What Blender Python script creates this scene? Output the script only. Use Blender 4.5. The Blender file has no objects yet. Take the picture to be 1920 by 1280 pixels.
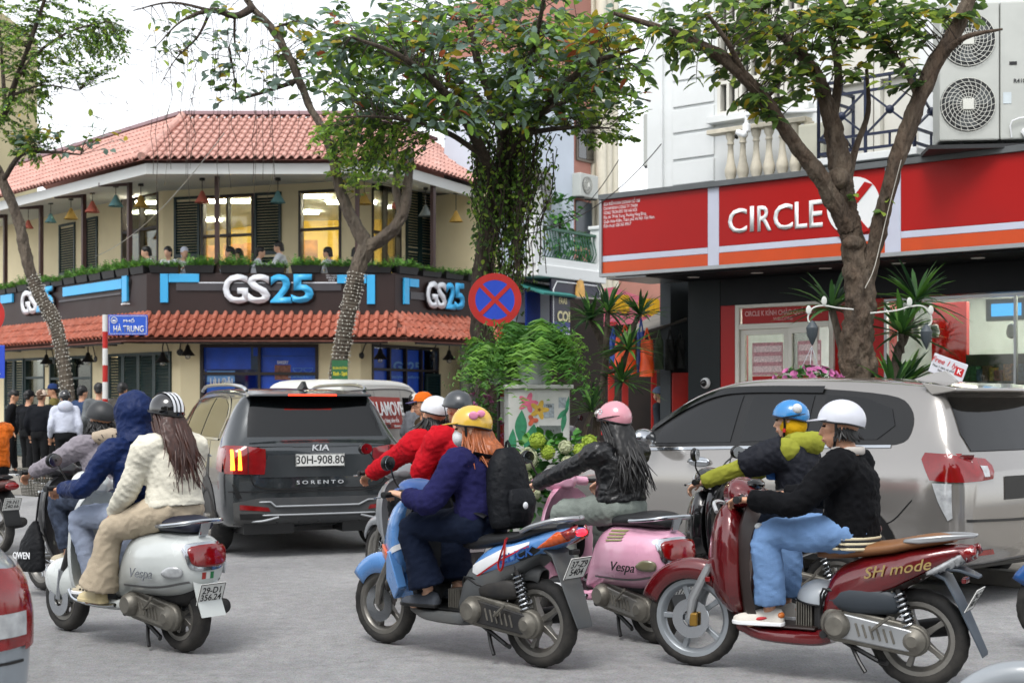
import bpy, bmesh, math, random
import numpy as np
from math import sin, cos, pi, radians as R_, sqrt, atan2
from mathutils import Vector as V, Matrix, noise
from mathutils.bvhtree import BVHTree
random.seed(7); RNG = np.random.default_rng(7)
SC = bpy.context.scene; COL = SC.collection
# ---------------------------------------------------------------- camera
FPX, HC, YH = 2667.0, 1.56, 750.0          # focal length in photo pixels, eye height, horizon row
cam = bpy.data.cameras.new('camera'); camo = bpy.data.objects.new('camera', cam); COL.objects.link(camo)
camo.location = (0, 0, HC); camo.rotation_euler = (pi/2, 0, 0)
cam.sensor_width = 36; cam.lens = 50; cam.shift_y = (YH-640)/1920; cam.clip_end = 600; cam.clip_start = .05
cam.dof.use_dof = True; cam.dof.focus_distance = 9.6; cam.dof.aperture_fstop = 4.5
SC.camera = camo
# ---------------------------------------------------------------- sky and sun (bright overcast)
SUN_EL, SUN_AZ = R_(58), R_(200)
w = bpy.data.worlds.new('World'); SC.world = w; w.use_nodes = True
nt = w.node_tree; bg = nt.nodes['Background']
sk = nt.nodes.new('ShaderNodeTexSky'); sk.sky_type = 'NISHITA'; sk.sun_disc = False
sk.sun_elevation = SUN_EL; sk.sun_rotation = SUN_AZ; sk.dust_density = 1.2; sk.air_density = 1; sk.ozone_density = 1
hs = nt.nodes.new('ShaderNodeHueSaturation'); hs.inputs['Saturation'].default_value = .16; hs.inputs['Value'].default_value = 1.0
nt.links.new(sk.outputs[0], hs.inputs['Color']); nt.links.new(hs.outputs[0], bg.inputs[0]); bg.inputs[1].default_value = .15
sun = bpy.data.lights.new('sun', 'SUN'); suno = bpy.data.objects.new('sun', sun); COL.objects.link(suno)
sun.energy = 1.0; sun.angle = R_(24); sun.color = (1, .97, .93)
sd = V((sin(SUN_AZ)*cos(SUN_EL), cos(SUN_AZ)*cos(SUN_EL), sin(SUN_EL)))
suno.rotation_euler = sd.to_track_quat('Z', 'Y').to_euler()
vs = SC.view_settings; vs.view_transform = 'Standard'; vs.look = 'None'; vs.gamma = 1; vs.exposure = 1.15; vs.use_curve_mapping = False
SC.render.engine = 'CYCLES'
cy = SC.cycles; cy.use_denoising = True; cy.max_bounces = 6; cy.diffuse_bounces = 3; cy.glossy_bounces = 3
cy.transparent_max_bounces = 12; cy.transmission_bounces = 3; cy.caustics_reflective = False; cy.caustics_refractive = False
cy.sample_clamp_indirect = 6
# ---------------------------------------------------------------- helpers
def P(px, py, Y): return V(((px-960)/FPX*Y, Y, HC-(py-YH)/FPX*Y))      # a photo pixel at depth Y -> a point of the place
def G(px, py):                                                           # the ground point seen at a pixel
    Y = HC*FPX/(py-YH); return V(((px-960)/FPX*Y, Y, 0))
def hexc(h):
    h = h.lstrip('#'); c = [int(h[i:i+2], 16)/255 for i in (0, 2, 4)]
    return tuple(x/12.92 if x <= .04045 else ((x+.055)/1.055)**2.4 for x in c)
def cr(pts, k):                                                          # Catmull-Rom through rows of numbers
    p = np.array([list(q) for q in pts], float)
    if len(p) < 3:
        t = np.linspace(0, 1, k+1)[:, None]; return p[0]*(1-t)+p[-1]*t
    p = np.vstack([2*p[0]-p[1], p, 2*p[-1]-p[-2]]); out = []
    for i in range(1, len(p)-2):
        for t in np.arange(k)/k:
            a, b, c, d = p[i-1:i+3]
            out.append(.5*((2*b)+(c-a)*t+(2*a-5*b+4*c-d)*t*t+(-a+3*b-3*c+d)*t**3))
    out.append(p[-2]); return np.array(out)
def crc(pts, k):                                                         # closed Catmull-Rom
    p = np.array([list(q) for q in pts], float); n = len(p); out = []
    for i in range(n):
        a, b, c, d = p[i-1], p[i], p[(i+1) % n], p[(i+2) % n]
        for t in np.arange(k)/k: out.append(.5*((2*b)+(c-a)*t+(2*a-5*b+4*c-d)*t*t+(-a+3*b-3*c+d)*t**3))
    return np.array(out)
class MB:
    def __init__(s): s.v = []; s.f = []; s.mi = []; s.cur = 0
    def add(s, vs, fs):
        b = len(s.v); s.v += [tuple(x) for x in vs]; s.f += [tuple(b+i for i in f) for f in fs]; s.mi += [s.cur]*len(fs); return s
    def loft(s, rings, closed=True, caps=(1, 1)):
        n = len(rings[0]); vs = [tuple(p) for r in rings for p in r]; fs = []
        for i in range(len(rings)-1):
            for j in range(n if closed else n-1):
                a = i*n+j; b = i*n+(j+1) % n; fs.append((a, b, b+n, a+n))
        if closed and caps[0]: fs.append(tuple(range(n-1, -1, -1)))
        if closed and caps[1]: fs.append(tuple((len(rings)-1)*n+j for j in range(n)))
        return s.add(vs, fs)
    def tube(s, pts, r, n=8, side=None, k=0, caps=(1, 1), closed=False):
        pts = [V(p) for p in pts]; m = len(pts)
        rs = [(q, q) if not hasattr(q, '__len__') else tuple(q) for q in (r if hasattr(r, '__len__') else [r]*m)]
        if len(rs) < m: rs = [rs[0]]*m
        if k:
            q = cr([list(p)+list(a) for p, a in zip(pts, rs)], k); pts = [V(x[:3]) for x in q]; rs = [(abs(x[3]), abs(x[4])) for x in q]; m = len(pts)
        ref = V(side) if side is not None else None; rings = []; prev = None
        for i in range(m):
            t = (pts[min(i+1, m-1)]-pts[max(i-1, 0)])
            if closed: t = pts[(i+1) % m]-pts[i-1]
            t = t.normalized() if t.length > 1e-9 else V((0, 0, 1))
            if ref is not None: a = ref-t*ref.dot(t)
            elif prev is None: a = t.orthogonal()
            else: a = prev-t*prev.dot(t)
            if a.length < 1e-6: a = t.orthogonal()
            a.normalize(); prev = a; b = t.cross(a)
            rings.append([pts[i]+a*(cos(2*pi*j/n)*rs[i][0])+b*(sin(2*pi*j/n)*rs[i][1]) for j in range(n)])
        if closed: rings.append(rings[0]); caps = (0, 0)
        return s.loft(rings, True, caps)
    def cyl(s, a, b, r0, r1=None, n=14): return s.tube([a, b], [r0, r0 if r1 is None else r1], n)
    def sphere(s, c, r, n=14, m=9, rot=None):
        r = (r, r, r) if not hasattr(r, '__len__') else r; rings = []
        for i in range(m+1):
            t = pi*(.02+.96*i/m); q = [V((r[0]*sin(t)*cos(2*pi*j/n), r[1]*sin(t)*sin(2*pi*j/n), -r[2]*cos(t))) for j in range(n)]
            rings.append([(rot @ x if rot else x)+V(c) for x in q])
        return s.loft(rings)
    def box(s, c, d, rot=None):
        vs = [V((x*d[0]/2, y*d[1]/2, z*d[2]/2)) for x in (-1, 1) for y in (-1, 1) for z in (-1, 1)]
        vs = [(rot @ q if rot else q)+V(c) for q in vs]
        return s.add(vs, [(0, 1, 3, 2), (4, 6, 7, 5), (0, 4, 5, 1), (2, 3, 7, 6), (0, 2, 6, 4), (1, 5, 7, 3)])
    def beam(s, a, b, w, h, up=(0, 0, 1)):
        a, b = V(a), V(b); t = (b-a).normalized(); u = V(up); u = (u-t*u.dot(t))
        u = u.normalized() if u.length > 1e-6 else t.orthogonal().normalized(); q = t.cross(u)
        return s.loft([[p+q*(w/2*i)+u*(h/2*j) for i, j in ((-1, -1), (1, -1), (1, 1), (-1, 1))] for p in (a, b)])
    def prism(s, poly, ax, lo, hi, inset=0):
        mk = {'x': lambda a, b, c: (c, a, b), 'y': lambda a, b, c: (a, c, b), 'z': lambda a, b, c: (a, b, c)}[ax]
        if inset:
            cx = sum(p[0] for p in poly)/len(poly); cz = sum(p[1] for p in poly)/len(poly)
            sm = []
            for p in poly:
                d = V((p[0]-cx, p[1]-cz)); L = max(d.length, 1e-6); sm.append((p[0]-d.x/L*inset, p[1]-d.y/L*inset))
            sg = 1 if hi > lo else -1
            return s.loft([[mk(p[0], p[1], lo) for p in sm], [mk(p[0], p[1], lo+sg*inset) for p in poly],
                           [mk(p[0], p[1], hi-sg*inset) for p in poly], [mk(p[0], p[1], hi) for p in sm]])
        return s.loft([[mk(p[0], p[1], c) for p in poly] for c in (lo, hi)])
    def lathe(s, prof, n=20, o=(0, 0, 0), ax=(0, 0, 1), closed=False):
        ax = V(ax).normalized(); a = ax.orthogonal().normalized(); b = ax.cross(a); o = V(o)
        rings = [[o+ax*h+(a*cos(2*pi*j/n)+b*sin(2*pi*j/n))*max(r, 1e-4) for j in range(n)] for r, h in prof]
        if closed: rings.append(rings[0])
        return s.loft(rings, True, (0, 0) if closed else (1, 1))
    def ring(s, c, R, r, ax=(0, 0, 1), n=20, m=8):
        return s.lathe([(R+r*cos(2*pi*i/m), r*sin(2*pi*i/m)) for i in range(m)], n, c, ax, True)
    def xloft(s, st, seg=24, k=4):                                       # stations (x, z_low, z_high, half_width, squareness)
        q = cr(st, k); rings = []
        for x, zb, zt, wd, e in q:
            zc, hz = (zb+zt)/2, max((zt-zb)/2, .004); wd = max(wd, .004); ring = []
            for j in range(seg):
                t = 2*pi*j/seg; c_, s_ = cos(t), sin(t); p = 2/max(e, .5)
                ring.append((x, wd*math.copysign(abs(c_)**p, c_), zc+hz*math.copysign(abs(s_)**p, s_)))
            rings.append(ring)
        return s.loft(rings)
    def mesh(s, name='mesh'):
        me = bpy.data.meshes.new(name); me.from_pydata(s.v, [], s.f); me.update()
        if any(s.mi): me.polygons.foreach_set('material_index', s.mi)
        return me
    def build(s, name, mat, parent=None, smooth=35, bevel=0, sub=0, seg=2):
        me = s.mesh(name); fixn(me); return put(name, me, mat, parent, smooth, bevel, sub, seg)
def fixn(me):
    bm = bmesh.new(); bm.from_mesh(me); bmesh.ops.recalc_face_normals(bm, faces=bm.faces); bm.to_mesh(me); bm.free()
def put(name, me, mat, parent=None, smooth=35, bevel=0, sub=0, seg=2):
    o = bpy.data.objects.new(name, me); COL.objects.link(o)
    if me.name != name: me.name = name
    for m in (mat if isinstance(mat, (list, tuple)) else [mat]): me.materials.append(m)
    if smooth:
        me.shade_smooth()
        if smooth < 180: me.set_sharp_from_angle(angle=R_(smooth))
    if bevel:
        b = o.modifiers.new('bevel', 'BEVEL'); b.width = bevel; b.segments = seg; b.limit_method = 'ANGLE'; b.angle_limit = R_(38)
    if sub: m = o.modifiers.new('sub', 'SUBSURF'); m.levels = m.render_levels = sub
    if parent: o.parent = parent
    return o
TMP = bpy.data.scenes.new('bench')                                       # an empty bench scene: meshes are evaluated there, it is removed at the end
def bench():
    with bpy.context.temp_override(scene=TMP, view_layer=TMP.view_layers[0]): return bpy.context.evaluated_depsgraph_get()
def evalmesh(me, mods):                                                  # a mesh after modifiers [(type, {settings})]
    o = bpy.data.objects.new('tmp', me); TMP.collection.objects.link(o)
    for t, kw in mods:
        m = o.modifiers.new(t, t)
        for a, b in kw.items(): setattr(m, a, b)
    dg = bench(); dg.update()
    r = bpy.data.meshes.new_from_object(o.evaluated_get(dg)); bpy.data.objects.remove(o); bpy.data.meshes.remove(me); return r
def fbm(c, f, seed=0, d0=None):                                                   # cheap smooth vector noise: sums of warped sines
    r = np.random.default_rng(seed); out = np.zeros(len(c))
    for i in range(7):
        d = r.normal(size=3); d = d if d0 is None else np.array(d0)*1.6+d*.42; d /= np.linalg.norm(d); fr = f*(1+.9*r.random()); e = r.normal(size=3)*f*.6
        out += np.sin(c@d*fr*2*pi+1.6*np.sin(c@e*2*pi+r.random()*6)+r.random()*6)
    return out/7
def blob(mb, name, mat, parent=None, voxel=.012, it=4, amp=0, freq=7, seed=0, fold=None):
    me = mb.mesh(name); fixn(me)
    me = evalmesh(me, [('REMESH', dict(mode='VOXEL', voxel_size=voxel)), ('SMOOTH', dict(factor=.5, iterations=it))] if it else
                  [('REMESH', dict(mode='VOXEL', voxel_size=voxel))])
    if amp:
        n = len(me.vertices); c = np.empty(n*3); me.vertices.foreach_get('co', c); c = c.reshape(-1, 3)
        nn = np.empty(n*3); me.vertices.foreach_get('normal', nn); nn = nn.reshape(-1, 3)
        q = c*np.array(fold) if fold else c
        d0 = (.62, .0, .78) if seed % 2 else (.8, .0, -.6); n1 = fbm(q, freq*.55, seed); n2 = fbm(q, freq, seed+1, d0); n3 = fbm(q, freq*1.5, seed+2, (.2, .3, .9)); h = .75*n1+.62*(np.clip(1-np.abs(n2)*2.3, 0, 1)**1.4-.35)+.4*(np.clip(1-np.abs(n3)*2.6, 0, 1)**1.6-.3)
        c += nn*(h*amp)[:, None]; me.vertices.foreach_set('co', c.ravel()); me.update()
    return put(name, me, mat, parent, 180)
def bvh_of(o):
    me = o.data; return BVHTree.FromPolygons([v.co.copy() for v in me.vertices], [tuple(p.vertices) for p in me.polygons])
def patch(bvh, poly, ax, name, mat, parent, off=.004, res=.08, far=5., thick=0, smooth=180):
    """A sheet following a body: the 2-D outline is cast on the body along an axis ('+y' looks at the +y side)."""
    i = 'xyz'.index(ax[1]); sg = 1 if ax[0] == '+' else -1; oth = [j for j in range(3) if j != i]
    bm = bmesh.new(); vs = []
    for p in poly:
        c = [0, 0, 0]; c[oth[0]] = p[0]; c[oth[1]] = p[1]; vs.append(bm.verts.new(c))
    bm.faces.new(vs); bmesh.ops.triangulate(bm, faces=bm.faces[:], ngon_method='EAR_CLIP')
    for _ in range(7):
        lg = [e for e in bm.edges if e.calc_length() > res]
        if not lg: break
        bmesh.ops.subdivide_edges(bm, edges=lg, cuts=1); bmesh.ops.triangulate(bm, faces=bm.faces[:])
    d = V((0, 0, 0)); d[i] = -sg; miss = []; good = []
    for v in bm.verts:
        o = v.co.copy(); o[i] = sg*far; h = bvh.ray_cast(o, d)
        if h[0] is None: miss.append(v)
        else:
            nn = h[1] if h[1].dot(d) < 0 else -h[1]; v.co = h[0]+nn*off; good.append(v)
    for v in miss:
        if good:
            q = min(good, key=lambda g: sum((g.co[j]-v.co[j])**2 for j in oth)); v.co[i] = q.co[i]
    bmesh.ops.recalc_face_normals(bm, faces=bm.faces)
    me = bpy.data.meshes.new(name); bm.to_mesh(me); bm.free()
    o = put(name, me, mat, parent, smooth)
    if thick: m = o.modifiers.new('solid', 'SOLIDIFY'); m.thickness = thick; m.offset = 0
    return o
def empty(name, loc=(0, 0, 0), rz=0):
    o = bpy.data.objects.new(name, None); COL.objects.link(o); o.location = loc; o.rotation_euler = (0, 0, rz); o.empty_display_size = .1; return o
def tag(o, label, cat, group=None):
    o['label'] = label; o['category'] = cat
    if group: o['group'] = group
    return o
def thing(name, label, cat, loc=(0, 0, 0), rz=0, group=None): return tag(empty(name, loc, rz), label, cat, group)
def struct(o): o['kind'] = 'structure'; return o
def stuff(o): o['kind'] = 'stuff'; return o
def copy_tree(o, parent=None):
    c = o.copy(); COL.objects.link(c); c.parent = parent
    for ch in list(o.children): copy_tree(ch, c)
    return c
# ---------------------------------------------------------------- materials
MC = {}
def nn_(nt, t, **kw):
    n = nt.nodes.new(t)
    for a, b in kw.items(): setattr(n, a, b)
    return n
def M(name, col='#808080', rough=.5, metal=0, var=.15, vs=4., bump=0, bs=60., coat=0, spec=.5, emit=0, aniso=None, alpha=1, sub=0, dirt=None, da=.4):
    if name in MC: return MC[name]
    c = hexc(col) if isinstance(col, str) else col
    m = bpy.data.materials.new(name); m.use_nodes = True; MC[name] = m; nt = m.node_tree; b = nt.nodes['Principled BSDF']; L = nt.links.new
    b.inputs['Roughness'].default_value = rough; b.inputs['Metallic'].default_value = metal; b.inputs['Coat Weight'].default_value = coat
    b.inputs['Coat Roughness'].default_value = .06; b.inputs['Specular IOR Level'].default_value = spec; b.inputs['Alpha'].default_value = alpha
    tc = nn_(nt, 'ShaderNodeTexCoord'); mp = nn_(nt, 'ShaderNodeMapping'); L(tc.outputs['Object'], mp.inputs[0])
    if aniso: mp.inputs['Scale'].default_value = aniso
    n1 = nn_(nt, 'ShaderNodeTexNoise'); n1.inputs['Scale'].default_value = vs; n1.inputs['Detail'].default_value = 5; L(mp.outputs[0], n1.inputs[0])
    rp = nn_(nt, 'ShaderNodeMapRange'); rp.inputs[1].default_value = .28; rp.inputs[2].default_value = .72
    rp.inputs[3].default_value = 1-var; rp.inputs[4].default_value = 1+var*.7; L(n1.outputs[0], rp.inputs[0])
    mx = nn_(nt, 'ShaderNodeMix', data_type='RGBA', blend_type='MULTIPLY'); mx.inputs[0].default_value = 1
    mx.inputs[6].default_value = (*c, 1); cb = nn_(nt, 'ShaderNodeCombineColor'); [L(rp.outputs[0], cb.inputs[i]) for i in range(3)]
    L(cb.outputs[0], mx.inputs[7]); out = mx.outputs[2]
    if dirt:
        n3 = nn_(nt, 'ShaderNodeTexNoise'); n3.inputs['Scale'].default_value = vs*.45; n3.inputs['Detail'].default_value = 8; n3.inputs['Roughness'].default_value = .7; L(mp.outputs[0], n3.inputs[0])
        r3 = nn_(nt, 'ShaderNodeMapRange'); r3.inputs[1].default_value = .45; r3.inputs[2].default_value = .75; r3.inputs[4].default_value = da; L(n3.outputs[0], r3.inputs[0])
        m3 = nn_(nt, 'ShaderNodeMix', data_type='RGBA'); L(r3.outputs[0], m3.inputs[0]); L(out, m3.inputs[6]); m3.inputs[7].default_value = (*hexc(dirt), 1); out = m3.outputs[2]
    L(out, b.inputs['Base Color'])
    rr = nn_(nt, 'ShaderNodeMapRange'); rr.inputs[3].default_value = max(rough-.07, .02); rr.inputs[4].default_value = min(rough+.1, 1); L(n1.outputs[0], rr.inputs[0]); L(rr.outputs[0], b.inputs['Roughness'])
    if bump:
        n2 = nn_(nt, 'ShaderNodeTexNoise'); n2.inputs['Scale'].default_value = bs; n2.inputs['Detail'].default_value = 4; L(mp.outputs[0], n2.inputs[0])
        bu = nn_(nt, 'ShaderNodeBump'); bu.inputs['Strength'].default_value = bump; bu.inputs['Distance'].default_value = .02 if bump < .9 else .07; L(n2.outputs[0], bu.inputs['Height']); L(bu.outputs[0], b.inputs['Normal'])
    if emit: b.inputs['Emission Color'].default_value = (*c, 1); b.inputs['Emission Strength'].default_value = emit
    if sub: b.inputs['Subsurface Weight'].default_value = sub; b.inputs['Subsurface Radius'].default_value = (.02, .008, .004); b.inputs['Subsurface Scale'].default_value = .5
    return m
def glass(name, tint='#ffffff', keep=.85, refl=.12):
    if name in MC: return MC[name]
    m = bpy.data.materials.new(name); m.use_nodes = True; MC[name] = m; nt = m.node_tree; L = nt.links.new; nt.nodes.remove(nt.nodes['Principled BSDF'])
    t = nn_(nt, 'ShaderNodeBsdfTransparent'); c = hexc(tint); t.inputs[0].default_value = tuple(x*keep for x in c)+(1,)
    g = nn_(nt, 'ShaderNodeBsdfGlossy'); g.inputs['Roughness'].default_value = .03; fr = nn_(nt, 'ShaderNodeLayerWeight'); fr.inputs[0].default_value = .25
    tc = nn_(nt, 'ShaderNodeTexCoord'); n1 = nn_(nt, 'ShaderNodeTexNoise'); n1.inputs['Scale'].default_value = 1.5; L(tc.outputs['Object'], n1.inputs[0])
    bu = nn_(nt, 'ShaderNodeBump'); bu.inputs['Strength'].default_value = .04; L(n1.outputs[0], bu.inputs['Height']); L(bu.outputs[0], g.inputs['Normal'])
    ad = nn_(nt, 'ShaderNodeMath', operation='MULTIPLY_ADD'); L(fr.outputs['Fresnel'], ad.inputs[0]); ad.inputs[1].default_value = .8; ad.inputs[2].default_value = refl
    mx = nn_(nt, 'ShaderNodeMixShader'); L(ad.outputs[0], mx.inputs[0]); L(t.outputs[0], mx.inputs[1]); L(g.outputs[0], mx.inputs[2])
    L(mx.outputs[0], nt.nodes['Material Output'].inputs[0]); return m
def txt(s, size, mat, name='lettering', parent=None, mtx=None, ext=.004, bold=0, align='CENTER', shear=0, space=1, line=1, alignv='CENTER', sx=1):
    cu = bpy.data.curves.new('t', 'FONT'); cu.body = s; cu.size = size; cu.extrude = ext; cu.offset = bold*size; cu.align_x = align; cu.align_y = alignv
    cu.shear = shear; cu.space_character = space; cu.space_line = line; cu.resolution_u = 3
    o = bpy.data.objects.new('t', cu); TMP.collection.objects.link(o); dg = bench(); dg.update()
    me = bpy.data.meshes.new_from_object(o.evaluated_get(dg)); bpy.data.objects.remove(o); bpy.data.curves.remove(cu)
    me.materials.clear()
    T = (mtx or Matrix()) @ Matrix.Diagonal((sx, 1, 1, 1)); me.transform(T)
    return put(name, me, mat, parent, 0)
def frame(o, x, y):                                                      # matrix with given origin, x axis (writing direction) and y axis (up of the letters)
    x = V(x).normalized(); y = V(y); y = (y-x*y.dot(x)).normalized(); z = x.cross(y)
    return Matrix(((x.x, y.x, z.x, o[0]), (x.y, y.y, z.y, o[1]), (x.z, y.z, z.z, o[2]), (0, 0, 0, 1)))
ORD = ['first', 'second', 'third', 'fourth', 'fifth', 'sixth', 'seventh', 'eighth', 'ninth', 'tenth', 'eleventh', 'twelfth', 'thirteenth', 'fourteenth', 'fifteenth', 'sixteenth', 'seventeenth', 'eighteenth', 'nineteenth', 'twentieth']
# ================================================================ the setting
class Face:
    """An upright plane of a building: e runs along it, n points out of it."""
    def __init__(s, O, e, n): s.O = V((O[0], O[1], 0)); s.e = V((e[0], e[1], 0)).normalized(); n = V((n[0], n[1], 0)); s.n = (n-s.e*n.dot(s.e)).normalized()
    def pt(s, a, z, off=0): return s.O+s.e*a+s.n*off+V((0, 0, z))
    def at(s, px, py, off=0):                                            # photo pixel -> (a, z) on the plane
        d = V(((px-960)/FPX, 1, -(py-YH)/FPX)); o = s.O+s.n*off; t = o.dot(s.n)/d.dot(s.n); q = d*t
        return (q-o).dot(s.e), q.z+HC
    def box(s, mb, a0, a1, z0, z1, o0, o1):
        vs = [s.pt(a, z, o) for a in (a0, a1) for o in (o0, o1) for z in (z0, z1)]
        return mb.add(vs, [(0, 1, 3, 2), (4, 6, 7, 5), (0, 4, 5, 1), (2, 3, 7, 6), (0, 2, 6, 4), (1, 5, 7, 3)])
    def pbox(s, mb, x0, y0, x1, y1, o0, o1):                             # box over a pixel rectangle, measured on its front side
        a0, z0 = s.at(x0, y1, o1); a1, z1 = s.at(x1, y0, o1); _, z0b = s.at(x1, y1, o1); _, z1b = s.at(x0, y0, o1)
        return s.box(mb, a0, a1, (z0+z0b)/2, (z1+z1b)/2, o0, o1)
    def mtx(s, a, z, off=0): return frame(s.pt(a, z, off), s.e, (0, 0, 1))
def txtbox(s, mat, name, parent, face, a0, a1, z0, z1, off, ext=.02, bold=.02, keep=False, **kw):
    """Lettering fitted to a rectangle of a face."""
    o = txt(s, 1, mat, name, None, None, .0, bold, **kw); me = o.data; n = len(me.vertices); c = np.empty(n*3); me.vertices.foreach_get('co', c); c = c.reshape(-1, 3)
    lo, hi = c.min(0), c.max(0); sx = (a1-a0)/(hi[0]-lo[0]); sz = (z1-z0)/(hi[1]-lo[1])
    if keep: sx = sz = min(sx, sz)
    e, nn = np.array(face.e), np.array(face.n); o0 = np.array(face.pt(a0, z0, off))
    q = o0+np.outer((c[:, 0]-lo[0])*sx, e)+np.outer((c[:, 1]-lo[1])*sz, (0, 0, 1)); me.vertices.foreach_set('co', q.ravel()); me.update()
    if ext: m = o.modifiers.new('solid', 'SOLIDIFY'); m.thickness = ext; m.offset = 1
    fixflat(me, face.n)
    if parent: o.parent = parent
    return o
def fixflat(me, n):
    if len(me.polygons) and sum(p.normal.dot(n)*p.area for p in me.polygons) < 0: me.flip_normals()
# ---- asphalt and pavements
def asphalt():
    m = bpy.data.materials.new('asphalt'); m.use_nodes = True; nt = m.node_tree; b = nt.nodes['Principled BSDF']; L = nt.links.new
    tc = nn_(nt, 'ShaderNodeTexCoord'); big = nn_(nt, 'ShaderNodeTexNoise'); big.inputs['Scale'].default_value = .55; big.inputs['Detail'].default_value = 6; L(tc.outputs['Object'], big.inputs[0])
    mid = nn_(nt, 'ShaderNodeTexNoise'); mid.inputs['Scale'].default_value = 9; mid.inputs['Detail'].default_value = 6; L(tc.outputs['Object'], mid.inputs[0])
    fine = nn_(nt, 'ShaderNodeTexVoronoi'); fine.inputs['Scale'].default_value = 95; L(tc.outputs['Object'], fine.inputs[0])
    r1 = nn_(nt, 'ShaderNodeValToRGB'); r1.color_ramp.elements[0].position = .3; r1.color_ramp.elements[0].color = (.175, .178, .185, 1); r1.color_ramp.elements[1].position = .72; r1.color_ramp.elements[1].color = (.27, .268, .265, 1); L(big.outputs[0], r1.inputs[0])
    m1 = nn_(nt, 'ShaderNodeMix', data_type='RGBA', blend_type='OVERLAY'); m1.inputs[0].default_value = .35; L(r1.outputs[0], m1.inputs[6]); L(mid.outputs[0], m1.inputs[7])
    m2 = nn_(nt, 'ShaderNodeMix', data_type='RGBA', blend_type='OVERLAY'); m2.inputs[0].default_value = .3; L(m1.outputs[2], m2.inputs[6]); L(fine.outputs['Color'], m2.inputs[7])
    hsv = nn_(nt, 'ShaderNodeHueSaturation'); hsv.inputs['Saturation'].default_value = .25; L(m2.outputs[2], hsv.inputs['Color'])
    cr_ = nn_(nt, 'ShaderNodeTexVoronoi', feature='DISTANCE_TO_EDGE'); cr_.inputs['Scale'].default_value = .22; mpn = nn_(nt, 'ShaderNodeMix', data_type='RGBA'); mpn.inputs[0].default_value = .12
    L(tc.outputs['Object'], mpn.inputs[6]); L(mid.outputs[1], mpn.inputs[7]); L(mpn.outputs[2], cr_.inputs[0])
    rc = nn_(nt, 'ShaderNodeMapRange'); rc.inputs[1].default_value = .0; rc.inputs[2].default_value = .004; rc.inputs[3].default_value = .86; rc.inputs[4].default_value = 1; L(cr_.outputs['Distance'], rc.inputs[0])
    m3 = nn_(nt, 'ShaderNodeMix', data_type='RGBA', blend_type='MULTIPLY'); m3.inputs[0].default_value = 1; L(hsv.outputs[0], m3.inputs[6]); cc = nn_(nt, 'ShaderNodeCombineColor'); [L(rc.outputs[0], cc.inputs[i]) for i in range(3)]; L(cc.outputs[0], m3.inputs[7])
    L(m3.outputs[2], b.inputs['Base Color']); b.inputs['Roughness'].default_value = .72
    rr = nn_(nt, 'ShaderNodeMapRange'); rr.inputs[3].default_value = .55; rr.inputs[4].default_value = .85; L(mid.outputs[0], rr.inputs[0]); L(rr.outputs[0], b.inputs['Roughness'])
    bu = nn_(nt, 'ShaderNodeBump'); bu.inputs['Strength'].default_value = .35; bu.inputs['Distance'].default_value = .01; L(fine.outputs['Distance'], bu.inputs['Height']); L(bu.outputs[0], b.inputs['Normal']); return m
mb = MB(); mb.add([(-120, -8, 0), (120, -8, 0), (120, 260, 0), (-120, 260, 0)], [(0, 1, 2, 3)]); struct(mb.build('road', asphalt()))
PAVE = M('paving', '#8a857d', .8, var=.25, vs=1.2, bump=.3, bs=30); KERB = M('kerb_stone', '#9a968f', .8, var=.25, vs=3, bump=.3, bs=40)
def pavement(poly, name):
    o = MB().prism(poly, 'z', .0, .12).build(name, PAVE, None, 0); struct(o)
    for i in range(len(poly)-1):
        a, b = V((*poly[i], 0)), V((*poly[i+1], 0)); L_ = (b-a).length; d = (b-a)/L_; q = V((d.y, -d.x, 0)); nseg = max(1, int(L_/1.0))
        if nseg > 24: continue
        for j in range(nseg):
            p0 = a+d*(L_*j/nseg+.006)+q*.04; p1 = a+d*(L_*(j+1)/nseg-.006)+q*.04
            k = MB().beam(p0+V((0, 0, .066)), p1+V((0, 0, .066)), .18, .132).build('kerb', KERB, o, 0, .012)
pavement([(15.5, .8), (-.75, 16.9), (-.95, 17.6), (-.7, 18.4), (6, 27.5), (30, 27.5), (30, .8)][::-1], 'pavement')
pavement([(5.5, 38), (-1.2, 25.2), (-1.7, 24.2), (-3.2, 23.5), (-9.3, 23.5), (-21, 37), (-21, 60), (5.5, 60)][::-1], 'pavement')
# ---- materials of the houses
CREAM = M('cream_render', '#e6d8b2', .85, var=.1, vs=.7, bump=.12, bs=120, dirt='#c4b492', da=.35)
WHITE = M('white_render', '#d9dcdc', .8, var=.06, vs=.6, bump=.1, bs=90, dirt='#a9aba6', da=.3)
SOFF = M('soffit_white', '#c9cbc9', .8, var=.06, vs=.8)
BROWN = M('brown_metal', '#2a1916', .5, var=.15, vs=2, metal=.2)
STEEL = M('dark_steel', '#2a211f', .5, var=.2, vs=5)
GREEN = M('dark_green_paint', '#0c2a2b', .45, var=.2, vs=6)
BLACK = M('black_plastic', '#151517', .45, var=.2, vs=6)
CYAN = M('cyan_panel', '#38a6dc', .35, var=.05); SILV = M('pale_letter', '#d5d8de', .35, var=.04); GREYB = M('grey_strip', '#3e3b3f', .4, var=.1)
TILE = M('terracotta', '#9a513c', .75, var=.38, vs=9, bump=.3, bs=50, dirt='#c98a78', da=.6)
TILE2 = M('faded_terracotta', '#bd8f83', .8, var=.28, vs=7, bump=.3, bs=50, dirt='#cfaea4', da=.6)
GLASS = glass('window_glass', '#e8ece6', .9, .03); BGLASS = glass('blue_film_glass', '#9fc0ea', .8, .12)
def flat(name, col, **kw): return M(name, col, kw.pop('rough', .5), **kw)
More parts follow.
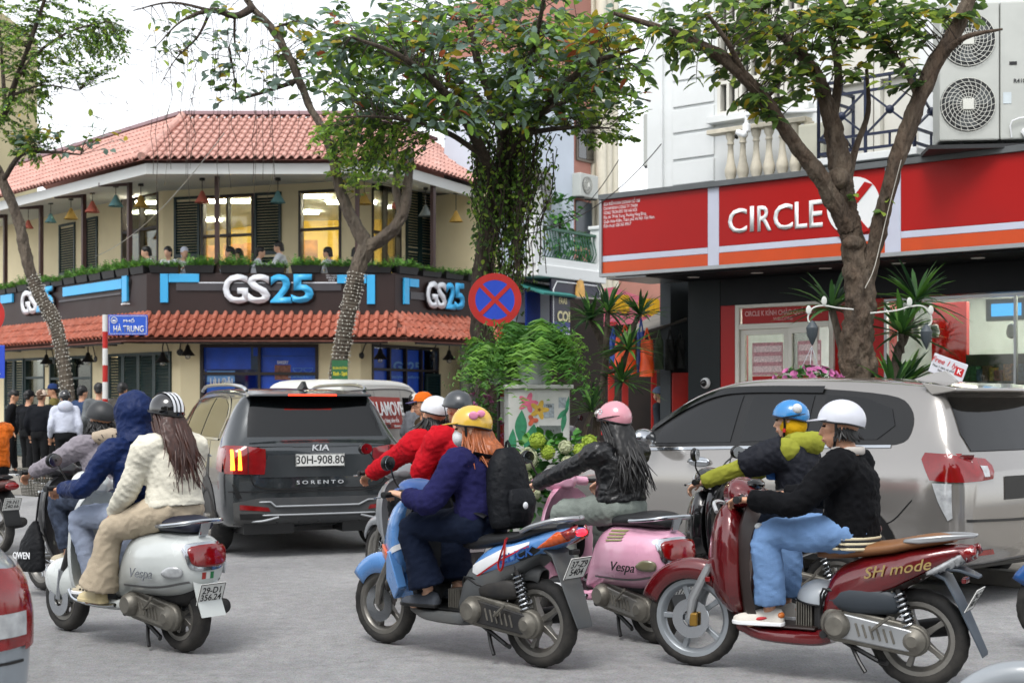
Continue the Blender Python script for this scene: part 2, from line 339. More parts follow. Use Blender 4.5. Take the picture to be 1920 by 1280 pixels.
# ================================================================ corner shop with tiled roofs
GS = thing('corner_shop', 'two storey cream corner shop with pink tiled roof and dark sign band', 'building')
EL, EA, EB, ER = P(-70, 376, 36.6), P(265, 300, 29.3), P(745, 300, 29.3), P(905, 345, 32.9)
ze = 6.5
for q in (EL, EA, EB, ER): q.z = ze
RL, RA, RB, RR = V((-13.6, 38.6, 8.08)), P(345, 213, 32.4), P(672, 213, 32.4), V((-.9, 35.6, 8.08))
RA.z = RB.z = 7.98; RR = RB+(ER-EB)*.9; RL = RA+(EL-EA)*.95
def tile_mesh(name, w, l, mat):
    prof = [(-w*.5, .0), (-w*.30, -.012), (-w*.08, 0), (w*.0, .035), (w*.12, .06), (w*.25, .07), (w*.38, .06), (w*.5, .035), (w*.5, .012), (w*.25, .045), (0, .01), (-w*.3, -.03), (-w*.5, -.018)]
    me = MB().loft([[(p[0], 0, p[1]+.028) for p in prof], [(p[0]*.94, l*1.1, p[1]) for p in prof]]).mesh(name); fixn(me); me.materials.append(mat); me.shade_smooth(); me.set_sharp_from_angle(angle=R_(50)); return me
def lay_tiles(e0, e1, r1, r0, w, l, me, parent, single, joined):
    a = (e1-e0).normalized(); nrm = a.cross(r0-e0).normalized(); nrm = nrm if nrm.z > 0 else -nrm; b = nrm.cross(a).normalized()
    if b.z < 0: b = -b
    poly = [((q-e0).dot(a), (q-e0).dot(b)) for q in (e0, e1, r1, r0)]
    def inside(x, y):
        c = False
        for i in range(4):
            (x1, y1), (x2, y2) = poly[i], poly[i-1]
            if (y1 > y) != (y2 > y) and x < (x2-x1)*(y-y1)/(y2-y1)+x1: c = not c
        return c
    top = max(p[1] for p in poly); xs = [p[0] for p in poly]; nr = max(1, round(top/l)); l = top/nr; base = np.empty(len(me.vertices)*3); me.vertices.foreach_get('co', base); base = base.reshape(-1, 3); fs = [tuple(p.vertices) for p in me.polygons]
    for i in range(int((max(xs)-min(xs))/w)+2):
        x = min(xs)+w*(i+.5)
        for j in range(nr):
            if not inside(x, l*(j+.5)): continue
            o = e0+a*(x+random.uniform(-.004, .004))+b*(l*j+random.uniform(-.006, .006))+nrm*(.02+random.uniform(0, .006)); rm = Matrix((a, b, nrm)).transposed().to_4x4(); rm.translation = o
            if single and single[0] > 0:
                single[0] -= 1; t = bpy.data.objects.new('tile', me); COL.objects.link(t); t.parent = parent; t.matrix_local = rm
            else:
                m3 = np.array(rm.to_3x3()); joined.add(base@m3.T+np.array(o), fs)
    return a, b, nrm
tm1 = tile_mesh('roof_tile', .185, .36, TILE2); tm2 = tile_mesh('awning_tile', .2, .3, TILE)
roof = MB()
for q in ((EL, EA, RA, RL), (EA, EB, RB, RA), (EB, ER, RR, RB)): roof.add(q, [(0, 1, 2, 3)])
back = [RL, RA, RB, RR, V((-.9, 44, 7.2)), V((-13.6, 46, 7.2))]; roof.add(back, [(0, 1, 2, 3, 4, 5)])
roof = roof.build('roof', M('roof_underlay', '#8a5a50', .9), GS, 0)
rest = MB()
lay_tiles(EA, EB, RB, RA, .185, .36, tm1, roof, [300], rest); lay_tiles(EL, EA, RA, RL, .185, .36, tm1, roof, None, rest); lay_tiles(EB, ER, RR, RB, .185, .36, tm1, roof, None, rest)
stuff(rest.build('tiles', TILE2, roof, 50))
for a, b in ((EA, RA), (EB, RB)): MB().tube([a+V((0, 0, .08)), b+V((0, 0, .08))], .09, 10).build('hip_cap', TILE2, roof)
rdg = MB()
for a, b in ((RL, RA), (RA, RB), (RB, RR)): rdg.beam(a+V((0, 0, .1)), b+V((0, 0, .1)), .3, .09)
rdg.build('ridge_cap', M('ridge_metal', '#8d7478', .5, var=.1), roof, 0, .01)
# eave box and soffit
UL, U1, U2, UR = P(-60, 750, 42.3), P(305, 750, 33.6), P(665, 750, 32.0), P(872, 750, 35.2)
def zz(p, z): return V((p.x, p.y, z))
sf = MB(); eave = [EL, EA, EB, ER]; inn = [UL, U1, U2, UR]
for i in range(3):
    ea, eb = eave[i], eave[i+1]; c = V((-5, 36, 0)); ina = lambda q: q+(zz(c, q.z)-q).normalized()*.16
    sf.add([zz(ina(ea), 6.46), zz(ina(eb), 6.46), zz(ina(eb), 6.24), zz(ina(ea), 6.24)], [(0, 1, 2, 3)])
    sf.add([zz(ina(ea), 6.24), zz(ina(eb), 6.24), zz(inn[i+1], 6.5), zz(inn[i], 6.5)], [(0, 1, 2, 3)])
sf.build('soffit', SOFF, GS, 0)
# faces: upper wall, fascia band, ground wall
def face2(p, q, flip=1):
    d = (q-p); n = V((d.y, -d.x, 0)); n = n if n.y < 0 else -n; return Face(p, d, n), V((d.x, d.y, 0)).length
UFL, lUL = face2(UL, U1); UFF, lUF = face2(U1, U2); UFR, lUR = face2(U2, UR)
BL, BA, BB, BR = V((-14.7, 38.2, 0)), P(275, 750, 30), P(740, 750, 30), V((-.75, 32.45, 0)); BL = BA+V((-.649, .761, 0))*10.5; BR = BB+V((.6, .8, 0))*3.1
for q in (BL, BA, BB, BR): q.z = 0
BFL, lBL = face2(BL, BA); BFF, lBF = face2(BA, BB); BFR, lBR = face2(BB, BR)
GL, GA, GB, GR = P(-60, 750, 38.6), P(338, 750, 30.6), P(676, 750, 30.6), P(862, 750, 34.2)
for q in (GL, GA, GB, GR): q.z = 0
GFL, lGL = face2(GL, GA); GFF, lGF = face2(GA, GB); GFR, lGR = face2(GB, GR)
def wall_with_holes(face, L_, z0, z1, holes, name, mat, parent, th=.22):
    """A wall of a face with rectangular openings (a0,a1,z0,z1): solid pieces around them."""
    mb = MB(); xs = sorted({0, L_, *[h[0] for h in holes], *[h[1] for h in holes]}); xs = [x for x in xs if 0 <= x <= L_]
    for x0, x1 in zip(xs, xs[1:]):
        if x1-x0 < 1e-4: continue
        hs = sorted([h for h in holes if h[0] < (x0+x1)/2 < h[1]], key=lambda h: h[2]); z = z0
        for h in hs:
            if h[2] > z+1e-3: face.box(mb, x0, x1, z, h[2], -th, 0)
            z = h[3]
        if z < z1-1e-3: face.box(mb, x0, x1, z, z1, -th, 0)
    me = mb.mesh(name); bm = bmesh.new(); bm.from_mesh(me); bmesh.ops.remove_doubles(bm, verts=bm.verts, dist=1e-4); bm.to_mesh(me); bm.free(); fixn(me)
    return put(name, me, mat, parent, 0)
def hole(face, x0, y0, x1, y1, off=0):
    a0, za = face.at(x0, y0, off); a1, zb = face.at(x1, y0, off); _, zc = face.at(x0, y1, off); _, zd = face.at(x1, y1, off); return [a0, a1, min(zc, zd), max(za, zb)]
def window(parent, face, h, nx, nz, fmat, gmat, fw=.07, split=None, name='window', d0=-.14, d1=.02):
    """Frame with bars and a separate pane for each light."""
    a0, a1, z0, z1 = h; root = MB()
    face.box(root, a0, a0+fw, z0, z1, d0, d1); face.box(root, a1-fw, a1, z0, z1, d0, d1); face.box(root, a0+fw, a1-fw, z1-fw, z1, d0, d1); face.box(root, a0+fw, a1-fw, z0, z0+fw, d0, d1)
    xs = [a0+fw+(a1-a0-2*fw)*i/nx for i in range(nx+1)]; zs = split and [z0+fw]+[z0+(z1-z0)*q for q in split]+[z1-fw] or [z0+fw+(z1-z0-2*fw)*i/nz for i in range(nz+1)]
    for x in xs[1:-1]: face.box(root, x-fw*.4, x+fw*.4, z0+fw, z1-fw, d0+.01, d1-.005)
    for z in zs[1:-1]: face.box(root, a0+fw, a1-fw, z-fw*.45, z+fw*.45, d0+.012, d1-.008)
    w_ = root.build(name, fmat, parent, 0)
    for x0, x1 in zip(xs, xs[1:]):
        for q0, q1 in zip(zs, zs[1:]):
            face.box(MB(), x0, x1, q0, q1, 0, 0); g = MB(); face.box(g, x0+.01, x1-.01, q0+.01, q1-.01, d0+.05, d0+.056); g.build('pane', gmat, w_, 0)
    return w_
def shutter(parent, face, h, leaves=1, mat=GREEN, off=.03):
    a0, a1, z0, z1 = h; n = leaves
    for i in range(n):
        x0 = a0+(a1-a0)*i/n+.004; x1 = a0+(a1-a0)*(i+1)/n-.004; f = MB(); fw = .06
        face.box(f, x0, x0+fw, z0, z1, off-.045, off+.012); face.box(f, x1-fw, x1, z0, z1, off-.045, off+.012); face.box(f, x0+fw, x1-fw, z1-fw, z1, off-.045, off+.01); face.box(f, x0+fw, x1-fw, z0, z0+fw, off-.045, off+.01)
        zm = (z0+z1)/2; face.box(f, x0+fw, x1-fw, zm-.04, zm+.04, off-.045, off+.009)
        s = f.build('shutter', mat, parent, 0); sl = MB(); z = z0+fw+.03
        while z < z1-fw-.02:
            if abs(z-zm) > .06:
                p = [face.pt(x, zq, o) for x in (x0+fw, x1-fw) for zq, o in ((z-.025, off-.002), (z+.025, off-.035), (z+.032, off-.032), (z-.018, off+.001))]
                sl.add(p, [(0, 1, 2, 3), (7, 6, 5, 4), (0, 4, 5, 1), (1, 5, 6, 2), (2, 6, 7, 3), (3, 7, 4, 0)])
            z += .065
        stuff(sl.build('slats', mat, s, 0))
# upper walls
hU1 = hole(UFL, 228, 361, 297, 489); hU0a, hU0b = hole(UFL, 112, 422, 142, 500), hole(UFL, 162, 410, 184, 492)
hF = hole(UFF, 327, 349, 528, 487); aF0, aF1 = UFF.at(377, 400)[0], UFF.at(476, 400)[0]; hFw = [aF0, aF1, hF[2], hF[3]]; hF2 = hole(UFF, 560, 342, 640, 487)
hR = hole(UFR, 697, 342, 752, 492); hRs = hole(UFR, 760, 352, 812, 492)
for h in (hU1, hF, hFw, hF2, hR, hRs, hU0a, hU0b): h[2] = 3.56
hF[3] = hFw[3] = hF2[3] = 6.33
wall_with_holes(UFL, lUL, 3.4, 6.52, [hU1], 'wall', CREAM, GS); wall_with_holes(UFF, lUF, 3.4, 6.52, [hFw, hF2], 'wall', CREAM, GS); wall_with_holes(UFR, lUR, 3.4, 6.52, [hR], 'wall', CREAM, GS)
window(GS, UFL, hU1, 2, 2, STEEL, GLASS, .07, [.68]); window(GS, UFF, hFw, 2, 2, STEEL, GLASS, .06, [.66]); window(GS, UFF, hF2, 1, 2, STEEL, GLASS, .06, [.68]); window(GS, UFR, hR, 2, 2, STEEL, GLASS, .06, [.6])
shutter(GS, UFF, [hF[0], hFw[0]-.02, 3.56, 6.33]); shutter(GS, UFF, [hFw[1]+.02, hF[1], 3.56, 6.33]); shutter(GS, UFL, hU0a); shutter(GS, UFL, hU0b); shutter(GS, UFR, hRs, 2)
txtbox('lifestyle\nplatform', M('faint_print', '#6f7f78', .5), 'lettering', GS, UFR, *[UFR.at(727, 480)[0], UFR.at(752, 480)[0], 4.55, 4.95], -.07, .0, 0)
# lit upper room: back wall, floor, ceiling with tube lights
room = MB(); room.add([zz(q, z) for q in (UL+V((2, 3, 0)), V((-6, 38.5, 0)), V((-.4, 37.6, 0)), UR) for z in (3.4, 6.6)], [(0, 2, 3, 1), (2, 4, 5, 3), (4, 6, 7, 5)]); room.build('room_wall', M('room_wall', '#c9a544', .8, var=.12), GS, 0)
fl = MB(); fl.prism([(BL.x, BL.y), (BA.x, BA.y+.12), (BB.x, BB.y+.12), (BR.x, BR.y), (-.5, 38), (-20, 46)], 'z', 3.3, 3.55); fl.build('floor_slab', M('floor_slab', '#8d8880', .8), GS, 0)
cl = MB(); cl.prism([(UL.x, UL.y+.4), (U1.x, U1.y+.3), (U2.x, U2.y+.3), (UR.x, UR.y+.3), (-.5, 38), (-20, 46)], 'z', 6.4, 6.5); cl.build('room_ceiling', SOFF, GS, 0)
TUBEL = M('tube_light', '#fff6df', .5, emit=75, var=0)
for x, y, dx in ((-8.6, 34.6, 1.1), (-7.0, 34.4, 1.3), (-5.0, 33.6, 1.3), (-3.9, 34.6, 1.2), (-9.2, 36.4, 1.3), (-5.6, 36.4, 1.3), (-2.6, 35.4, 1.1), (-8.4, 38.0, 1.3)): MB().box((x, y, 6.36), (dx, .07, .06)).build('tube_light', TUBEL, GS, 0)
for k, (px, y) in enumerate(((440, 35.5), (478, 35.2), (574, 34.6), (390, 35.8))):
    c = P(px, 432, y); t = MB(); t.box((c.x, c.y, 4.9), (.55, .05, 1.1)); t.build('wall_picture', M('picture_print', '#a8702c', .6, var=.6, vs=5), GS, 0)
# fascia band
for f, L_ in ((BFL, lBL), (BFF, lBF), (BFR, lBR)):
    mb = MB(); f.box(mb, 0, L_, 3.36, 4.24, -.35, 0); mb.build('sign_band', BROWN, GS, 0, .012)
def bar(face, x0, y0, x1, y1, o0, o1, name, mat): mb = MB(); face.pbox(mb, x0, y0, x1, y1, o0, o1); return mb.build(name, mat, GS, 0, .006)
bar(BFF, 330, 528, 640, 545, .002, .035, 'sign_strip', GREYB); bar(BFF, 372, 529, 636, 531, .036, .042, 'sign_line', SILV)
bar(BFF, 300, 513, 315, 567, .003, .06, 'sign_bracket', CYAN); bar(BFF, 316, 513, 373, 529, .003, .06, 'sign_bracket', CYAN)
bar(BFF, 632, 515, 687, 531, .003, .06, 'sign_bracket', CYAN); bar(BFF, 688, 515, 703, 570, .003, .06, 'sign_bracket', CYAN)
bar(BFL, 117, 531, 227, 549, .003, .06, 'sign_bracket', CYAN); bar(BFL, 228, 517, 237, 569, .003, .06, 'sign_bracket', CYAN); bar(BFL, 110, 556, 226, 560, .002, .035, 'sign_strip', GREYB)
bar(BFL, 0, 552, 22, 568, .003, .06, 'sign_bracket', CYAN); bar(BFR, 759, 521, 768, 570, .003, .06, 'sign_bracket', CYAN); bar(BFR, 769, 523, 786, 538, .003, .06, 'sign_bracket', CYAN); bar(BFR, 770, 548, 800, 562, .002, .035, 'sign_strip', GREYB)
BK = M('letter_backing', '#1c1a1f', .5)
for face, rows in ((BFF, (('G', 418, 465, 514, 569), ('S', 464, 507, 514, 569), ('2', 507, 548, 514, 568), ('5', 546, 588, 514, 568))),
                   (BFL, (('G', 40, 56, 545, 590), ('S', 55, 70, 543, 588), ('2', 69, 84, 540, 585), ('5', 83, 99, 537, 582))),
                   (BFR, (('G', 800, 820, 527, 578), ('S', 819, 836, 529, 579), ('2', 836, 853, 530, 580), ('5', 852, 870, 531, 581)))):
    for ch, x0, x1, y0, y1 in rows:
        a0, a1, z0, z1 = face.at(x0, y1, .08)[0], face.at(x1, y1, .08)[0], face.at((x0+x1)/2, y1, .08)[1], face.at((x0+x1)/2, y0, .08)[1]
        o = txtbox(ch, SILV if ch in 'GS' else CYAN, 'sign_letter', GS, face, a0, a1, z0, z1, .036, .07, .03)
        o2 = txtbox(ch, BK, 'letter_backing', GS, face, a0-.015, a1+.03, z0-.03, z1+.0, .034, .04, .045)
txtbox('78 HÀ TRUNG\nHOÀN KIẾM\nHÀ NỘI', SILV, 'lettering', GS, BFF, BFF.at(611, 540)[0], BFF.at(632, 540)[0], 4.06, 4.22, .003, 0, 0)
# tiled awning under the band
def awn(p0, p1, n0, n1, single):
    d0, d1 = p0+n0, p1+n1; e0, e1 = zz(d0, 2.84), zz(d1, 2.84); r0, r1 = zz(p0, 3.34), zz(p1, 3.34); return e0, e1, r1, r0
aw = [BL, BA, BB, BR]; outn = [BFL.n, (BFL.n+BFF.n).normalized()*1.1, (BFF.n+BFR.n).normalized()*1.1, BFR.n]
awr = MB(); js = MB(); quads = []
for i in range(3):
    q = awn(aw[i], aw[i+1], outn[i]*.62, outn[i+1]*.62, None); quads.append(q); awr.add(q, [(0, 1, 2, 3)]); awr.add([x-V((0, 0, .07)) for x in q], [(3, 2, 1, 0)])
awr = awr.build('awning', M('awning_underlay', '#6b4338', .9), GS, 0)
cnt = [110]
lay_tiles(*quads[1], .2, .27, tm2, awr, cnt, js); lay_tiles(*quads[0], .2, .27, tm2, awr, None, js); lay_tiles(*quads[2], .2, .27, tm2, awr, None, js); stuff(js.build('tiles', TILE, awr, 50))
for a0, f, x in ((0, BFL, lBL), (0, BFF, lBF), (0, BFR, lBR)):
    mb = MB(); n = int(x/1.6)
    for i in range(n): aa = (i+.5)*x/n; mb.beam(f.pt(aa, 2.82, .55), f.pt(aa, 2.82, -.55), .05, .06)
    mb.beam(f.pt(.1, 2.76, .5), f.pt(x-.1, 2.76, .5), .06, .05); mb.build('awning_bracket', STEEL, awr, 0)
# ground floor
hG = hole(GFF, 375, 645, 597, 900); hG[2] = .5; hGr = hole(GFR, 697, 652, 822, 900); hGr[2] = .3; hGs = hole(GFL, 205, 652, 322, 900); hGs[2] = .2; hGw = hole(GFL, 93, 655, 173, 900); hGw[2] = .2; hGd = hole(GFL, 10, 660, 84, 900); hGd[2] = .14
hGs[3] = hGw[3] = hGd[3] = 2.62
wall_with_holes(GFL, lGL, .1, 3.4, [hGs, hGw, hGd], 'wall', CREAM, GS); wall_with_holes(GFF, lGF, .1, 3.4, [hG], 'wall', CREAM, GS); wall_with_holes(GFR, lGR, .1, 3.4, [hGr], 'wall', CREAM, GS)
window(GS, GFF, hG, 2, 2, STEEL, BGLASS, .07, [.72]); window(GS, GFR, hGr, 4, 2, STEEL, BGLASS, .06, [.78]); window(GS, GFL, hGw, 2, 2, GREEN, GLASS, .06, [.78])
shutter(GS, GFL, hGs, 4); shutter(GS, GFL, [hGd[0], (hGd[0]+hGd[1])/2, .14, 2.62], 2); window(GS, GFL, [(hGd[0]+hGd[1])/2+.02, hGd[1], .14, 2.62], 1, 2, GREEN, GLASS, .06, [.8], 'door')
rs = hGr[0]+(hGr[1]-hGr[0])*.77; shutter(GS, GFR, [rs, hGr[1], .3, hGr[3]*.78], 1, GREEN, .06)
BLUEP = M('blue_poster', '#174fc6', .4, var=.25, vs=3); LBL = M('pale_blue_print', '#6ea3e0', .5, var=.2); 
def shopboard(face, x0, y0, x1, y1, off, name, mat, parent=None): mb = MB(); face.pbox(mb, x0, y0, x1, y1, off-.01, off); return mb.build(name, mat, parent or GS, 0)
shopboard(GFF, 488, 668, 594, 900, -.074, 'poster_board', BLUEP); shopboard(GFF, 382, 648, 470, 692, -.074, 'poster_board', BLUEP); shopboard(GFF, 382, 692, 480, 900, -.55, 'poster_board', BLUEP); shopboard(GFF, 475, 648, 594, 667, -.074, 'poster_board', BLUEP)
shopboard(GFF, 388, 695, 440, 716, -.055, 'leaflet', LBL); shopboard(GFF, 388, 717, 440, 745, -.055, 'leaflet', flat('blue_print', '#1a5fc4'))
def words(s, face, x0, y0, x1, y1, off, mat, parent=None, bold=.01, ext=.0, **kw):
    a0, z0 = face.at(x0, y1, off); a1, z1 = face.at(x1, y0, off); _, zb = face.at(x1, y1, off); _, zc = face.at(x0, y0, off)
    o = txtbox(s, mat, 'lettering', parent or GS, face, a0, a1, (z0+zb)/2, (z1+zc)/2, off+.004, ext, bold, **kw)
    return o
PW = M('print_white', '#e4e6e8', .5, var=.03); PR = M('print_red', '#b8151c', .5, var=.05); PBLK = M('print_black', '#1a1a1c', .5, var=.05)
words('ƯU ĐÃI', GFF, 394, 706, 436, 722, -.05, PW, bold=.03); words('BAKERY', GFF, 520, 676, 541, 682, -.072, PW, bold=.02); words('HOMEMADE KITCHEN', GFF, 541, 703, 598, 709, -.072, LBL)
shopboard(GFF, 515, 684, 545, 712, -.07, 'poster_picture', M('poster_food', '#8a5a4a', .6, var=.6, vs=14))
for px in (558, 578): mb = MB(); a, z = GFF.at(px, 690, -.07); mb.tube([GFF.pt(a+.1*cos(t), z+.09*sin(t), -.07) for t in np.linspace(pi, 2*pi, 12)]+[GFF.pt(a-.1, z, -.07)], .008, 6); mb.build('bowl_outline', LBL, GS)
shopboard(GFR, 700, 655, 795, 900, -.074, 'poster_board', BLUEP); words('GS25', GFR, 737, 678, 788, 696, -.072, LBL, bold=.03); words('lifestyle platform', GFR, 728, 703, 788, 711, -.072, LBL)
# dim interior behind the ground floor
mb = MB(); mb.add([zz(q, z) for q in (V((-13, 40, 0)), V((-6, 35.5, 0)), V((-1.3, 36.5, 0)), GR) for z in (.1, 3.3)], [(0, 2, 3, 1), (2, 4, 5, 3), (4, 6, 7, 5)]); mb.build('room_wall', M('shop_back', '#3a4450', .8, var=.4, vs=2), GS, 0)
for x, y, dx in ((-9, 34, 1.2), (-6.6, 32.2, 1.3), (-4.6, 32.2, 1.3), (-3.2, 33.4, 1.1)): MB().box((x, y, 3.22), (dx, .07, .05)).build('tube_light', TUBEL, GS, 0)
# posts between the balcony and the eaves
for k, (px, top, kind) in enumerate(((10, 385, 0), (77, 372, 0), (157, 352, 0), (243, 318, 0), (407, 300, 1), (670, 312, 1), (812, 330, 2))):
    f = (BFL, BFF, BFR)[kind]; a, _ = f.at(px, 500, -.15); mb = MB(); mb.beam(f.pt(a, 4.25, -.15), f.pt(a, 6.3, -.15), .09, .09, f.e)
    if kind == 0: mb.beam(f.pt(a-.02, 6.26, -.15), f.pt(a-.55, 6.26, .3), .08, .08)
    mb.build('post', M('post_paint', '#3b2420', .5, var=.15), GS, 0)
# drain pipe at the far end
mb = MB(); a, _ = UFR.at(842, 450, .1); mb.tube([UFR.pt(a+.25, 6.4, .1), UFR.pt(a+.2, 6.1, .1), UFR.pt(a, 5.8, .1), UFR.pt(a, 3.6, .1)], .06, 8); mb.build('drain_pipe', CREAM, GS)
# pale plinths by the shutter at the far corner
mb = MB(); e_ = Face(GR, (.6, .8), (.8, -.6)); e_.box(mb, .03, .45, .1, 3.4, -.3, .25); mb.build('pillar', WHITE, GS, 0)
# ---- pendant lamps
LC = {'pink': M('lamp_pink', '#b5604f', .7, bump=.5, bs=90), 'teal': M('lamp_teal', '#5f8a8c', .7, bump=.5, bs=90), 'yellow': M('lamp_straw', '#b59142', .7, bump=.6, bs=90), 'grey': M('lamp_grey', '#7e8583', .7, bump=.5, bs=90)}
lamps = [(53, 428, 'pink', 35.2, 20), (95, 417, 'teal', 34.3, 22), (133, 411, 'yellow', 33.6, 27), (173, 398, 'pink', 32.6, 28), (217, 387, 'teal', 31.6, 28), (264, 388, 'yellow', 31.4, 28), (379, 380, 'pink', 30.6, 29), (521, 380, 'teal', 30.6, 29), (683, 383, 'yellow', 30.6, 29), (745, 390, 'pink', 30.8, 27), (798, 405, 'grey', 32.0, 27), (855, 416, 'yellow', 32.6, 27)]
for i, (px, py, c, Y, wpx) in enumerate(lamps):
    p = P(px, py, Y); r = wpx/2/FPX*Y; t = thing('pendant_lamp', f'{c} conical hat pendant lamp, {ORD[i]} along the eaves from the string-lit tree', 'lamp', p, 0, 'conical pendant lamps under the eaves')
    MB().lathe([(.012, r*1.55), (.03, r*1.5), (r*.55, r*.72), (r, 0), (r*.96, 0), (r*.5, r*.68), (.02, r*1.4)], 20).build('lamp_shade', LC[c], t, 50)
    MB().cyl((0, 0, r*1.5), (0, 0, 6.3-p.z), .008, n=6).build('cord', BLACK, t); MB().cyl((0, 0, 6.28-p.z), (0, 0, 6.34-p.z), .06, n=10).build('ceiling_rose', BLACK, t); MB().sphere((0, 0, r*.35), .045, 10, 6).build('bulb', M('bulb_off', '#d8cfae', .3), t)
# ---- planter boxes with ferny plants on the band
LEAFG = [M('planter_leaf_a', '#3f7020', .55, var=.35, vs=9), M('planter_leaf_b', '#5c8f2c', .55, var=.35, vs=9), M('planter_leaf_c', '#28521c', .55, var=.35, vs=9)]
def sprig_mesh(seed, L_, h, d):
    r = random.Random(seed); mb = MB()
    for i in range(150):
        x = r.uniform(-L_/2, L_/2); y = r.uniform(-d/2, d/2); a = r.uniform(0, 2*pi); tilt = r.uniform(.15, 1.15); ln = r.uniform(.5, 1.15)*h; mb.cur = r.choice((0, 0, 1, 1, 2))
        dx, dy, dz = cos(a)*sin(tilt), sin(a)*sin(tilt), cos(tilt); sx, sy = -sin(a), cos(a); n = 5
        for k in range(n):
            q = (k+1)/n; c = V((x+dx*ln*q, y+dy*ln*q, .12+dz*ln*q-.12*q*q*h)); l = .055*(1.25-q*.7)
            for s in (-1, 1):
                tip = c+V((sx*s*l+dx*l*.7, sy*s*l+dy*l*.7, dz*l*.5+r.uniform(-.02, .02))); mb.add([c-V((dx, dy, dz))*.012, tip, c+V((dx, dy, dz))*.014], [(0, 1, 2)])
    me = mb.mesh('planter_foliage'); [me.materials.append(m) for m in LEAFG]; return me
spr = [sprig_mesh(i, .62, .27, .3) for i in range(3)]
bxm = MB().loft([[(-.29, -.1, 0), (.29, -.1, 0), (.29, .1, 0), (-.29, .1, 0)], [(-.32, -.13, .16), (.32, -.13, .16), (.32, .13, .16), (-.32, .13, .16)]]).mesh('planter_box'); fixn(bxm); bxm.materials.append(BLACK)
k = 0
for f, L_, nm in ((BFL, lBL, 'receding wing'), (BFF, lBF, 'front'), (BFR, lBR, 'far short wing')):
    n = int(L_/.66)
    for i in range(n):
        p = f.pt((i+.5)*L_/n, 4.24, -.05); t = thing('planter', f'{ORD[i]} black planter of ferny shrubs from the left on the sign band, {nm}', 'planter', p, atan2(f.e.y, f.e.x)+random.uniform(-.02, .02), 'planter boxes above the sign band')
        b = bpy.data.objects.new('box', bxm); COL.objects.link(b); b.parent = t
        fo = bpy.data.objects.new('foliage', spr[k % 3]); COL.objects.link(fo); fo.parent = t; fo.location = (0, 0, .02); fo.scale = (1, 1, random.uniform(.6, 1.05)); stuff(fo); k += 1
# ---- black gooseneck wall lamps
def wall_lamp(px, py, face, label):
    a, z = face.at(px, py, .32); p = face.pt(a, z, .32); t = thing('wall_lamp', label, 'lamp', p, atan2(face.e.y, face.e.x), 'gooseneck wall lamps')
    MB().lathe([(.02, .1), (.04, .08), (.06, .0), (.16, -.13), (.15, -.13), (.05, -.0)], 18).build('lamp_shade', BLACK, t, 50); MB().sphere((0, 0, -.15), .06, 10, 7).build('bulb', glass('bulb_glass', '#ffffff', .8, .2), t)
    MB().tube([(.0, 0, .1), (0, .0, .22), (-.05, .06, .3), (-.12, .15, .3), (-.2, .24, .2), (-.24, .3, 0), (-.24, .31, -.12)], .014, 6, k=4).build('arm', BLACK, t); MB().cyl((-.24, .3, -.05), (-.24, .34, -.05), .07, n=12).build('wall_plate', BLACK, t)
wall_lamp(87, 672, GFL, 'black gooseneck lamp beside the shutters behind the string-lit tree'); wall_lamp(165, 668, GFL, 'black gooseneck lamp just left of the red and white striped pole')
wall_lamp(305, 668, GFL, 'black gooseneck lamp over the dark green shutters'); wall_lamp(352, 655, GFF, 'small black lamp on cream pillar left of the blue shop window'); wall_lamp(713, 662, GFR, 'black gooseneck lamp at the blue shop door window'); wall_lamp(842, 664, GFR, 'black gooseneck lamp at the far corner beside the roller shutter')
# ================================================================ convenience store on the right
CK = Face((4.02, 21), (.755, -.656), (-.656, -.755))
CB = thing('convenience_store', 'white townhouse with red convenience store front, balcony and stone balusters', 'building')
DKG = M('dark_cladding', '#151c1e', .55, var=.12, vs=1.5, dirt='#232a2c', da=.3, spec=.25); NAVY = M('dark_fascia', '#090c10', .5, var=.12, spec=.2)
REDP = M('red_panel', '#a30a08', .45, var=.08, vs=1.2, spec=.3); ORNG = M('orange_panel', '#c44404', .45, var=.08); LILAC = M('white_panel', '#bfc3d4', .4, var=.04); ALU = M('aluminium', '#9b9ea0', .4, metal=.6, var=.1)
WINW = M('white_frame', '#cfcdc4', .45, var=.06)
aL = CK.at(1220, 400)[0]; aP = CK.at(1290, 640)[0]
# upper wall with grooves: courses of render, each a board proud of the recess
hw1 = hole(CK, 1350, -40, 1388, 200); zt = 9.2; z0u = 4.62
aW0, aW1 = CK.at(1345, 150)[0], CK.at(1515, 150)[0]; zw0, zw1 = CK.at(1430, 205)[1], CK.at(1430, -30)[1]
aD0, aD1 = CK.at(1560, 200)[0], CK.at(1722, 200)[0]; zd1 = zw1
wall_with_holes(CK, 12, 0, 0.001, [], 'wall', WHITE, CB) if 0 else None
class Sub(Face):
    def __init__(s, f, a): s.O = f.pt(a, 0); s.e = f.e; s.n = f.n
UW = Sub(CK, aL); LU = 9.0
wall_with_holes(UW, LU, z0u, zt, [[aW0-aL, aW1-aL, zw0, zw1], [aD0-aL, aD1-aL, 5.0, zd1]], 'wall', WHITE, CB, .3)
for py0, py1 in ((157, 204), (207, 252), (255, 302), (305, 350)):
    mb = MB(); za = CK.at(1266, py1, .02)[1]; zb = CK.at(1266, py0, .02)[1]; CK.box(mb, CK.at(1263, 300)[0], CK.at(1340, 300)[0], za+.02, zb-.0, .001, .03); mb.build('render_course', WHITE, CB, 0, .008)
for i, py0 in enumerate((10, 60, 110)):
    mb = MB(); za = CK.at(1266, py0+45, .02)[1]; zb = CK.at(1266, py0, .02)[1]; CK.box(mb, CK.at(1263, 300)[0], CK.at(1340, 300)[0], za+.02, zb, .001, .03); mb.build('render_course', WHITE, CB, 0, .008)
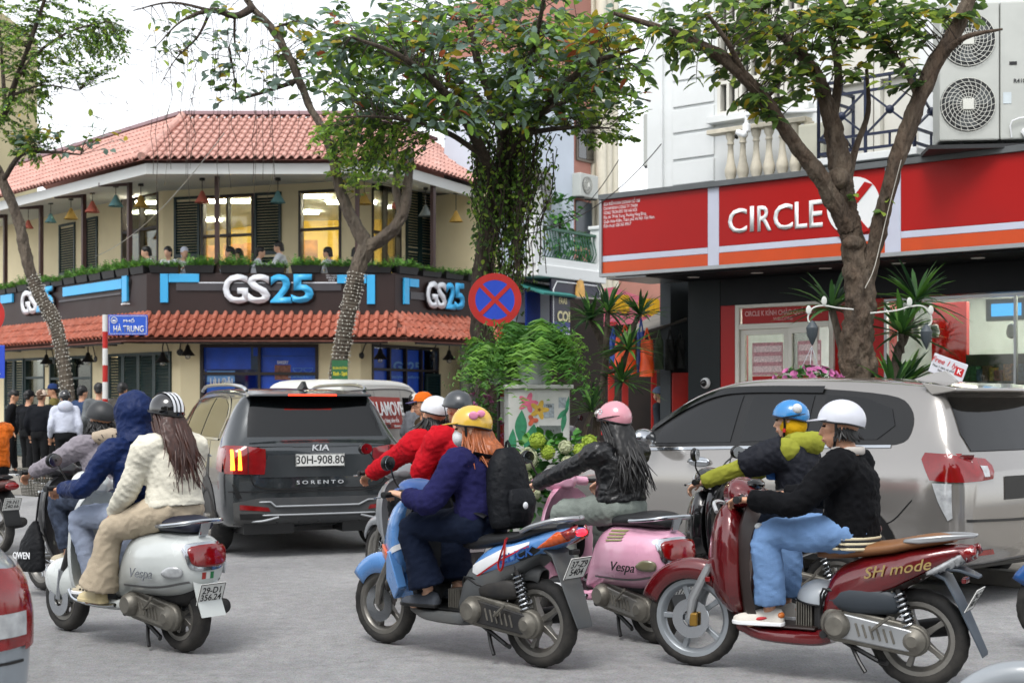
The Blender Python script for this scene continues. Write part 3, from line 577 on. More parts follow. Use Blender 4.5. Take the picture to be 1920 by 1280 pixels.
mb = MB(); CK.box(mb, aL-.03, aL+.26, z0u, zt, -.28, .06); mb.build('corner_pilaster', WHITE, CB, 0, .01)
mb = MB(); CK.box(mb, aW0-.1, aW1+.1, zw0-.13, zw0-.02, -.05, .16); mb.build('window_sill', WHITE, CB, 0, .01)
DG = glass('dim_glass', '#8fa0a8', .5, .15)
for i in range(4):
    x0 = aW0+(aW1-aW0)*i/4; window(CB, CK, [x0+.01, x0+(aW1-aW0)/4-.01, zw0, zw1], 2, 4, WINW, DG, .055)
window(CB, CK, [aD0, (aD0+aD1)/2-.01, 5.0, zd1], 1, 3, WINW, WINW, .09, [.4, .75], 'balcony_door'); window(CB, CK, [(aD0+aD1)/2+.01, aD1, 5.0, zd1], 1, 3, WINW, WINW, .09, [.4, .75], 'balcony_door')
mb = MB(); CK.box(mb, aL, aL+LU, 4.4, 9, -3.2, -3.0); CK.box(mb, aL, aL+LU, 9, zt+.05, -3.2, -.28); CK.box(mb, aL-.02, aL+.18, 0.1, zt, -3.2, -.29); mb.build('room_wall', M('dark_room', '#4a4f52', .9), CB, 0)
# canopy box carrying the sign
SO = 1.2
aS0 = CK.at(1128, 440, SO)[0]; aS1 = 5.4; zS0 = CK.at(1500, 487, SO)[1]; zS1 = CK.at(1500, 330, SO)[1]
zS0 = (CK.at(1128, 517, SO)[1]+CK.at(1880, 461, SO)[1])/2; zS1 = (CK.at(1128, 370, SO)[1]+CK.at(1880, 280, SO)[1])/2
SGN = MB(); CK.box(SGN, aS0, aS1, zS0, zS1, -.05, SO-.03); SGN.build('canopy', M('canopy_grey', '#6e7173', .5, metal=.2, var=.1), CB, 0, .01)
def ckb(x0, y0, x1, y1, o0, o1, name, mat, b=.004): mb = MB(); CK.pbox(mb, x0, y0, x1, y1, o0, o1); return mb.build(name, mat, CB, 0, b)
def ckz(a0, a1, z0, z1, o0, o1, name, mat, b=.004): mb = MB(); CK.box(mb, a0, a1, z0, z1, o0, o1); return mb.build(name, mat, CB, 0, b)
hS = zS1-zS0; ax = lambda px: CK.at(px, 420, SO)[0]
ckz(aS0-.03, aS1, zS1-.05, zS1+.03, -.06, SO+.05, 'canopy_edge', M('edge_grey', '#5c6062', .5)); ckz(aS0-.03, aS1, zS0-.03, zS0+.025, SO-.06, SO+.03, 'canopy_edge', ALU); ckz(aS0-.03, aS0+.02, zS0+.026, zS1-.051, SO-.05, SO+.03, 'canopy_edge', ALU)
ckz(aS0+.02, ax(1327)-.002, zS0+hS*.245, zS1-.05, SO-.028, SO, 'sign_panel', REDP); ckz(ax(1348)+.002, ax(1659), zS0+hS*.245, zS1-.05, SO-.028, SO, 'sign_panel', REDP); ckz(ax(1689)+.002, aS1, zS0+hS*.245, zS1-.05, SO-.028, SO, 'sign_panel', REDP)
for x0, x1 in ((aS0+.02, ax(1327)), (ax(1348), ax(1659)), (ax(1689), aS1)):
    ckz(x0, x1, zS0+.026, zS0+hS*.165, SO-.028, SO, 'sign_stripe', ORNG); ckz(x0, x1, zS0+hS*.168, zS0+hS*.242, SO-.028, SO+.002, 'sign_stripe', LILAC)
ckz(ax(1327)+.001, ax(1348)-.001, zS0+.026, zS1-.05, SO-.028, SO+.001, 'sign_divider', LILAC); ckz(ax(1659)+.001, ax(1689)-.001, zS0+.026, zS1-.05, SO-.028, SO+.001, 'sign_divider', LILAC)
for ch, x0, x1 in (('C', 1366, 1401), ('I', 1407, 1414), ('R', 1421, 1447), ('C', 1451, 1487), ('L', 1491, 1514), ('E', 1518, 1543)):
    zm0 = CK.at((x0+x1)/2, 437-(x0-1366)*.072, SO)[1]; zm1 = CK.at((x0+x1)/2, 391-(x0-1366)*.105, SO)[1]
    txtbox(ch, PW, 'sign_letter', CB, CK, ax(x0), ax(x1), 4.86 if 0 else zm0, zm1, SO+.001, .012, .012)
cc = CK.at(1600, 386, SO); rr = .385; kd = MB(); n = 40
kd.loft([[CK.pt(cc[0]+rr*cos(2*pi*i/n), cc[1]+rr*sin(2*pi*i/n), o) for i in range(n)] for o in (SO+.001, SO+.014)]); kd.build('sign_disc', PW, CB, 0)
kk = MB()
for poly in ([(-.30, -.55), (-.14, -.55), (-.14, .55), (-.30, .55)], [(-.14, -.02), (.24, .42), (.40, .36), (-.02, -.08)], [(-.06, -.02), (.34, -.48), (.20, -.52), (-.14, -.12)]): kk.loft([[CK.pt(cc[0]+x*.72, cc[1]+z*.72, o) for x, z in poly] for o in (SO+.015, SO+.022)])
kk.build('sign_letter', REDP, CB, 0)
words('ĐỊA ĐIỂM KINH DOANH SỐ 108\nCHI NHÁNH CÔNG TY TNHH\nVÒNG TRÒN ĐỎ TẠI HÀ NỘI\nĐịa chỉ: 79 Hà Trung, Phường Hàng Bông,\nQuận Hoàn Kiếm, Thành phố Hà Nội, Việt Nam.\nĐiện thoại: 028 362 09017', CK, 1132, 372, 1228, 424, SO+.001, PW, CB, 0, 0, align='LEFT')
# canopy underside, metallic at the open end
ckz(aS0+.03, aP, zS0-.06, zS0-.032, -.04, SO-.08, 'soffit_panel', M('soffit_metal', '#8b8e90', .3, metal=.8, var=.35, aniso=(1, 1, 14), vs=5)); ckz(aP, aS1, zS0-.06, zS0-.032, -.04, SO-.08, 'soffit_panel', NAVY)
for i in range(5): c = CK.pt(aP+.5+i*1.1, zS0-.065, .6); MB().cyl(c, c+V((0, 0, .012)), .09, n=14).build('downlight', M('downlight', '#dcdcd8', .4), CB)
# lower front
zc = zS0-.06; FLO = .34
mb = MB(); CK.box(mb, aP-.35, aS1, .1, FLO, -5, .35); mb.build('entrance_step', M('step_stone', '#6f6d6a', .7, var=.2), CB, 0, .01)
ckz(aP, CK.at(1350, 640)[0], FLO, zc, -.4, .0, 'pier', DKG); ckz(CK.at(1350, 640)[0]+.003, aS1, CK.at(1500, 566)[1], zc, -.4, -.002, 'fascia', NAVY)
zh = CK.at(1500, 566)[1]
ckz(CK.at(1350, 640)[0]+.004, CK.at(1377, 640)[0], FLO, zh, -.4, -.01, 'red_pier', REDP)
x0, x1 = CK.at(1378, 640)[0], CK.at(1562, 640)[0]; zD = CK.at(1470, 611)[1]
for a0, a1, q0, q1 in ((x0, x0+.07, FLO, zh), (x1-.07, x1, FLO, zh), (x0+.07, x1-.07, zh-.05, zh), (x0+.07, x1-.07, zD-.03, zD+.05)): ckz(a0+.001, a1, q0, q1, -.12, .0, 'door_frame', WINW)
ckz(x0+.1, x1-.1, zD+.055, zh-.055, -.08, -.04, 'header_sign', REDP)
words('CIRCLE K KÍNH CHÀO QUÝ KHÁCH', CK, 1397, 578, 1541, 592, -.038, flat('print_pink', '#d9a0a0'), CB, .02); words('WELCOME', CK, 1450, 594, 1487, 600, -.038, flat('print_pink', '#d9a0a0'), CB, .01)
ckz(CK.at(1562, 640)[0]+.003, CK.at(1655, 640)[0], FLO, zh, -.45, -.05, 'red_wall', REDP); 
def leaf(a0, a1, off, ang, name):
    piv = CK.pt(a0, 0, off); d = CK.e*cos(ang)+CK.n*sin(ang); f = Face(piv, d, CK.n); L_ = a1-a0; zz1 = zD-.035
    mb = MB(); fw = .08
    for q in ((0, fw, FLO+.02, zz1), (L_-fw, L_, FLO+.02, zz1), (fw, L_-fw, zz1-fw, zz1), (fw, L_-fw, FLO+.02, FLO+.2)): f.box(mb, *q, -.025, .025)
    o = mb.build(name, WINW, CB, 0, .004); g = MB(); f.box(g, fw, L_-fw, FLO+.2, zz1-fw, -.004, .004); g.build('pane', GLASS, o, 0); mb = MB(); mb.tube([f.pt(L_-.13, 1.2, .03), f.pt(L_-.13, 1.2, .08), f.pt(L_-.13, 1.7, .08), f.pt(L_-.13, 1.7, .03)], .014, 8); mb.build('handle', ALU, o); return f, o
xm = CK.at(1478, 640)[0]
f1, d1 = leaf(x0+.075, xm-.02, -.06, 0, 'door'); f2, d2 = leaf(xm+.02, x1-.08, .0, .35, 'door')
for f, pw, o in ((f1, .52, d1), (f2, .5, d2)):
    for z0, z1, m in ((1.93, 2.42, M('notice_print', '#b9868c', .6, var=.5, vs=40)), (FLO+.5, 1.92, REDP)):
        mb = MB(); f.box(mb, .2, .2+pw, z0, z1, .006, .01); mb.build('notice', m, o, 0)
    for i in range(3):
        mb = MB(); f.box(mb, .22, .2+pw-.02, 1.98+i*.15, 2.07+i*.15, .0105, .0125); mb.build('notice_row', M('notice_row', '#d9c3c3', .6, var=.6, vs=70), o, 0)
MB().sphere(f1.pt(.45, 1.62, .03), (.12, .03, .12), 14, 8).build('round_sticker', PW, d1)
# shop window and interior
xw0, xw1 = CK.at(1655, 640)[0]+.01, 5.3
window(CB, CK, [xw0, xw1, FLO+.25, zh-.02], 2, 1, ALU, GLASS, .04, d0=-.1, d1=-.02); ckz(xw0, xw1, FLO, FLO+.245, -.4, -.01, 'plinth', DKG)
ckz(aP-.3, aS1, FLO, zc, -5.0, -4.9, 'shop_back_wall', M('shop_white', '#b9c2c4', .7, var=.1)); ckz(aS1-.1, aS1, FLO, zc, -4.9, -.5, 'shop_side_wall', M('shop_white2', '#aeb6b8', .7)); ckz(aP-.3, aS1, zc-.05, zc+.0, -4.9, -.45, 'shop_ceiling', M('shop_ceiling', '#c9cbc9', .8))
ckz(aP+.0, aP+.1, FLO, zc, -4.9, -.41, 'shop_side_wall', M('shop_white2'))
for i in range(7): ckz(1.0+i*.62, 1.08+i*.62, zc-.12, zc-.07, -4.2, -.9, 'shop_light', M('store_tube', '#fff8ea', .5, emit=16, var=0), 0)
ckz(CK.at(1660, 600)[0], CK.at(1715, 600)[0]+.1, 1.6, zh, -1.6, -1.5, 'red_partition', REDP)
GOODS = [M('goods_%d' % i, c, .5, var=.7, vs=30) for i, c in enumerate(('#7a3030', '#a08a30', '#3a5a7a', '#8a8a86', '#5a3a2a', '#2f6a44', '#a86a2a', '#c8c8c4'))]
for s, off in enumerate((-.55, -1.15, -2.2)):
    ckz(2.0, xw1-.1, FLO, FLO+1.55, off-.32, off-.28, 'shelf_back', BLACK, 0)
    for lv in range(5):
        ckz(2.0, xw1-.1, FLO+.18+lv*.32, FLO+.20+lv*.32, off-.279, off, 'shelf_board', M('shelf_metal', '#4c5256', .5), 0)
        g = [MB() for _ in GOODS]; a = 2.05
        while a < xw1-.2:
            wd = random.uniform(.06, .13); hh = random.uniform(.14, .27); CK.box(g[random.randrange(len(g))], a, a+wd-.008, FLO+.205+lv*.32, FLO+.205+lv*.32+hh, off-.2, off-.03); a += wd
        for gm, m in zip(g, GOODS):
            if gm.v: stuff(gm.build('goods', m, CB, 0))
ckz(CK.at(1820, 575)[0], CK.at(1895, 575)[0], CK.at(1850, 598)[1], CK.at(1850, 556)[1], -.62, -.5, 'insect_trap', M('trap_grey', '#7d8688', .4)); ckz(CK.at(1832, 575)[0], CK.at(1888, 575)[0], CK.at(1850, 592)[1]+.02, CK.at(1850, 563)[1]-.02, -.5, -.47, 'trap_lamp', M('trap_lamp', '#2c86c8', .4, emit=1.6, var=.3, vs=20, aniso=(1, 1, 6)))
ckz(CK.at(1765, 560)[0], CK.at(1910, 560)[0], 1.75, 2.2, -.9, -.8, 'shop_counter', M('counter_dark', '#2a2e32', .5))
for px in (1700, 1735, 1880): c = CK.pt(CK.at(px, 620)[0], CK.at(px, 622)[1], -.3); MB().lathe([(.01, .12), (.05, .1), (.07, 0), (.05, -.06), (.01, -.08)], 12, c).build('hanging_decoration', PW, CB)
# security cameras on the pier
for px, py in ((1318, 718), (1580, 690)):
    a, z = CK.at(px, py, .08); c = CK.pt(a, z, 0.0); q = thing('security_camera', 'white dome security camera on dark pier' if px < 1400 else 'white dome security camera beside the tree trunk at store front', 'camera', c)
    MB().sphere((0, 0, 0), (.085, .085, .085), 14, 9).build('dome', PW, q); MB().sphere(CK.n*.045, .06, 12, 8).build('lens', M('lens_black', '#0a0a0c', .1), q)
# balustrade of turned stone
STONE = M('baluster_stone', '#c6bfae', .8, var=.18, vs=8, bump=.2, bs=50)
zb0 = zS1+.0; zb1 = CK.at(1430, 245, .35)[1]
for i, px in enumerate((1370, 1393, 1418, 1442, 1467, 1492, 1517)):
    a = CK.at(px, 300, .35)[0]; h = zb1-zb0; c = CK.pt(a, zb0+.03, .35)
    MB().lathe([(.07, 0), (.07, .05*h), (.05, .08*h), (.045, .12*h), (.085, .26*h), (.09, .34*h), (.06, .48*h), (.045, .62*h), (.04, .78*h), (.055, .8*h), (.045, .86*h), (.07, .92*h), (.075, h)], 14, c).build('baluster', STONE, CB, 50)
ckz(CK.at(1345, 300)[0]+.1, CK.at(1540, 300)[0], zb1+.03, zb1+.1, .26, .46, 'balustrade_rail', STONE, .01); ckz(CK.at(1345, 300)[0]+.1, CK.at(1540, 300)[0], zb0-.02, zb0+.03, .22, .48, 'balustrade_base', STONE, .01)
# dark blue iron balcony
IRON = M('blue_iron', '#16203c', .45, var=.1); bo = 1.0; a0, a1 = CK.at(1535, 250, bo)[0], CK.at(1715, 250, bo)[0]; z0, z1 = CK.at(1620, 288, bo)[1], CK.at(1620, 142, bo)[1]
bal = MB(); CK.box(bal, a0-.05, a1+.05, z0-.1, z0, -.02, bo+.05); bal.build('balcony_slab', WHITE, CB, 0, .01)
def railing(f_pt, L_, nx, label):
    mb = MB(); H_ = z1-z0; bt = .035; rows = (.06, .24, .80, .97)
    for r in rows: mb.beam(f_pt(0, z0+H_*r), f_pt(L_, z0+H_*r), bt if r < .95 else .06, bt)
    for i in range(nx+1): mb.beam(f_pt(L_*i/nx, z0), f_pt(L_*i/nx, z0+H_*.97), bt, bt)
    for i in range(nx):
        xa, xb = L_*i/nx, L_*(i+1)/nx; mb.beam(f_pt(xa, z0+H_*.24), f_pt(xb, z0+H_*.80), bt*.8, bt*.7); mb.beam(f_pt(xb, z0+H_*.24), f_pt(xa, z0+H_*.80), bt*.8, bt*.7); xm_ = (xa+xb)/2
        for r0, r1 in ((.06, .24), (.80, .97)): mb.beam(f_pt(xm_, z0+H_*r0), f_pt(xm_, z0+H_*r1), bt*.7, bt*.7)
        c = f_pt(xm_, z0+H_*.52); mb.sphere(c, .06, 10, 6)
    return mb
mb = railing(lambda x, z: CK.pt(a0+x, z, bo), a1-a0, 2, '')
mb2 = railing(lambda x, z: CK.pt(a1, z, bo-x), bo, 1, ''); mb3 = railing(lambda x, z: CK.pt(a0, z, bo-x), bo, 1, '')
for q in (mb, mb2, mb3): q.build('balcony_railing', IRON, CB, 30)
# electrical box and bullet camera on a bracket
a, z = CK.at(1520, 268, .5); q = thing('junction_box', 'beige metal junction box behind the tree fork above red sign', 'box', CK.pt(a, z, .35), atan2(CK.e.y, CK.e.x)); MB().box((0, 0, 0), (.4, .3, .55)).build('box', M('beige_metal', '#b9b8a8', .5, var=.1), q, 0, .015); MB().box((0, -.155, 0), (.36, .008, .5)).build('door', M('beige_metal'), q, 0, .004); MB().cyl((.13, -.165, 0), (.13, -.15, 0), .02).build('lock', ALU, q)
a, z = CK.at(1400, 240, .6); q = thing('security_camera', 'white bullet camera on long bracket over the stone balusters', 'camera', CK.pt(a, z, .6), atan2(CK.e.y, CK.e.x))
MB().tube([(0, 0, 0), (0, .0, .12), (.1, 0, .2), (1.1, .1, .12), (1.2, .12, .12)], .03, 8, k=3).build('bracket', PW, q); MB().box((0, 0, .0), (.1, .09, .13)).build('housing', PW, q, 0, .02); MB().box((-.06, -.05, -.08), (.18, .085, .085), Matrix.Rotation(.4, 3, 'Y')).build('body', PW, q, 0, .03); MB().cyl((-.155, -.05, -.125), (-.135, -.05, -.115), .036, n=12).build('lens', M('lens_black'), q)
# ---- twin-fan outdoor unit
ACW = M('ac_shell', '#b4b7b2', .5, var=.06); GRL = M('ac_grille', '#cfd0c8', .5, var=.05); ACD = M('ac_dark', '#26282a', .6)
def ac_unit(loc, rz, wd, dp, ht, fans, label, r=.3, lab=None):
    t = thing('air_conditioner', label, 'air conditioner', loc, rz); MB().box((0, 0, ht/2), (wd, dp, ht)).build('casing', ACW, t, 0, .02)
    for x, z in fans:
        MB().cyl((x, -dp/2-.004, z), (x, -dp/2+.05, z), r, n=28).build('fan_well', ACD, t); g = MB()
        for k in range(1, 8): g.ring((x, -dp/2-.03, z), r*k/7.2, .004, (0, 1, 0), 32, 5)
        for k in range(24):
            b0 = 2*pi*k/24; g.tube([(x+r*.12*cos(b0), -dp/2-.032, z+r*.12*sin(b0)), (x+r*.6*cos(b0+.25), -dp/2-.032, z+r*.6*sin(b0+.25)), (x+r*cos(b0+.55), -dp/2-.02, z+r*sin(b0+.55))], .004, 4)
        g.build('grille', GRL, t); MB().box((x, -dp/2-.04, z), (r*.4, .012, r*.4)).build('badge', GRL, t, 0, .005)
        fb = MB()
        for k in range(3): b0 = 2*pi*k/3; fb.add([(x, -dp/2-.01, z), (x+r*.9*cos(b0), -dp/2-.012, z+r*.9*sin(b0)), (x+r*.9*cos(b0+.9), -dp/2-.008, z+r*.9*sin(b0+.9))], [(0, 1, 2)])
        fb.build('fan_blade', M('fan_grey', '#54585a', .5), t)
    MB().beam((-wd*.35, 0, -.03), (-wd*.35, 0, .0), dp, .06).build('foot', ACD, t); MB().beam((wd*.35, 0, -.03), (wd*.35, 0, .0), dp, .06).build('foot', ACD, t); return t
Yac = 17.9; pa = P(1803, 280, Yac); hA = (280-25)/FPX*Yac; wA = .72
t = ac_unit((pa.x+.05, pa.y, zS1+.12), -.12, wA, .5, hA, ((-.02, hA*.26), (-.02, hA*.73)), 'large white twin fan air conditioner outdoor unit above the red sign', .335)
pb = P(1882, 280, 17.9); sp = MB(); sp.box((.62, .1, hA/2), (.5, .72, hA)); sp.build('side_casing', ACW, t, 0, .02)
txt('R410A', .07, PBLK, 'lettering', t, frame((.62, -.265, hA*.42), (1, 0, 0), (0, 0, 1)), .001, .02); MB().box((.52, -.264, hA*.55), (.09, .006, .04)).build('rating_plate', PBLK, t, 0); MB().box((.45, -.264, hA*.3), (.1, .004, .14)).build('peeled_sticker', M('sticker', '#c2ccd0', .6), t, 0)
MB().tube([(.5, -.27, .02), (.5, -.3, .22), (.78, -.3, .25), (.8, -.27, .02)], .01, 6, k=3).build('pipe', PW, t); MB().tube([(.65, -.27, .1), (.68, -.34, .02), (.72, -.34, -.12)], .045, 8, k=3).build('pipe_elbow', PW, t)
MB().box((.1, 0, -.08), (1.2, .6, .05)).build('shelf_bracket', ACD, t, 0)
# the next wall beyond the units
mb = MB(); CK.box(mb, 5.0, 9, 4.62, 9.2, -.3, .35); mb.build('wall_return', WHITE, CB, 0)
# ================================================================ houses down the side street
RS = Face((-2.47, 30), (.6, .8), (.8, -.6))
PALE = M('pale_blue_render', '#c3ccd8', .8, var=.06, vs=.8, dirt='#9aa4ad', da=.3); PINKW = M('pink_render', '#a9776a', .85, var=.15, vs=1.5, dirt='#7e6258', da=.4); CRM2 = M('cream_column', '#d6d0be', .8, var=.08, dirt='#a8a28c', da=.3)
def at0(px, off=0): return RS.at(px, 600, off)[0]
def hb(root, face, a0, a1, z0, z1, o0, o1, name, mat, b=0): mb = MB(); face.box(mb, a0, a1, z0, z1, o0, o1); return mb.build(name, mat, root, 0, b)
H1 = thing('townhouse', 'pale white townhouse with green railed balcony beside the corner shop', 'building')
a0, a1 = 3.56, at0(1076)
hb(H1, RS, a0, a1, 3.4, 9.6, -1.6, 0, 'wall', PALE); hb(H1, RS, a0+.9, a1, .1, 3.4, -.5, -.1, 'wall', M('shop_wall_dark', '#3d2f2c', .8))
mb = MB(); n = 34
for i in range(n): RS.box(mb, a0, a0+.88, .12+i*.09, .12+i*.09+.082, -.05, .0+.012*(i % 2))
sh = mb.build('roller_shutter', M('shutter_grey', '#8a898a', .5, var=.1), H1, 0)
w1 = hole(RS, 1004, 325, 1030, 390); window(H1, RS, [w1[0], w1[1], w1[2], w1[3]], 2, 2, M('bronze_frame', '#6a6258', .5), DG, .05, d0=.005, d1=.06)
w2 = [RS.at(965, 500)[0], RS.at(1003, 500)[0], RS.at(985, 552)[1], RS.at(985, 478)[1]]; hb(H1, RS, *w2, .002, .02, 'window', M('dim_window', '#39424a', .2)); mb = MB()
for i in range(7): x = w2[0]+(w2[1]-w2[0])*(i+.5)/7; mb.tube([RS.pt(x, w2[2], .05), RS.pt(x, w2[2]+.15, .28), RS.pt(x, w2[3]-.15, .2), RS.pt(x, w2[3], .05)], .012, 5, k=3)
for z in (w2[2]+.1, w2[3]-.1): mb.beam(RS.pt(w2[0], z, .1), RS.pt(w2[1], z, .1), .02, .02)
mb.build('window_grille', M('grille_grey', '#b7bcc2', .5), H1)
# balcony
BO = 1.0; b0, b1 = RS.at(1006, 480, BO)[0], RS.at(1126, 520, BO)[0]; zb = RS.at(1010, 495, BO)[1]; zt_ = RS.at(1012, 412, BO)[1]
hb(H1, RS, b0-.1, b1+.1, zb-.28, zb, -.1, BO+.1, 'balcony_slab', WHITE, .02); hb(H1, RS, b0, b1, zb, zb+.18, BO-.14, BO+.02, 'balcony_kerb', WHITE, .01)
for x in (b0, b1): hb(H1, RS, x-.16, x+.16, zb, zt_, BO-.2, BO+.06, 'balcony_post', WHITE, .01); hb(H1, RS, x-.2, x+.2, zt_, zt_+.09, BO-.24, BO+.1, 'post_cap', WHITE, .02)
mb = MB(); gr = M('green_iron', '#2f5a48', .5, var=.15); zr = zb+.2; zr1 = zt_-.16
mb.beam(RS.pt(b0+.17, zr1, BO-.06), RS.pt(b1-.17, zr1, BO-.06), .1, .06); mb.beam(RS.pt(b0+.17, zr, BO-.06), RS.pt(b1-.17, zr, BO-.06), .04, .03); n = 20
for i in range(n): x = b0+.25+(b1-b0-.5)*i/(n-1); mb.tube([RS.pt(x, zr, BO-.06), RS.pt(x, zr+.2, BO+.04), RS.pt(x, zr+.45, BO-.02), RS.pt(x, zr1, BO-.06)], .014, 5, k=2)
mb.build('railing', gr, H1)
ac_unit(RS.pt(b0+.15, zt_+.1, BO-.35), atan2(.8, .6), .75, .3, .62, ((-.12, .31),), 'white air conditioner outdoor unit on the post of green railed balcony', .22)
# shop front of the townhouse
aw0, aw1 = RS.at(1015, 515, 1.2)[0], RS.at(1135, 540, 1.2)[0]
mb = MB(); mb.loft([[RS.pt(a, z, o) for z, o in ((3.95, 1.25), (4.3, .2), (4.33, .2), (3.99, 1.28))] for a in (aw0, (aw0+aw1)/2)]); mb.build('awning', M('teal_awning', '#2f7a74', .7, var=.15), H1, 0)
mb = MB(); mb.loft([[RS.pt(a, z, o) for z, o in ((3.93, 1.2), (4.3, .15), (4.33, .15), (3.96, 1.22))] for a in ((aw0+aw1)/2+.02, aw1+.8)]); mb.build('awning', M('grey_awning', '#7d7b76', .7, var=.3, aniso=(30, 1, 1)), H1, 0)
SB = Face(RS.pt(0, 0, 1.05), RS.e, RS.n); x0, x1 = SB.at(1034, 560)[0], SB.at(1127, 560)[0]; zs0, zs1 = SB.at(1080, 632)[1], SB.at(1080, 527)[1]
sg = thing('shop_sign', 'dark blue shop sign with white outline and cream loaf picture', 'sign'); mb = MB(); SB.box(mb, x0, x1, zs0, zs1, -.06, .0); mb.build('sign_panel', M('sign_navy', '#15142f', .4, var=.1), sg, 0, .01)
mb = MB(); SB.box(mb, x0+.02, x1-.02, zs0+.03, zs0+.34, .001, .005); mb.build('sign_band', M('sign_blue', '#1c2470', .4), sg, 0)
mb = MB(); b_ = .05; pl = [(x0+.06, zs0+.06), (x1-.2, zs0+.06), (x1-.06, zs0+.25), (x1-.06, zs1-.2), (x1-.2, zs1-.06), (x0+.2, zs1-.06), (x0+.06, zs1-.25)]; mb.tube([SB.pt(a, z, .012) for a, z in pl], .016, 6, closed=True); mb.build('sign_outline', PW, sg)
ac_, zc_ = SB.at(1086, 552)
mb = MB(); mb.loft([[SB.pt(ac_+.17*cos(t), zc_+.38*sin(t), o) for t in np.linspace(0, 2*pi, 20, False)] for o in (.002, .05)]); mb.build('loaf_picture', M('loaf', '#d9a85a', .6, var=.3, vs=6), sg)
words('FAAS', SB, 1048, 558, 1063, 570, .006, M('print_cream', '#d8cfa0', .5), sg, .03); words('COM RANG', SB, 1045, 585, 1115, 605, .006, M('print_cream'), sg, .04); words('giá tốt Group', SB, 1056, 612, 1096, 620, .006, PW, sg, .02)
bp = MB(); RS.box(bp, at0(1004, .6), at0(1030, .6), 3.0, 4.1, .3, .34); bp.build('side_panel', M('panel_blue', '#0f3a9c', .4), H1, 0)
mb = MB(); RS.box(mb, at0(1085, .5), at0(1150, .5), 2.2, 2.9, .2, .5); mb.build('red_fascia', M('dull_red', '#6e1d17', .6, var=.2), H1, 0)
hb(GS, RS, 3.36, 3.55, 3.4, 6.4, -1.7, .03, 'end_wall', CREAM)
# next houses
H2 = thing('townhouse', 'pink and cream house with columns behind the red store sign', 'building')
c0, c1 = at0(1077)+.01, at0(1117); hb(H2, RS, c0, c1, .1, 12, -4, -.15, 'wall', PINKW); w = hole(RS, 1079, 215, 1112, 300, -.15); window(H2, Face(RS.pt(0, 0, -.15), RS.e, RS.n), w, 2, 2, M('bronze_frame'), DG, .06, d0=.005, d1=.05)
w = hole(RS, 1079, 382, 1112, 430, -.15); hb(H2, RS, w[0], w[1], w[2]-.4, w[3], -.149, -.13, 'window', M('dim_window'))
for px in (1118, 1129, 1141): x = at0(px); MB().lathe([(.14, 0), (.14, 8)], 14, RS.pt(x+.15, 4, .05)).build('column', CRM2, H2)
hb(H2, RS, at0(1117)+.03, at0(1152), .1, 12, -4, -.1, 'wall', CRM2)
ac_unit(RS.pt(at0(1090), RS.at(1090, 372)[1], .1), atan2(.8, .6), .8, .3, .58, ((-.1, .29),), 'small white air conditioner outdoor unit on the pink wall', .22)
H3 = thing('townhouse', 'far low house with pink upper wall and thatched parapet', 'building'); c = P(1180, 700, 46); mb = MB(); mb.box((c.x, c.y, 3.6), (3.4, 3, 7.4)); mb.build('wall', PINKW, H3, 0); mb = MB(); mb.box((c.x-.1, c.y-1.55, 6.6), (2.2, .2, .7)); mb.build('parapet', M('thatch', '#8f8566', .9, var=.4, vs=10, bump=.6), H3, 0, .05)
H4 = thing('townhouse', 'distant white house seen past the store sign end', 'building'); mb = MB(); mb.box((4.9, 52, 4.5), (4, 3, 9)); mb.build('wall', WHITE, H4, 0); mb = MB(); mb.box((4.55, 50.45, 8.0), (1.2, .1, .7)); mb.build('window', M('dim_window'), H4, 0)
H5 = thing('townhouse', 'tall yellow house behind the string-lit tree', 'building'); c = P(10, 700, 52); mb = MB(); mb.box((c.x-5.0, c.y+2, 8), (9, 6, 16)); mb.build('wall', M('yellow_render', '#c6bb94', .85, var=.12, vs=.6, dirt='#a3925c', da=.4), H5, 0)
for z in (8, 11, 14): mb = MB(); mb.box((c.x-2.3, c.y-1.02, z), (1.4, .1, 1.6)); mb.build('window', M('dim_window'), H5, 0, .01)
# grey unit hanging at the side of the store
ac_unit(V((2.75, 24.4, 5.55)), .5, .95, .4, .9, ((0, .45),), 'grey air conditioner outdoor unit hanging beside the white store house wall', .3)
# ---- market stall in the passage beside the store
ST = thing('market_stall', 'stall with corrugated grey awning and red posts beside the dark pier', 'stall')
y0, y1 = 22.6, 26.5; cor = MB(); n = 40; pl = []
A, B_, C_, D_ = P(1150, 640, y0), P(1288, 600, y0), P(1288, 560, y1), P(1190, 612, y1)
for i in range(n+1):
    t = i/n; pl.append([(A*(1-s)+D_*s)*(1-t)+(B_*(1-s)+C_*s)*t if 0 else (A*(1-t)+D_*t)*(1-s)+(B_*(1-t)+C_*t)*s + V((0, 0, .025*(-1)**i)) for s in np.linspace(0, 1, 8)])
cor.loft(pl, False); cor.build('awning', M('corrugated_grey', '#77726a', .6, var=.3, vs=3), ST, 60)
for px, y in ((1146, 22.7), (1172, 22.7), (1226, 26)): p = P(px, 700, y); MB().box((p.x, p.y, 1.1), (.1, .1, 2.0)).build('post', M('stall_red', '#b01e12', .5, var=.15), ST, 0, .01)
p = P(1276, 700, 22.9); MB().box((p.x, p.y, 1.05), (.32, .5, 1.9)).build('red_panel', M('stall_red'), ST, 0, .01)
p = P(1215, 700, 27.4); mb = MB(); mb.box((p.x, p.y, 1.8), (3.0, .1, 3.4)); mb.build('back_cloth', M('stall_dark', '#241d1a', .9, var=.4), ST, 0)
PNK = M('banner_pink', '#c4697c', .5, var=.15); YEL = M('banner_yellow', '#c99a10', .5, var=.2, vs=8, aniso=(8, 1, 1))
pb = thing('banner', 'pink and yellow cloth banner hanging over the market stall', 'banner'); f = Face(P(1130, 700, 27.0), (1, .12), (.12, -1)); mb = MB()
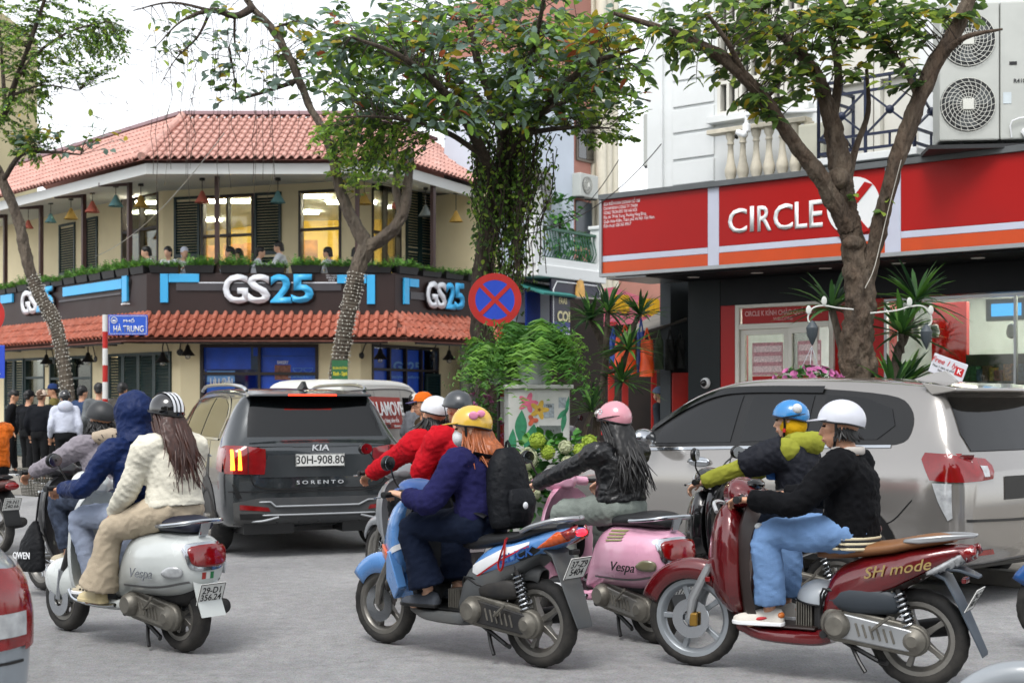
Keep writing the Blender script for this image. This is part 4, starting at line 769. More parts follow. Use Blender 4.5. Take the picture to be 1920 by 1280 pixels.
mb.loft([[f.pt(a, z, o) for a, z in ((f.at(1132, 580)[0], f.at(1132, 612)[1]), (f.at(1132, 580)[0], f.at(1132, 541)[1]), (f.at(1150, 580)[0], f.at(1150, 538)[1]), (f.at(1205, 580)[0], f.at(1205, 558)[1]), (f.at(1252, 580)[0], f.at(1252, 562)[1]), (f.at(1252, 580)[0], f.at(1252, 600)[1]))] for o in (0, .03)]); mb.build('cloth', PNK, pb, 0)
mb = MB()
for x0_, x1_, t0, t1 in ((1143, 1180, 553, 586), (1196, 1236, 560, 592)):
    k = 11; ring = []
    for j in range(k+1): px = x0_+(x1_-x0_)*j/k; ring.append([f.pt(f.at(px, 570)[0], f.at(px, t1+3*sin(j))[1], .05+.025*sin(j*2.2)), f.pt(f.at(px, 570)[0], f.at(px, t0+(4 if j in (0, k) else 0))[1], .045)])
    mb.loft(ring, False)
mb.build('yellow_drape', YEL, pb, 60); words('Cuties', f, 1134, 600, 1158, 610, .036, PR, pb, .02)
def hanging_bag(px, py0, py1, y, wpx, mat, label, name='hanging_bag', handle=True):
    p = P(px, py1, y); h = (py1-py0)/FPX*y; wd = wpx/FPX*y; t = thing(name, label, 'bag', p, 0, 'bags hanging in the stall'); mb = MB(); rings = []
    for i in range(9):
        z = h*i/8; wq = wd/2*(1.05-.25*i/8); dp = .10*(1-.6*i/8); rings.append([(wq*cos(q)+.012*sin(5*q+i*1.3), dp*sin(q)+.02*sin(3*q+i), z) for q in np.linspace(0, 2*pi, 20, False)])
    mb.loft(rings); mb.build('sack', mat, t, 60)
    if handle: MB().tube([(-wd*.25, 0, h*.95), (-wd*.08, 0, h*1.2), (0, 0, h*1.32), (wd*.08, 0, h*1.2), (wd*.25, 0, h*.95)], .014, 6, k=3).build('handle', mat, t)
OR = M('bag_orange', '#d04a10', .45, var=.2, vs=6); BL_ = M('bag_blue', '#123c8c', .4, var=.2, vs=6); OL = M('bag_olive', '#33432c', .8, var=.2); BKc = M('bag_black', '#141614', .8, var=.2)
for a in ((1150, 630, 680, 22.5, 14, BL_, 'bright blue sack hanging first in the stall row'), (1172, 632, 702, 22.3, 42, OR, 'wide orange sack hanging under the stall awning'), (1202, 622, 700, 22.5, 16, BL_, 'narrow blue sack between two orange sacks'), (1213, 637, 706, 22.25, 26, OR, 'narrow orange sack hanging lowest in the stall'), (1236, 636, 692, 22.5, 16, OL, 'olive green tote hanging next to the orange sack'), (1256, 636, 694, 22.6, 18, BKc, 'black tote hanging by two straps in the stall'), (1276, 636, 690, 22.7, 18, BKc, 'black tote hanging nearest the dark pier')): hanging_bag(*a)

# ---- houses across the street, behind the photographer
for k, (x, w_, h, c, lab) in enumerate(((-17, 9, 11, '#8f8a72', 'ochre street house behind the photographer, first of four'), (-7, 9, 13, '#8f8a80', 'grey street house behind the photographer, second of four'), (3.5, 10, 10, '#94886c', 'buff street house behind the photographer, third of four'), (15, 11, 14, '#8a9096', 'blue grey street house behind the photographer, fourth of four'))):
    t = thing('townhouse', lab, 'building', (x, -15, 0)); MB().box((0, -3, h/2), (w_, 6, h)).build('wall', M('across_%d' % k, c, .85, var=.15, vs=.8), t, 0)
    for fl_ in range(int(h/3.3)):
        for i in range(3): MB().box((-w_*.3+i*w_*.3, .03, 1.6+fl_*3.2), (1.5, .1, 1.9)).build('window', M('dim_window'), t, 0)
# ================================================================ cars
RUB = M('tyre_rubber', '#1b1b1b', .85, var=.3, vs=12, dirt='#4d4943', da=.55); ALLOY = M('alloy_grey', '#84827d', .4, metal=.7, var=.2, vs=12, dirt='#5c564c', da=.5)
CHR = M('chrome', '#b8bcc0', .15, metal=1, var=.08); DGL = M('tinted_glass', '#07090a', .04, spec=.5, var=.05); PBK = M('black_trim', '#0b0c0d', .4, var=.15)
REDL = M('red_lens', '#7a0508', .12, coat=.8, var=.25, vs=14); CLRL = M('clear_lens', '#a9acae', .1, coat=.8, var=.3, vs=20); ORL = M('orange_lens', '#c8500a', .12, coat=.8, var=.2)
PLW = M('plate_white', '#cfd0cc', .45, var=.06); GREYP = M('grey_plastic', '#3a3c3e', .6, var=.15, dirt='#5a564e', da=.4)
def wheel(parent, c, R, tw, rr, nsp, mat=ALLOY, n=48, style='cast', disc=False, name='wheel'):
    """Wheel turning about y at c: tyre with blocks, rim, spokes and hub."""
    c = V(c); wl = empty(name, c); wl.parent = parent; a = (R-rr)*.55; rc = R-a; m = 14; rings = []
    for j in range(n):
        t = 2*pi*j/n; ring = []
        for i in range(m):
            q = 2*pi*i/m; dr = -.006 if (cos(q) > .55 and (j+(1 if sin(q) > 0 else 0)) % 3 == 0) or (cos(q) > .85 and i == 0 and j % 2) else 0
            r_ = rc+(a+dr)*cos(q); ring.append((r_*sin(t), tw/2*sin(q)*1.0, r_*cos(t)))
        rings.append(ring)
    rings.append(rings[0]); MB().loft(rings, True, (0, 0)).build('tyre', RUB, wl, 40)
    MB().lathe([(rr+.012, tw*.36), (rr+.012, tw*.42), (rr-.012, tw*.4), (rr-.03, tw*.2), (rr-.035, 0), (rr-.03, -tw*.2), (rr-.012, -tw*.4), (rr+.012, -tw*.42), (rr+.012, -tw*.36), (rr-.004, 0)], 40, (0, 0, 0), (0, 1, 0), True).build('rim', mat, wl)
    sp = MB()
    if style == 'wire':
        for k in range(28): t = 2*pi*k/28; s = (-1)**k; sp.tube([(.04*sin(t+.5*s), .03*s, .04*cos(t+.5*s)), ((rr-.02)*sin(t), 0, (rr-.02)*cos(t))], .0028, 5)
        stuff(sp.build('spokes', CHR, wl))
    elif nsp:
        for k in range(nsp):
            t = 2*pi*k/nsp+.3; d = V((sin(t), 0, cos(t))); u = V((0, 1, 0)); MB().loft([[d*r_+u*(y*wd)+d.cross(u)*(x*wd2) for x, y in ((-1, -1), (1, -1), (1, 1), (-1, 1))] for r_, wd, wd2 in ((.03, tw*.3, .02), (rr*.6, tw*.17, .014), (rr-.02, tw*.25, .017))]).build('spoke', mat, wl, 30, .004)
    MB().cyl((0, -tw*.55, 0), (0, tw*.55, 0), .045, n=16).build('hub', mat, wl, 35, .006)
    if disc: MB().lathe([(.05, tw*.62), (.05, tw*.7), (.115, tw*.7), (.115, tw*.62)], 28, (0, 0, 0), (0, 1, 0), True).build('brake_disc', CHR, wl)
    return wl
def car_shell(st, k=5):
    """Closed body from stations (x, w, z_low, z_mid, z_belt, w_belt, z_roof, w_roof)."""
    rings = []
    for x, w_, zb, zm, zl, wl, zr, wr in cr(st, k):
        half = [(0, zb), (w_*.82, zb), (w_*.965, zb+.1), (w_, zm), (w_*.995, (zm+zl)/2+.02), (wl, zl), ((wl*.42+wr*.58), zl+(zr-zl)*.6), (wr, zr-(zr-zl)*.10-.01), (wr*.86, zr-.012), (wr*.45, zr), (0, zr+.004)]
        h = cr(half, 3); ring = [(x, y, z) for y, z in h]+[(x, -y, z) for y, z in h[-2:0:-1]]; rings.append(ring)
    return MB().loft(rings)
def sym(pts): return pts, [(-a, b) for a, b in pts]
def line_patch(bvh, pts, ax, wd, name, mat, par, off=.003, res=.05):
    """A thin strip along a 2-D polyline on the body."""
    p = cr(pts, 6); L_, R__ = [], []
    for i in range(len(p)):
        d = p[min(i+1, len(p)-1)]-p[max(i-1, 0)]; d = d/max(np.linalg.norm(d), 1e-9); nrm = np.array((-d[1], d[0]))*wd/2; L_.append(p[i]+nrm); R__.append(p[i]-nrm)
    return patch(bvh, [tuple(q) for q in L_]+[tuple(q) for q in R__[::-1]], ax, name, mat, par, off, res)
def rear_frame(o, lean=0): return frame(o, (0, -1, 0), (sin(lean), 0, cos(lean)))
def left_frame(o, rot=0): return frame(o, (-cos(rot), 0, sin(rot)), (sin(rot), 0, cos(rot)))
def plate(parent, o, w_, h, text, lean=0, size=None, sx=1):
    f = rear_frame(o, lean); pl = MB(); pl.box((0, 0, 0), (w_, h, .006)); pl.v = [tuple(f @ V(v)) for v in pl.v]; pl = pl.build('number_plate', PLW, parent, 0, .002)
    bd = MB(); b = .004
    for c, d in (((0, h/2-b), (w_-.01, b)), ((0, -h/2+b), (w_-.01, b)), ((w_/2-b, 0), (b, h-.01)), ((-w_/2+b, 0), (b, h-.01))): bd.box((*c, .0035), (*d, .002))
    bd.v = [tuple(f @ V(v)) for v in bd.v]; bd.build('plate_border', PBLK, pl, 0)
    txt(text, size or h*.7, PBLK, 'plate_lettering', pl, f @ Matrix.Translation((0, 0, .004)), .0006, .012, line=.82, sx=sx); return pl
# ---- dark grey SUV seen from behind
KPAINT = M('slate_paint', '#2b3033', .2, metal=.35, var=.06, vs=2, coat=.9, dirt='#56554f', da=.15)
KI = thing('suv', 'dark grey SUV seen from behind with lit red and amber tail lamps', 'car', (-1.92, 14.2, 0), R_(113))
st = [(0, .80, .40, .62, .96, .76, 1.10, .66), (.03, .87, .36, .62, 1.0, .84, 1.13, .72), (.10, .92, .33, .65, 1.06, .89, 1.17, .72), (.20, .945, .30, .66, 1.10, .90, 1.30, .70), (.32, .95, .28, .66, 1.13, .90, 1.47, .68), (.43, .95, .27, .66, 1.14, .90, 1.60, .67), (.55, .95, .27, .66, 1.14, .90, 1.645, .67), (1.0, .95, .27, .66, 1.13, .90, 1.675, .67), (1.9, .95, .27, .66, 1.11, .90, 1.69, .67), (2.7, .95, .27, .66, 1.09, .90, 1.66, .66), (3.15, .95, .27, .66, 1.07, .89, 1.50, .66), (3.6, .95, .27, .66, 1.05, .88, 1.2, .70), (3.9, .94, .27, .66, 1.0, .87, 1.08, .72), (4.5, .91, .3, .66, .92, .84, .98, .66), (4.75, .82, .36, .62, .8, .74, .86, .6), (4.81, .7, .42, .6, .72, .62, .76, .5)]
kb = car_shell(st).build('body', KPAINT, KI, 50); bv = bvh_of(kb)
patch(bv, [(-.70, 1.19), (.70, 1.19), (.66, 1.40), (.60, 1.575), (-.60, 1.575), (-.66, 1.40)], '-x', 'rear_window', DGL, KI, .006, .06)
patch(bv, [(-.80, 1.10), (.80, 1.10), (.72, 1.19), (-.72, 1.19)], '-x', 'tailgate_shoulder', KPAINT, KI, .007, .06)
sp = MB(); sp.loft([[(x, y, z) for x, z in ((.47+.03*abs(y/.62)**2, 1.655), (.27+.05*abs(y/.62)**2, 1.622), (.265+.05*abs(y/.62)**2, 1.60), (.45, 1.585))] for y in np.linspace(-.64, .64, 15)]); spo = sp.build('spoiler', KPAINT, KI, 40, .006)
BRK = M('brake_glow', '#ff2a10', .4, emit=3, var=0); AMB = M('lamp_glow', '#ff7a1e', .4, emit=3, var=0)
b3 = MB(); b3.box((.268, -.0, 1.611), (.012, .5, .012)); b3.build('high_brake_lamp', BRK, spo, 0)
MB().loft([[(x, y, z) for y in (-w_, w_)] and [(x, -w_, 1.67), (x, w_, 1.67), (x, w_*.5, z), (x, -w_*.5, z)] for x, w_, z in ((.55, .035, 1.70), (.62, .035, 1.755), (.68, .025, 1.75), (.85, .02, 1.69))]).build('antenna', PBK, KI, 30)
for s in (-1, 1):
    lp = [(s*.55, 1.08), (s*.72, 1.10), (s*.915, 1.11), (s*.93, .98), (s*.92, .84), (s*.56, .83), (s*.545, .95)]
    la = patch(bv, lp, '-x', 'tail_lamp', REDL, KI, .012, .04); bl = bvh_of(la)
    for yy in (.80, .865): patch(bl, [(s*(yy-.018), .875), (s*(yy+.018), .875), (s*(yy+.012), 1.075), (s*(yy-.012), 1.075)], '-x', 'lamp_bar', AMB, la, .006, .05)
    patch(bl, [(s*.718, .84), (s*.726, .84), (s*.726, 1.1), (s*.718, 1.1)], '-x', 'lamp_split', PBK, la, .004, .06)
    patch(bv, [(.28, 1.10), (.55, 1.11), (.50, .86), (.22, .86)] if 0 else [(.16, 1.08), (.42, 1.10), (.36, .87), (.16, .85)], '+y' if s > 0 else '-y', 'tail_lamp', REDL, KI, .012, .04)
    # side glass
    sa = '+y' if s > 0 else '-y'
    patch(bv, [(.62, 1.18), (.60, 1.36), (.78, 1.50), (1.1, 1.57), (1.55, 1.585), (1.55, 1.18)], sa, 'side_window', DGL, KI, .005, .07); patch(bv, [(1.62, 1.18), (1.62, 1.585), (2.3, 1.58), (2.55, 1.55), (2.55, 1.17)], sa, 'side_window', DGL, KI, .005, .07); patch(bv, [(2.62, 1.17), (2.62, 1.545), (2.9, 1.47), (3.35, 1.2), (3.4, 1.16)], sa, 'side_window', DGL, KI, .005, .07)
    line_patch(bv, [(.58, 1.17), (.57, 1.37), (.78, 1.525), (1.1, 1.595), (1.6, 1.61), (2.5, 1.575), (2.9, 1.495), (3.42, 1.16)], sa, .022, 'window_chrome', CHR, KI, .009); line_patch(bv, [(.58, 1.165), (3.42, 1.145)], sa, .022, 'window_chrome', CHR, KI, .009)
    line_patch(bv, [(.98, 1.15), (.80, .9), (.82, .55), (.95, .38)], sa, .01, 'door_seam', PBK, KI); line_patch(bv, [(1.58, 1.15), (1.62, .45)], sa, .01, 'door_seam', PBK, KI); line_patch(bv, [(2.58, 1.14), (2.6, .45)], sa, .01, 'door_seam', PBK, KI)
    for xx in (1.1, 2.1): MB().tube([(xx-.1, s*.955, 1.0), (xx-.06, s*.985, 1.0), (xx+.06, s*.985, 1.0), (xx+.1, s*.955, 1.0)], .014, 8, k=3).build('door_handle', CHR, KI)
    MB().tube([(.52, s*.62, 1.655), (.62, s*.645, 1.695), (1.2, s*.66, 1.725), (2.4, s*.65, 1.72), (2.75, s*.64, 1.665)], .02, 8, k=4).build('roof_rail', CHR, KI)
    arch = [(.88+.4*cos(t), .37+.42*sin(t)) for t in np.linspace(-.3, pi+.3, 20)]; patch(bv, arch, sa, 'wheel_arch', PBK, KI, .006, .1); arch = [(3.72+.4*cos(t), .37+.42*sin(t)) for t in np.linspace(-.3, pi+.3, 20)]; patch(bv, arch, sa, 'wheel_arch', PBK, KI, .006, .1)
    wheel(KI, (.88, s*.845, .36), .36, .235, .235, 5); wheel(KI, (3.72, s*.845, .36), .36, .235, .235, 5)
    patch(bv, [(s*.78, .60), (s*.85, .74), (s*.87, .74), (s*.83, .60)], '-x', 'bumper_vent', PBK, KI, .006, .05)
    bx_ = [(s*.50, .47), (s*.66, .545), (s*.36, .545) if 0 else (s*.84, .555), (s*.86, .43), (s*.8, .385), (s*.42, .385), (s*.30, .455)]
    MB().sphere((3.05, s*1.02, 1.13), (.09, .12, .08), 12, 8).build('door_mirror', KPAINT, KI)
patch(bv, [(-.84, .335), (.84, .335), (.86, .56), (.60, .60), (-.60, .60), (-.86, .56)], '-x', 'bumper_insert', GREYP, KI, .006, .06)
for s in (-1, 1):
    rfl = patch(bv, [(s*.52, .505), (s*.80, .54), (s*.80, .49), (s*.50, .465)], '-x', 'reflector', REDL, KI, .012, .06); patch(bv, [(s*.46, .445), (s*.80, .45), (s*.79, .395), (s*.46, .395)], '-x', 'exhaust_trim', PBK, KI, .012, .06)
SIL = M('silver_trim', '#a2a5a7', .35, metal=.6, var=.1)
tr = MB()
for zz_ in (.515, .43):
    tr.tube([(-.028+.0*abs(y), y, zz_+(.0 if abs(y) < .45 else .045 if zz_ > .5 else 0)*min(1, (abs(y)-.4)/.1)) for y in np.linspace(-.80, .80, 33)], (.010, .017), 8, side=(1, 0, 0))
tr.v = [(x+.10*(abs(y)/.82)**4, y, z) for x, y, z in tr.v]; tr.build('silver_trim', SIL, KI)
for s in (-1, 1):
    MB().tube([(.07, s*.80, .575), (.08, s*.87, .49), (.07, s*.80, .385), (.0, s*.60, .372), (-.02, s*.42, .41)], (.012, .016), 8, side=(1, 0, 0), k=4).build('silver_trim', SIL, KI)
patch(bv, [(-.62, .80), (-.52, 1.02), (.52, 1.02), (.62, .80)], '-x', 'plate_recess', M('slate_paint2', '#2b3033', .35, metal=.3, coat=.6), KI, .008, .08)
line_patch(bv, [(-.74, 1.10), (-.70, .86), (-.60, .70), (0, .685), (.60, .70), (.70, .86), (.74, 1.10)], '-x', .016, 'tailgate_seam', PBK, KI, .009); line_patch(bv, [(-.9, .665), (0, .655), (.9, .665)], '-x', .012, 'bumper_seam', PBK, KI, .009)
plate(KI, (-.028, 0, .965), .50, .125, '30H-908.80', .03, .115, .92)
BDG = M('badge_silver', '#c2c5c8', .35, metal=.2, var=.04)
txt('KIA', .085, BDG, 'lettering', KI, rear_frame((-.012, 0, 1.085), .1), .004, .012, shear=.15, sx=1.35); txt('S O R E N T O', .05, BDG, 'lettering', KI, rear_frame((-.022, 0, .745)), .003, .008, sx=1.55); txt('AWD', .042, BDG, 'lettering', KI, rear_frame((.012, .50, .965), .05), .003, .008, sx=1.3); txt('SIGNATURE', .024, BDG, 'lettering', KI, rear_frame((.012, -.50, .965), .05), .003, .004, sx=1.3)
MB().tube([(.17, -.1, 1.205), (.2, .2, 1.235), (.21, .36, 1.24)], .012, 6).build('wiper', PBK, KI)
for s in (-1, 1): MB().box((.3, s*.5, .3), (.5, .5, .12)).build('underbody', PBK, KI, 0)
MB().box((2.2, 0, .3), (3.6, 1.5, .14)).build('underbody', PBK, KI, 0)
# ---- grey-brown people carrier
IPAINT = M('bronze_grey_paint', '#94918d', .15, metal=.6, var=.03, vs=1.5, coat=1)
IN = thing('people_carrier', 'bronze grey people carrier with tinted windows filling the right side', 'car', (4.02, 11.1, 0), R_(130))
st = [(0, .74, .36, .6, .95, .70, 1.02, .6), (.04, .82, .33, .62, 1.0, .78, 1.08, .64), (.10, .87, .31, .66, 1.10, .84, 1.17, .66), (.16, .895, .30, .68, 1.15, .855, 1.30, .66), (.26, .91, .29, .68, 1.17, .855, 1.50, .65), (.36, .915, .29, .68, 1.17, .855, 1.63, .645), (.5, .915, .29, .68, 1.17, .855, 1.685, .645), (1.0, .915, .29, .68, 1.165, .855, 1.73, .65), (1.7, .915, .29, .68, 1.15, .855, 1.755, .65), (2.4, .915, .29, .68, 1.13, .855, 1.735, .65), (2.9, .915, .29, .68, 1.11, .855, 1.62, .645), (3.3, .915, .29, .68, 1.09, .85, 1.42, .65), (3.65, .91, .29, .68, 1.06, .84, 1.18, .68), (3.95, .90, .3, .66, 1.0, .82, 1.06, .68), (4.4, .87, .32, .64, .90, .78, .94, .62), (4.66, .78, .36, .6, .78, .68, .82, .54), (4.735, .66, .4, .58, .68, .56, .72, .44)]
ib = car_shell(st).build('body', IPAINT, IN, 50); bv = bvh_of(ib)
for s in (-1, 1):
    sa = '+y' if s > 0 else '-y'
    # glasshouse: black surround, then panes
    patch(bv, crc([(.62, 1.215), (.50, 1.33), (.56, 1.50), (.80, 1.60), (1.6, 1.655), (2.4, 1.635), (2.75, 1.58), (3.2, 1.38), (3.58, 1.17), (3.4, 1.135), (2.2, 1.17), (1.2, 1.205)], 4), sa, 'window_surround', PBK, IN, .004, .06)
    patch(bv, [(.80, 1.25), (.66, 1.36), (.72, 1.49), (1.0, 1.575), (1.38, 1.60), (1.38, 1.235)], sa, 'side_window', DGL, IN, .009, .07); patch(bv, [(1.5, 1.235), (1.5, 1.60), (2.15, 1.60), (2.2, 1.20)], sa, 'side_window', DGL, IN, .009, .07); patch(bv, [(2.31, 1.195), (2.27, 1.60), (2.5, 1.585), (2.8, 1.50), (3.18, 1.32), (3.25, 1.165)], sa, 'side_window', DGL, IN, .009, .07)
    line_patch(bv, [(.66, 1.20), (1.5, 1.175), (2.4, 1.145), (3.5, 1.10)], sa, .022, 'belt_chrome', CHR, IN, .008)
    visor = line_patch(bv, [(1.42, 1.64), (2.2, 1.645), (2.6, 1.61), (3.0, 1.475), (3.35, 1.29)], sa, .055, 'rain_visor', DGL, IN, .02)
    for seam in ([(1.44, 1.17), (1.42, .9), (1.30, .62), (1.25, .42)], [(2.27, 1.14), (2.27, .45)], [(3.38, 1.09), (3.36, .8), (3.3, .45)]): line_patch(bv, seam, sa, .009, 'door_seam', PBK, IN)
    line_patch(bv, [(.42, .80), (.62, .62), (.85, .585), (1.25, .60)], sa, .009, 'panel_seam', PBK, IN)
    if s > 0:
        line_patch(bv, crc([(1.20, 1.04), (.94, 1.04), (.90, 1.0), (.90, .84), (.94, .80), (1.16, .80), (1.20, .84)], 4).tolist()+[(1.2, 1.0)], sa, .008, 'fuel_lid_seam', PBK, IN)
    for xx in (1.62, 2.62): MB().sphere((xx, s*.905, 1.02), (.13, .018, .045), 14, 8).build('handle_cup', CHR, IN); MB().tube([(xx-.11, s*.915, 1.02), (xx-.06, s*.95, 1.025), (xx+.06, s*.95, 1.025), (xx+.11, s*.915, 1.02)], .017, 8, k=3).build('door_handle', CHR, IN)
    mr = MB(); mr.sphere((3.16, s*1.04, 1.22), (.085, .135, .085), 16, 10); mr.box((3.2, s*.94, 1.17), (.06, .16, .05)); blob(mr, 'door_mirror', CHR if s > 0 else CHR, IN, .012, 3)
    line_patch(bv, [(1.2, 1.748-.1), (1.3, 1.7)], sa, .001, 'seam', PBK, IN) if 0 else None
    arch = [(.92+.37*cos(t), .34+.40*sin(t)) for t in np.linspace(-.2, pi+.2, 20)]; patch(bv, arch, sa, 'wheel_arch', PBK, IN, .006, .1); arch = [(3.67+.37*cos(t), .34+.40*sin(t)) for t in np.linspace(-.2, pi+.2, 20)]; patch(bv, arch, sa, 'wheel_arch', PBK, IN, .006, .1)
    wheel(IN, (.92, s*.815, .335), .335, .215, .215, 5); wheel(IN, (3.67, s*.815, .335), .335, .215, .215, 5)
    patch(bv, [(.03, 1.15), (.34, 1.16), (.36, 1.11), (.27, .955), (.10, .945)], sa, 'tail_lamp', REDL, IN, .012, .04)
    patch(bv, [(s*.86, 1.145), (s*.50, 1.11), (s*.46, 1.06), (s*.50, .965), (s*.80, .945), (s*.88, .945)], '-x', 'tail_lamp', REDL, IN, .012, .04); patch(bv, [(s*.62, 1.06), (s*.53, 1.055), (s*.55, .985), (s*.62, .985)], '-x', 'reversing_lamp', CLRL, IN, .016, .04)
    patch(bv, [(.11, .935), (.25, .935), (.2, .80), (.13, .66), (.10, .68)], sa, 'side_reflector', CLRL, IN, .01, .04)
    patch(bv, [(s*.78, .43), (s*.50, .435), (s*.48, .395), (s*.76, .395)], '-x', 'bumper_reflector', REDL, IN, .01, .05)
patch(bv, [(-.62, 1.17), (.62, 1.17), (.66, 1.3), (.60, 1.58), (-.60, 1.58), (-.66, 1.3)], '-x', 'rear_window', DGL, IN, .008, .06)
sp = MB(); sp.loft([[(x, y, z) for x, z in ((.52, 1.70), (.12+.08*abs(y/.62)**2, 1.655), (.11+.08*abs(y/.62)**2, 1.63), (.42, 1.60))] for y in np.linspace(-.66, .66, 15)]); sp.build('spoiler', IPAINT, IN, 40, .008)
MB().loft([[(x, -w_, 1.70), (x, w_, 1.70), (x, w_*.5, z), (x, -w_*.5, z)] for x, w_, z in ((.62, .035, 1.72), (.72, .035, 1.80), (.80, .025, 1.79), (1.02, .02, 1.735))]).build('antenna', IPAINT, IN, 30)
line_patch(bv, [(-.80, .66), (0, .64), (.80, .66)], '-x', .02, 'tailgate_seam', PBK, IN, .008); patch(bv, [(-.33, .98), (-.33, .80), (.33, .80), (.33, .98)], '-x', 'plate_recess', PBK, IN, .008, .1); plate(IN, (-.0, 0, .89), .5, .13, '30G-515.67', 0, .11, .95); txt('INNOVA', .045, CHR, 'lettering', IN, rear_frame((.032, .62, .845)), .003, .006, sx=1.3)
MB().tube([(.14, -.2, 1.2), (.17, .1, 1.225), (.2, .3, 1.23)], .012, 6).build('wiper', PBK, IN); MB().box((2.2, 0, .3), (3.8, 1.4, .12)).build('underbody', PBK, IN, 0)
# ---- pale grey van behind the SUV
VP = M('van_paint', '#b0aea8', .4, var=.06, coat=.3); VPW = M('van_roof', '#c9c9c4', .4, var=.05, coat=.3)
VN = thing('delivery_van', 'pale grey delivery van with red advertising panel behind the dark SUV', 'van', (-3.05, 20.75, 0), R_(70))
st = [(0, .66, .4, .6, 1.0, .66, 1.5, .58), (.04, .72, .35, .6, 1.05, .70, 1.72, .60), (.12, .75, .3, .6, 1.08, .72, 1.81, .61), (.5, .76, .28, .6, 1.08, .73, 1.865, .62), (1.6, .76, .28, .6, 1.08, .73, 1.875, .62), (2.3, .76, .28, .6, 1.08, .73, 1.85, .62), (2.65, .76, .28, .6, 1.06, .73, 1.76, .61), (2.95, .76, .28, .6, 1.04, .72, 1.56, .60), (3.3, .75, .3, .6, 1.0, .70, 1.2, .62), (3.5, .70, .34, .58, .9, .64, .98, .56), (3.58, .6, .4, .58, .8, .54, .86, .46)]
vb = car_shell(st).build('body', [VP, VPW], VN, 50); bv = bvh_of(vb)
for p in vb.data.polygons:
    if p.center.z > 1.70: p.material_index = 1
for s in (-1, 1):
    sa = '+y' if s > 0 else '-y'
    patch(bv, [(2.02, 1.10), (2.02, 1.60), (2.5, 1.60), (2.78, 1.42), (2.98, 1.12)], sa, 'side_window', DGL, VN, .006, .08)
    line_patch(bv, [(.1, 1.69), (1.6, 1.73), (2.4, 1.70), (2.8, 1.54), (3.1, 1.3)], sa, .018, 'roof_gutter', PBK, VN, .006); line_patch(bv, [(.08, 1.76), (1.6, 1.79), (2.5, 1.755)], sa, .012, 'roof_rib', VP, VN, .01)
    for sx_ in (1.02, 1.97): line_patch(bv, [(sx_, 1.70), (sx_, .4)], sa, .01, 'door_seam', PBK, VN)
    line_patch(bv, [(.1, 1.06), (3.1, 1.02)], sa, .02, 'belt_rib', VP, VN, .01)
    MB().box((2.15, s*.76, .93), (.16, .03, .035)).build('door_handle', PBK, VN, 0, .008); MB().box((1.15, s*.76, .93), (.16, .03, .035)).build('door_handle', PBK, VN, 0, .008)
    patch(bv, [(.55+.33*cos(t), .32+.34*sin(t)) for t in np.linspace(-.1, pi+.1, 16)], sa, 'wheel_arch', PBK, VN, .006, .1); wheel(VN, (.55, s*.68, .29), .29, .17, .18, 0); wheel(VN, (2.75, s*.68, .29), .29, .17, .18, 0)
    mr = MB(); mr.sphere((2.98, s*.9, 1.2), (.05, .08, .1), 10, 8); mr.build('door_mirror', PBK, VN)
patch(bv, [(-.56, 1.10), (.56, 1.10), (.54, 1.5), (-.54, 1.5)], '+x', 'windscreen', DGL, VN, .006, .1)
rp_ = patch(bv, [(.55, 1.12), (1.92, 1.12), (1.92, 1.60), (.55, 1.62)], '-y', 'advert_panel', M('advert_red', '#a82a17', .45, var=.12), VN, .010, .1)
def rframe(o): return frame(o, (1, 0, 0), (0, .28, 1))
txt('LALAMOVE', .30, PW, 'lettering', rp_, rframe((1.24, -.762, 1.42)), .002, .02, sx=.82); txt('Giao hàng siêu tốc', .10, PW, 'lettering', rp_, rframe((1.3, -.787, 1.25)), .002, .0, sx=.9); txt('1900 - 2289', .07, PBLK, 'lettering', rp_, rframe((1.15, -.795, 1.165)), .002, .02); txt('lalamove.com.vn', .06, PW, 'lettering', rp_, rframe((1.65, -.795, 1.165)), .002, .0)
# ---- silver car cut by the lower corner
SV = M('silver_paint', '#8f979e', .3, metal=.5, var=.08, coat=.7)
SCAR = thing('silver_car', 'silver car with large red tail lamp at the lower photo corner', 'car', (-2.54, 5.02, 0), R_(122))
st = [(0, .72, .35, .58, .80, .70, .92, .6), (.05, .80, .30, .6, .84, .77, .97, .64), (.14, .85, .27, .62, .88, .81, 1.0, .66), (.4, .87, .25, .62, .92, .83, 1.06, .64), (.7, .88, .25, .62, .93, .83, 1.2, .58), (1.1, .88, .25, .62, .93, .83, 1.4, .56), (1.8, .88, .25, .62, .93, .83, 1.47, .56), (2.5, .88, .25, .62, .92, .83, 1.43, .56), (3.0, .88, .25, .62, .91, .82, 1.18, .6), (3.4, .87, .26, .62, .89, .81, .98, .64), (4.0, .84, .28, .6, .84, .76, .9, .6), (4.3, .72, .34, .56, .7, .62, .76, .5)]
sb = car_shell(st).build('body', SV, SCAR, 50); bv = bvh_of(sb)
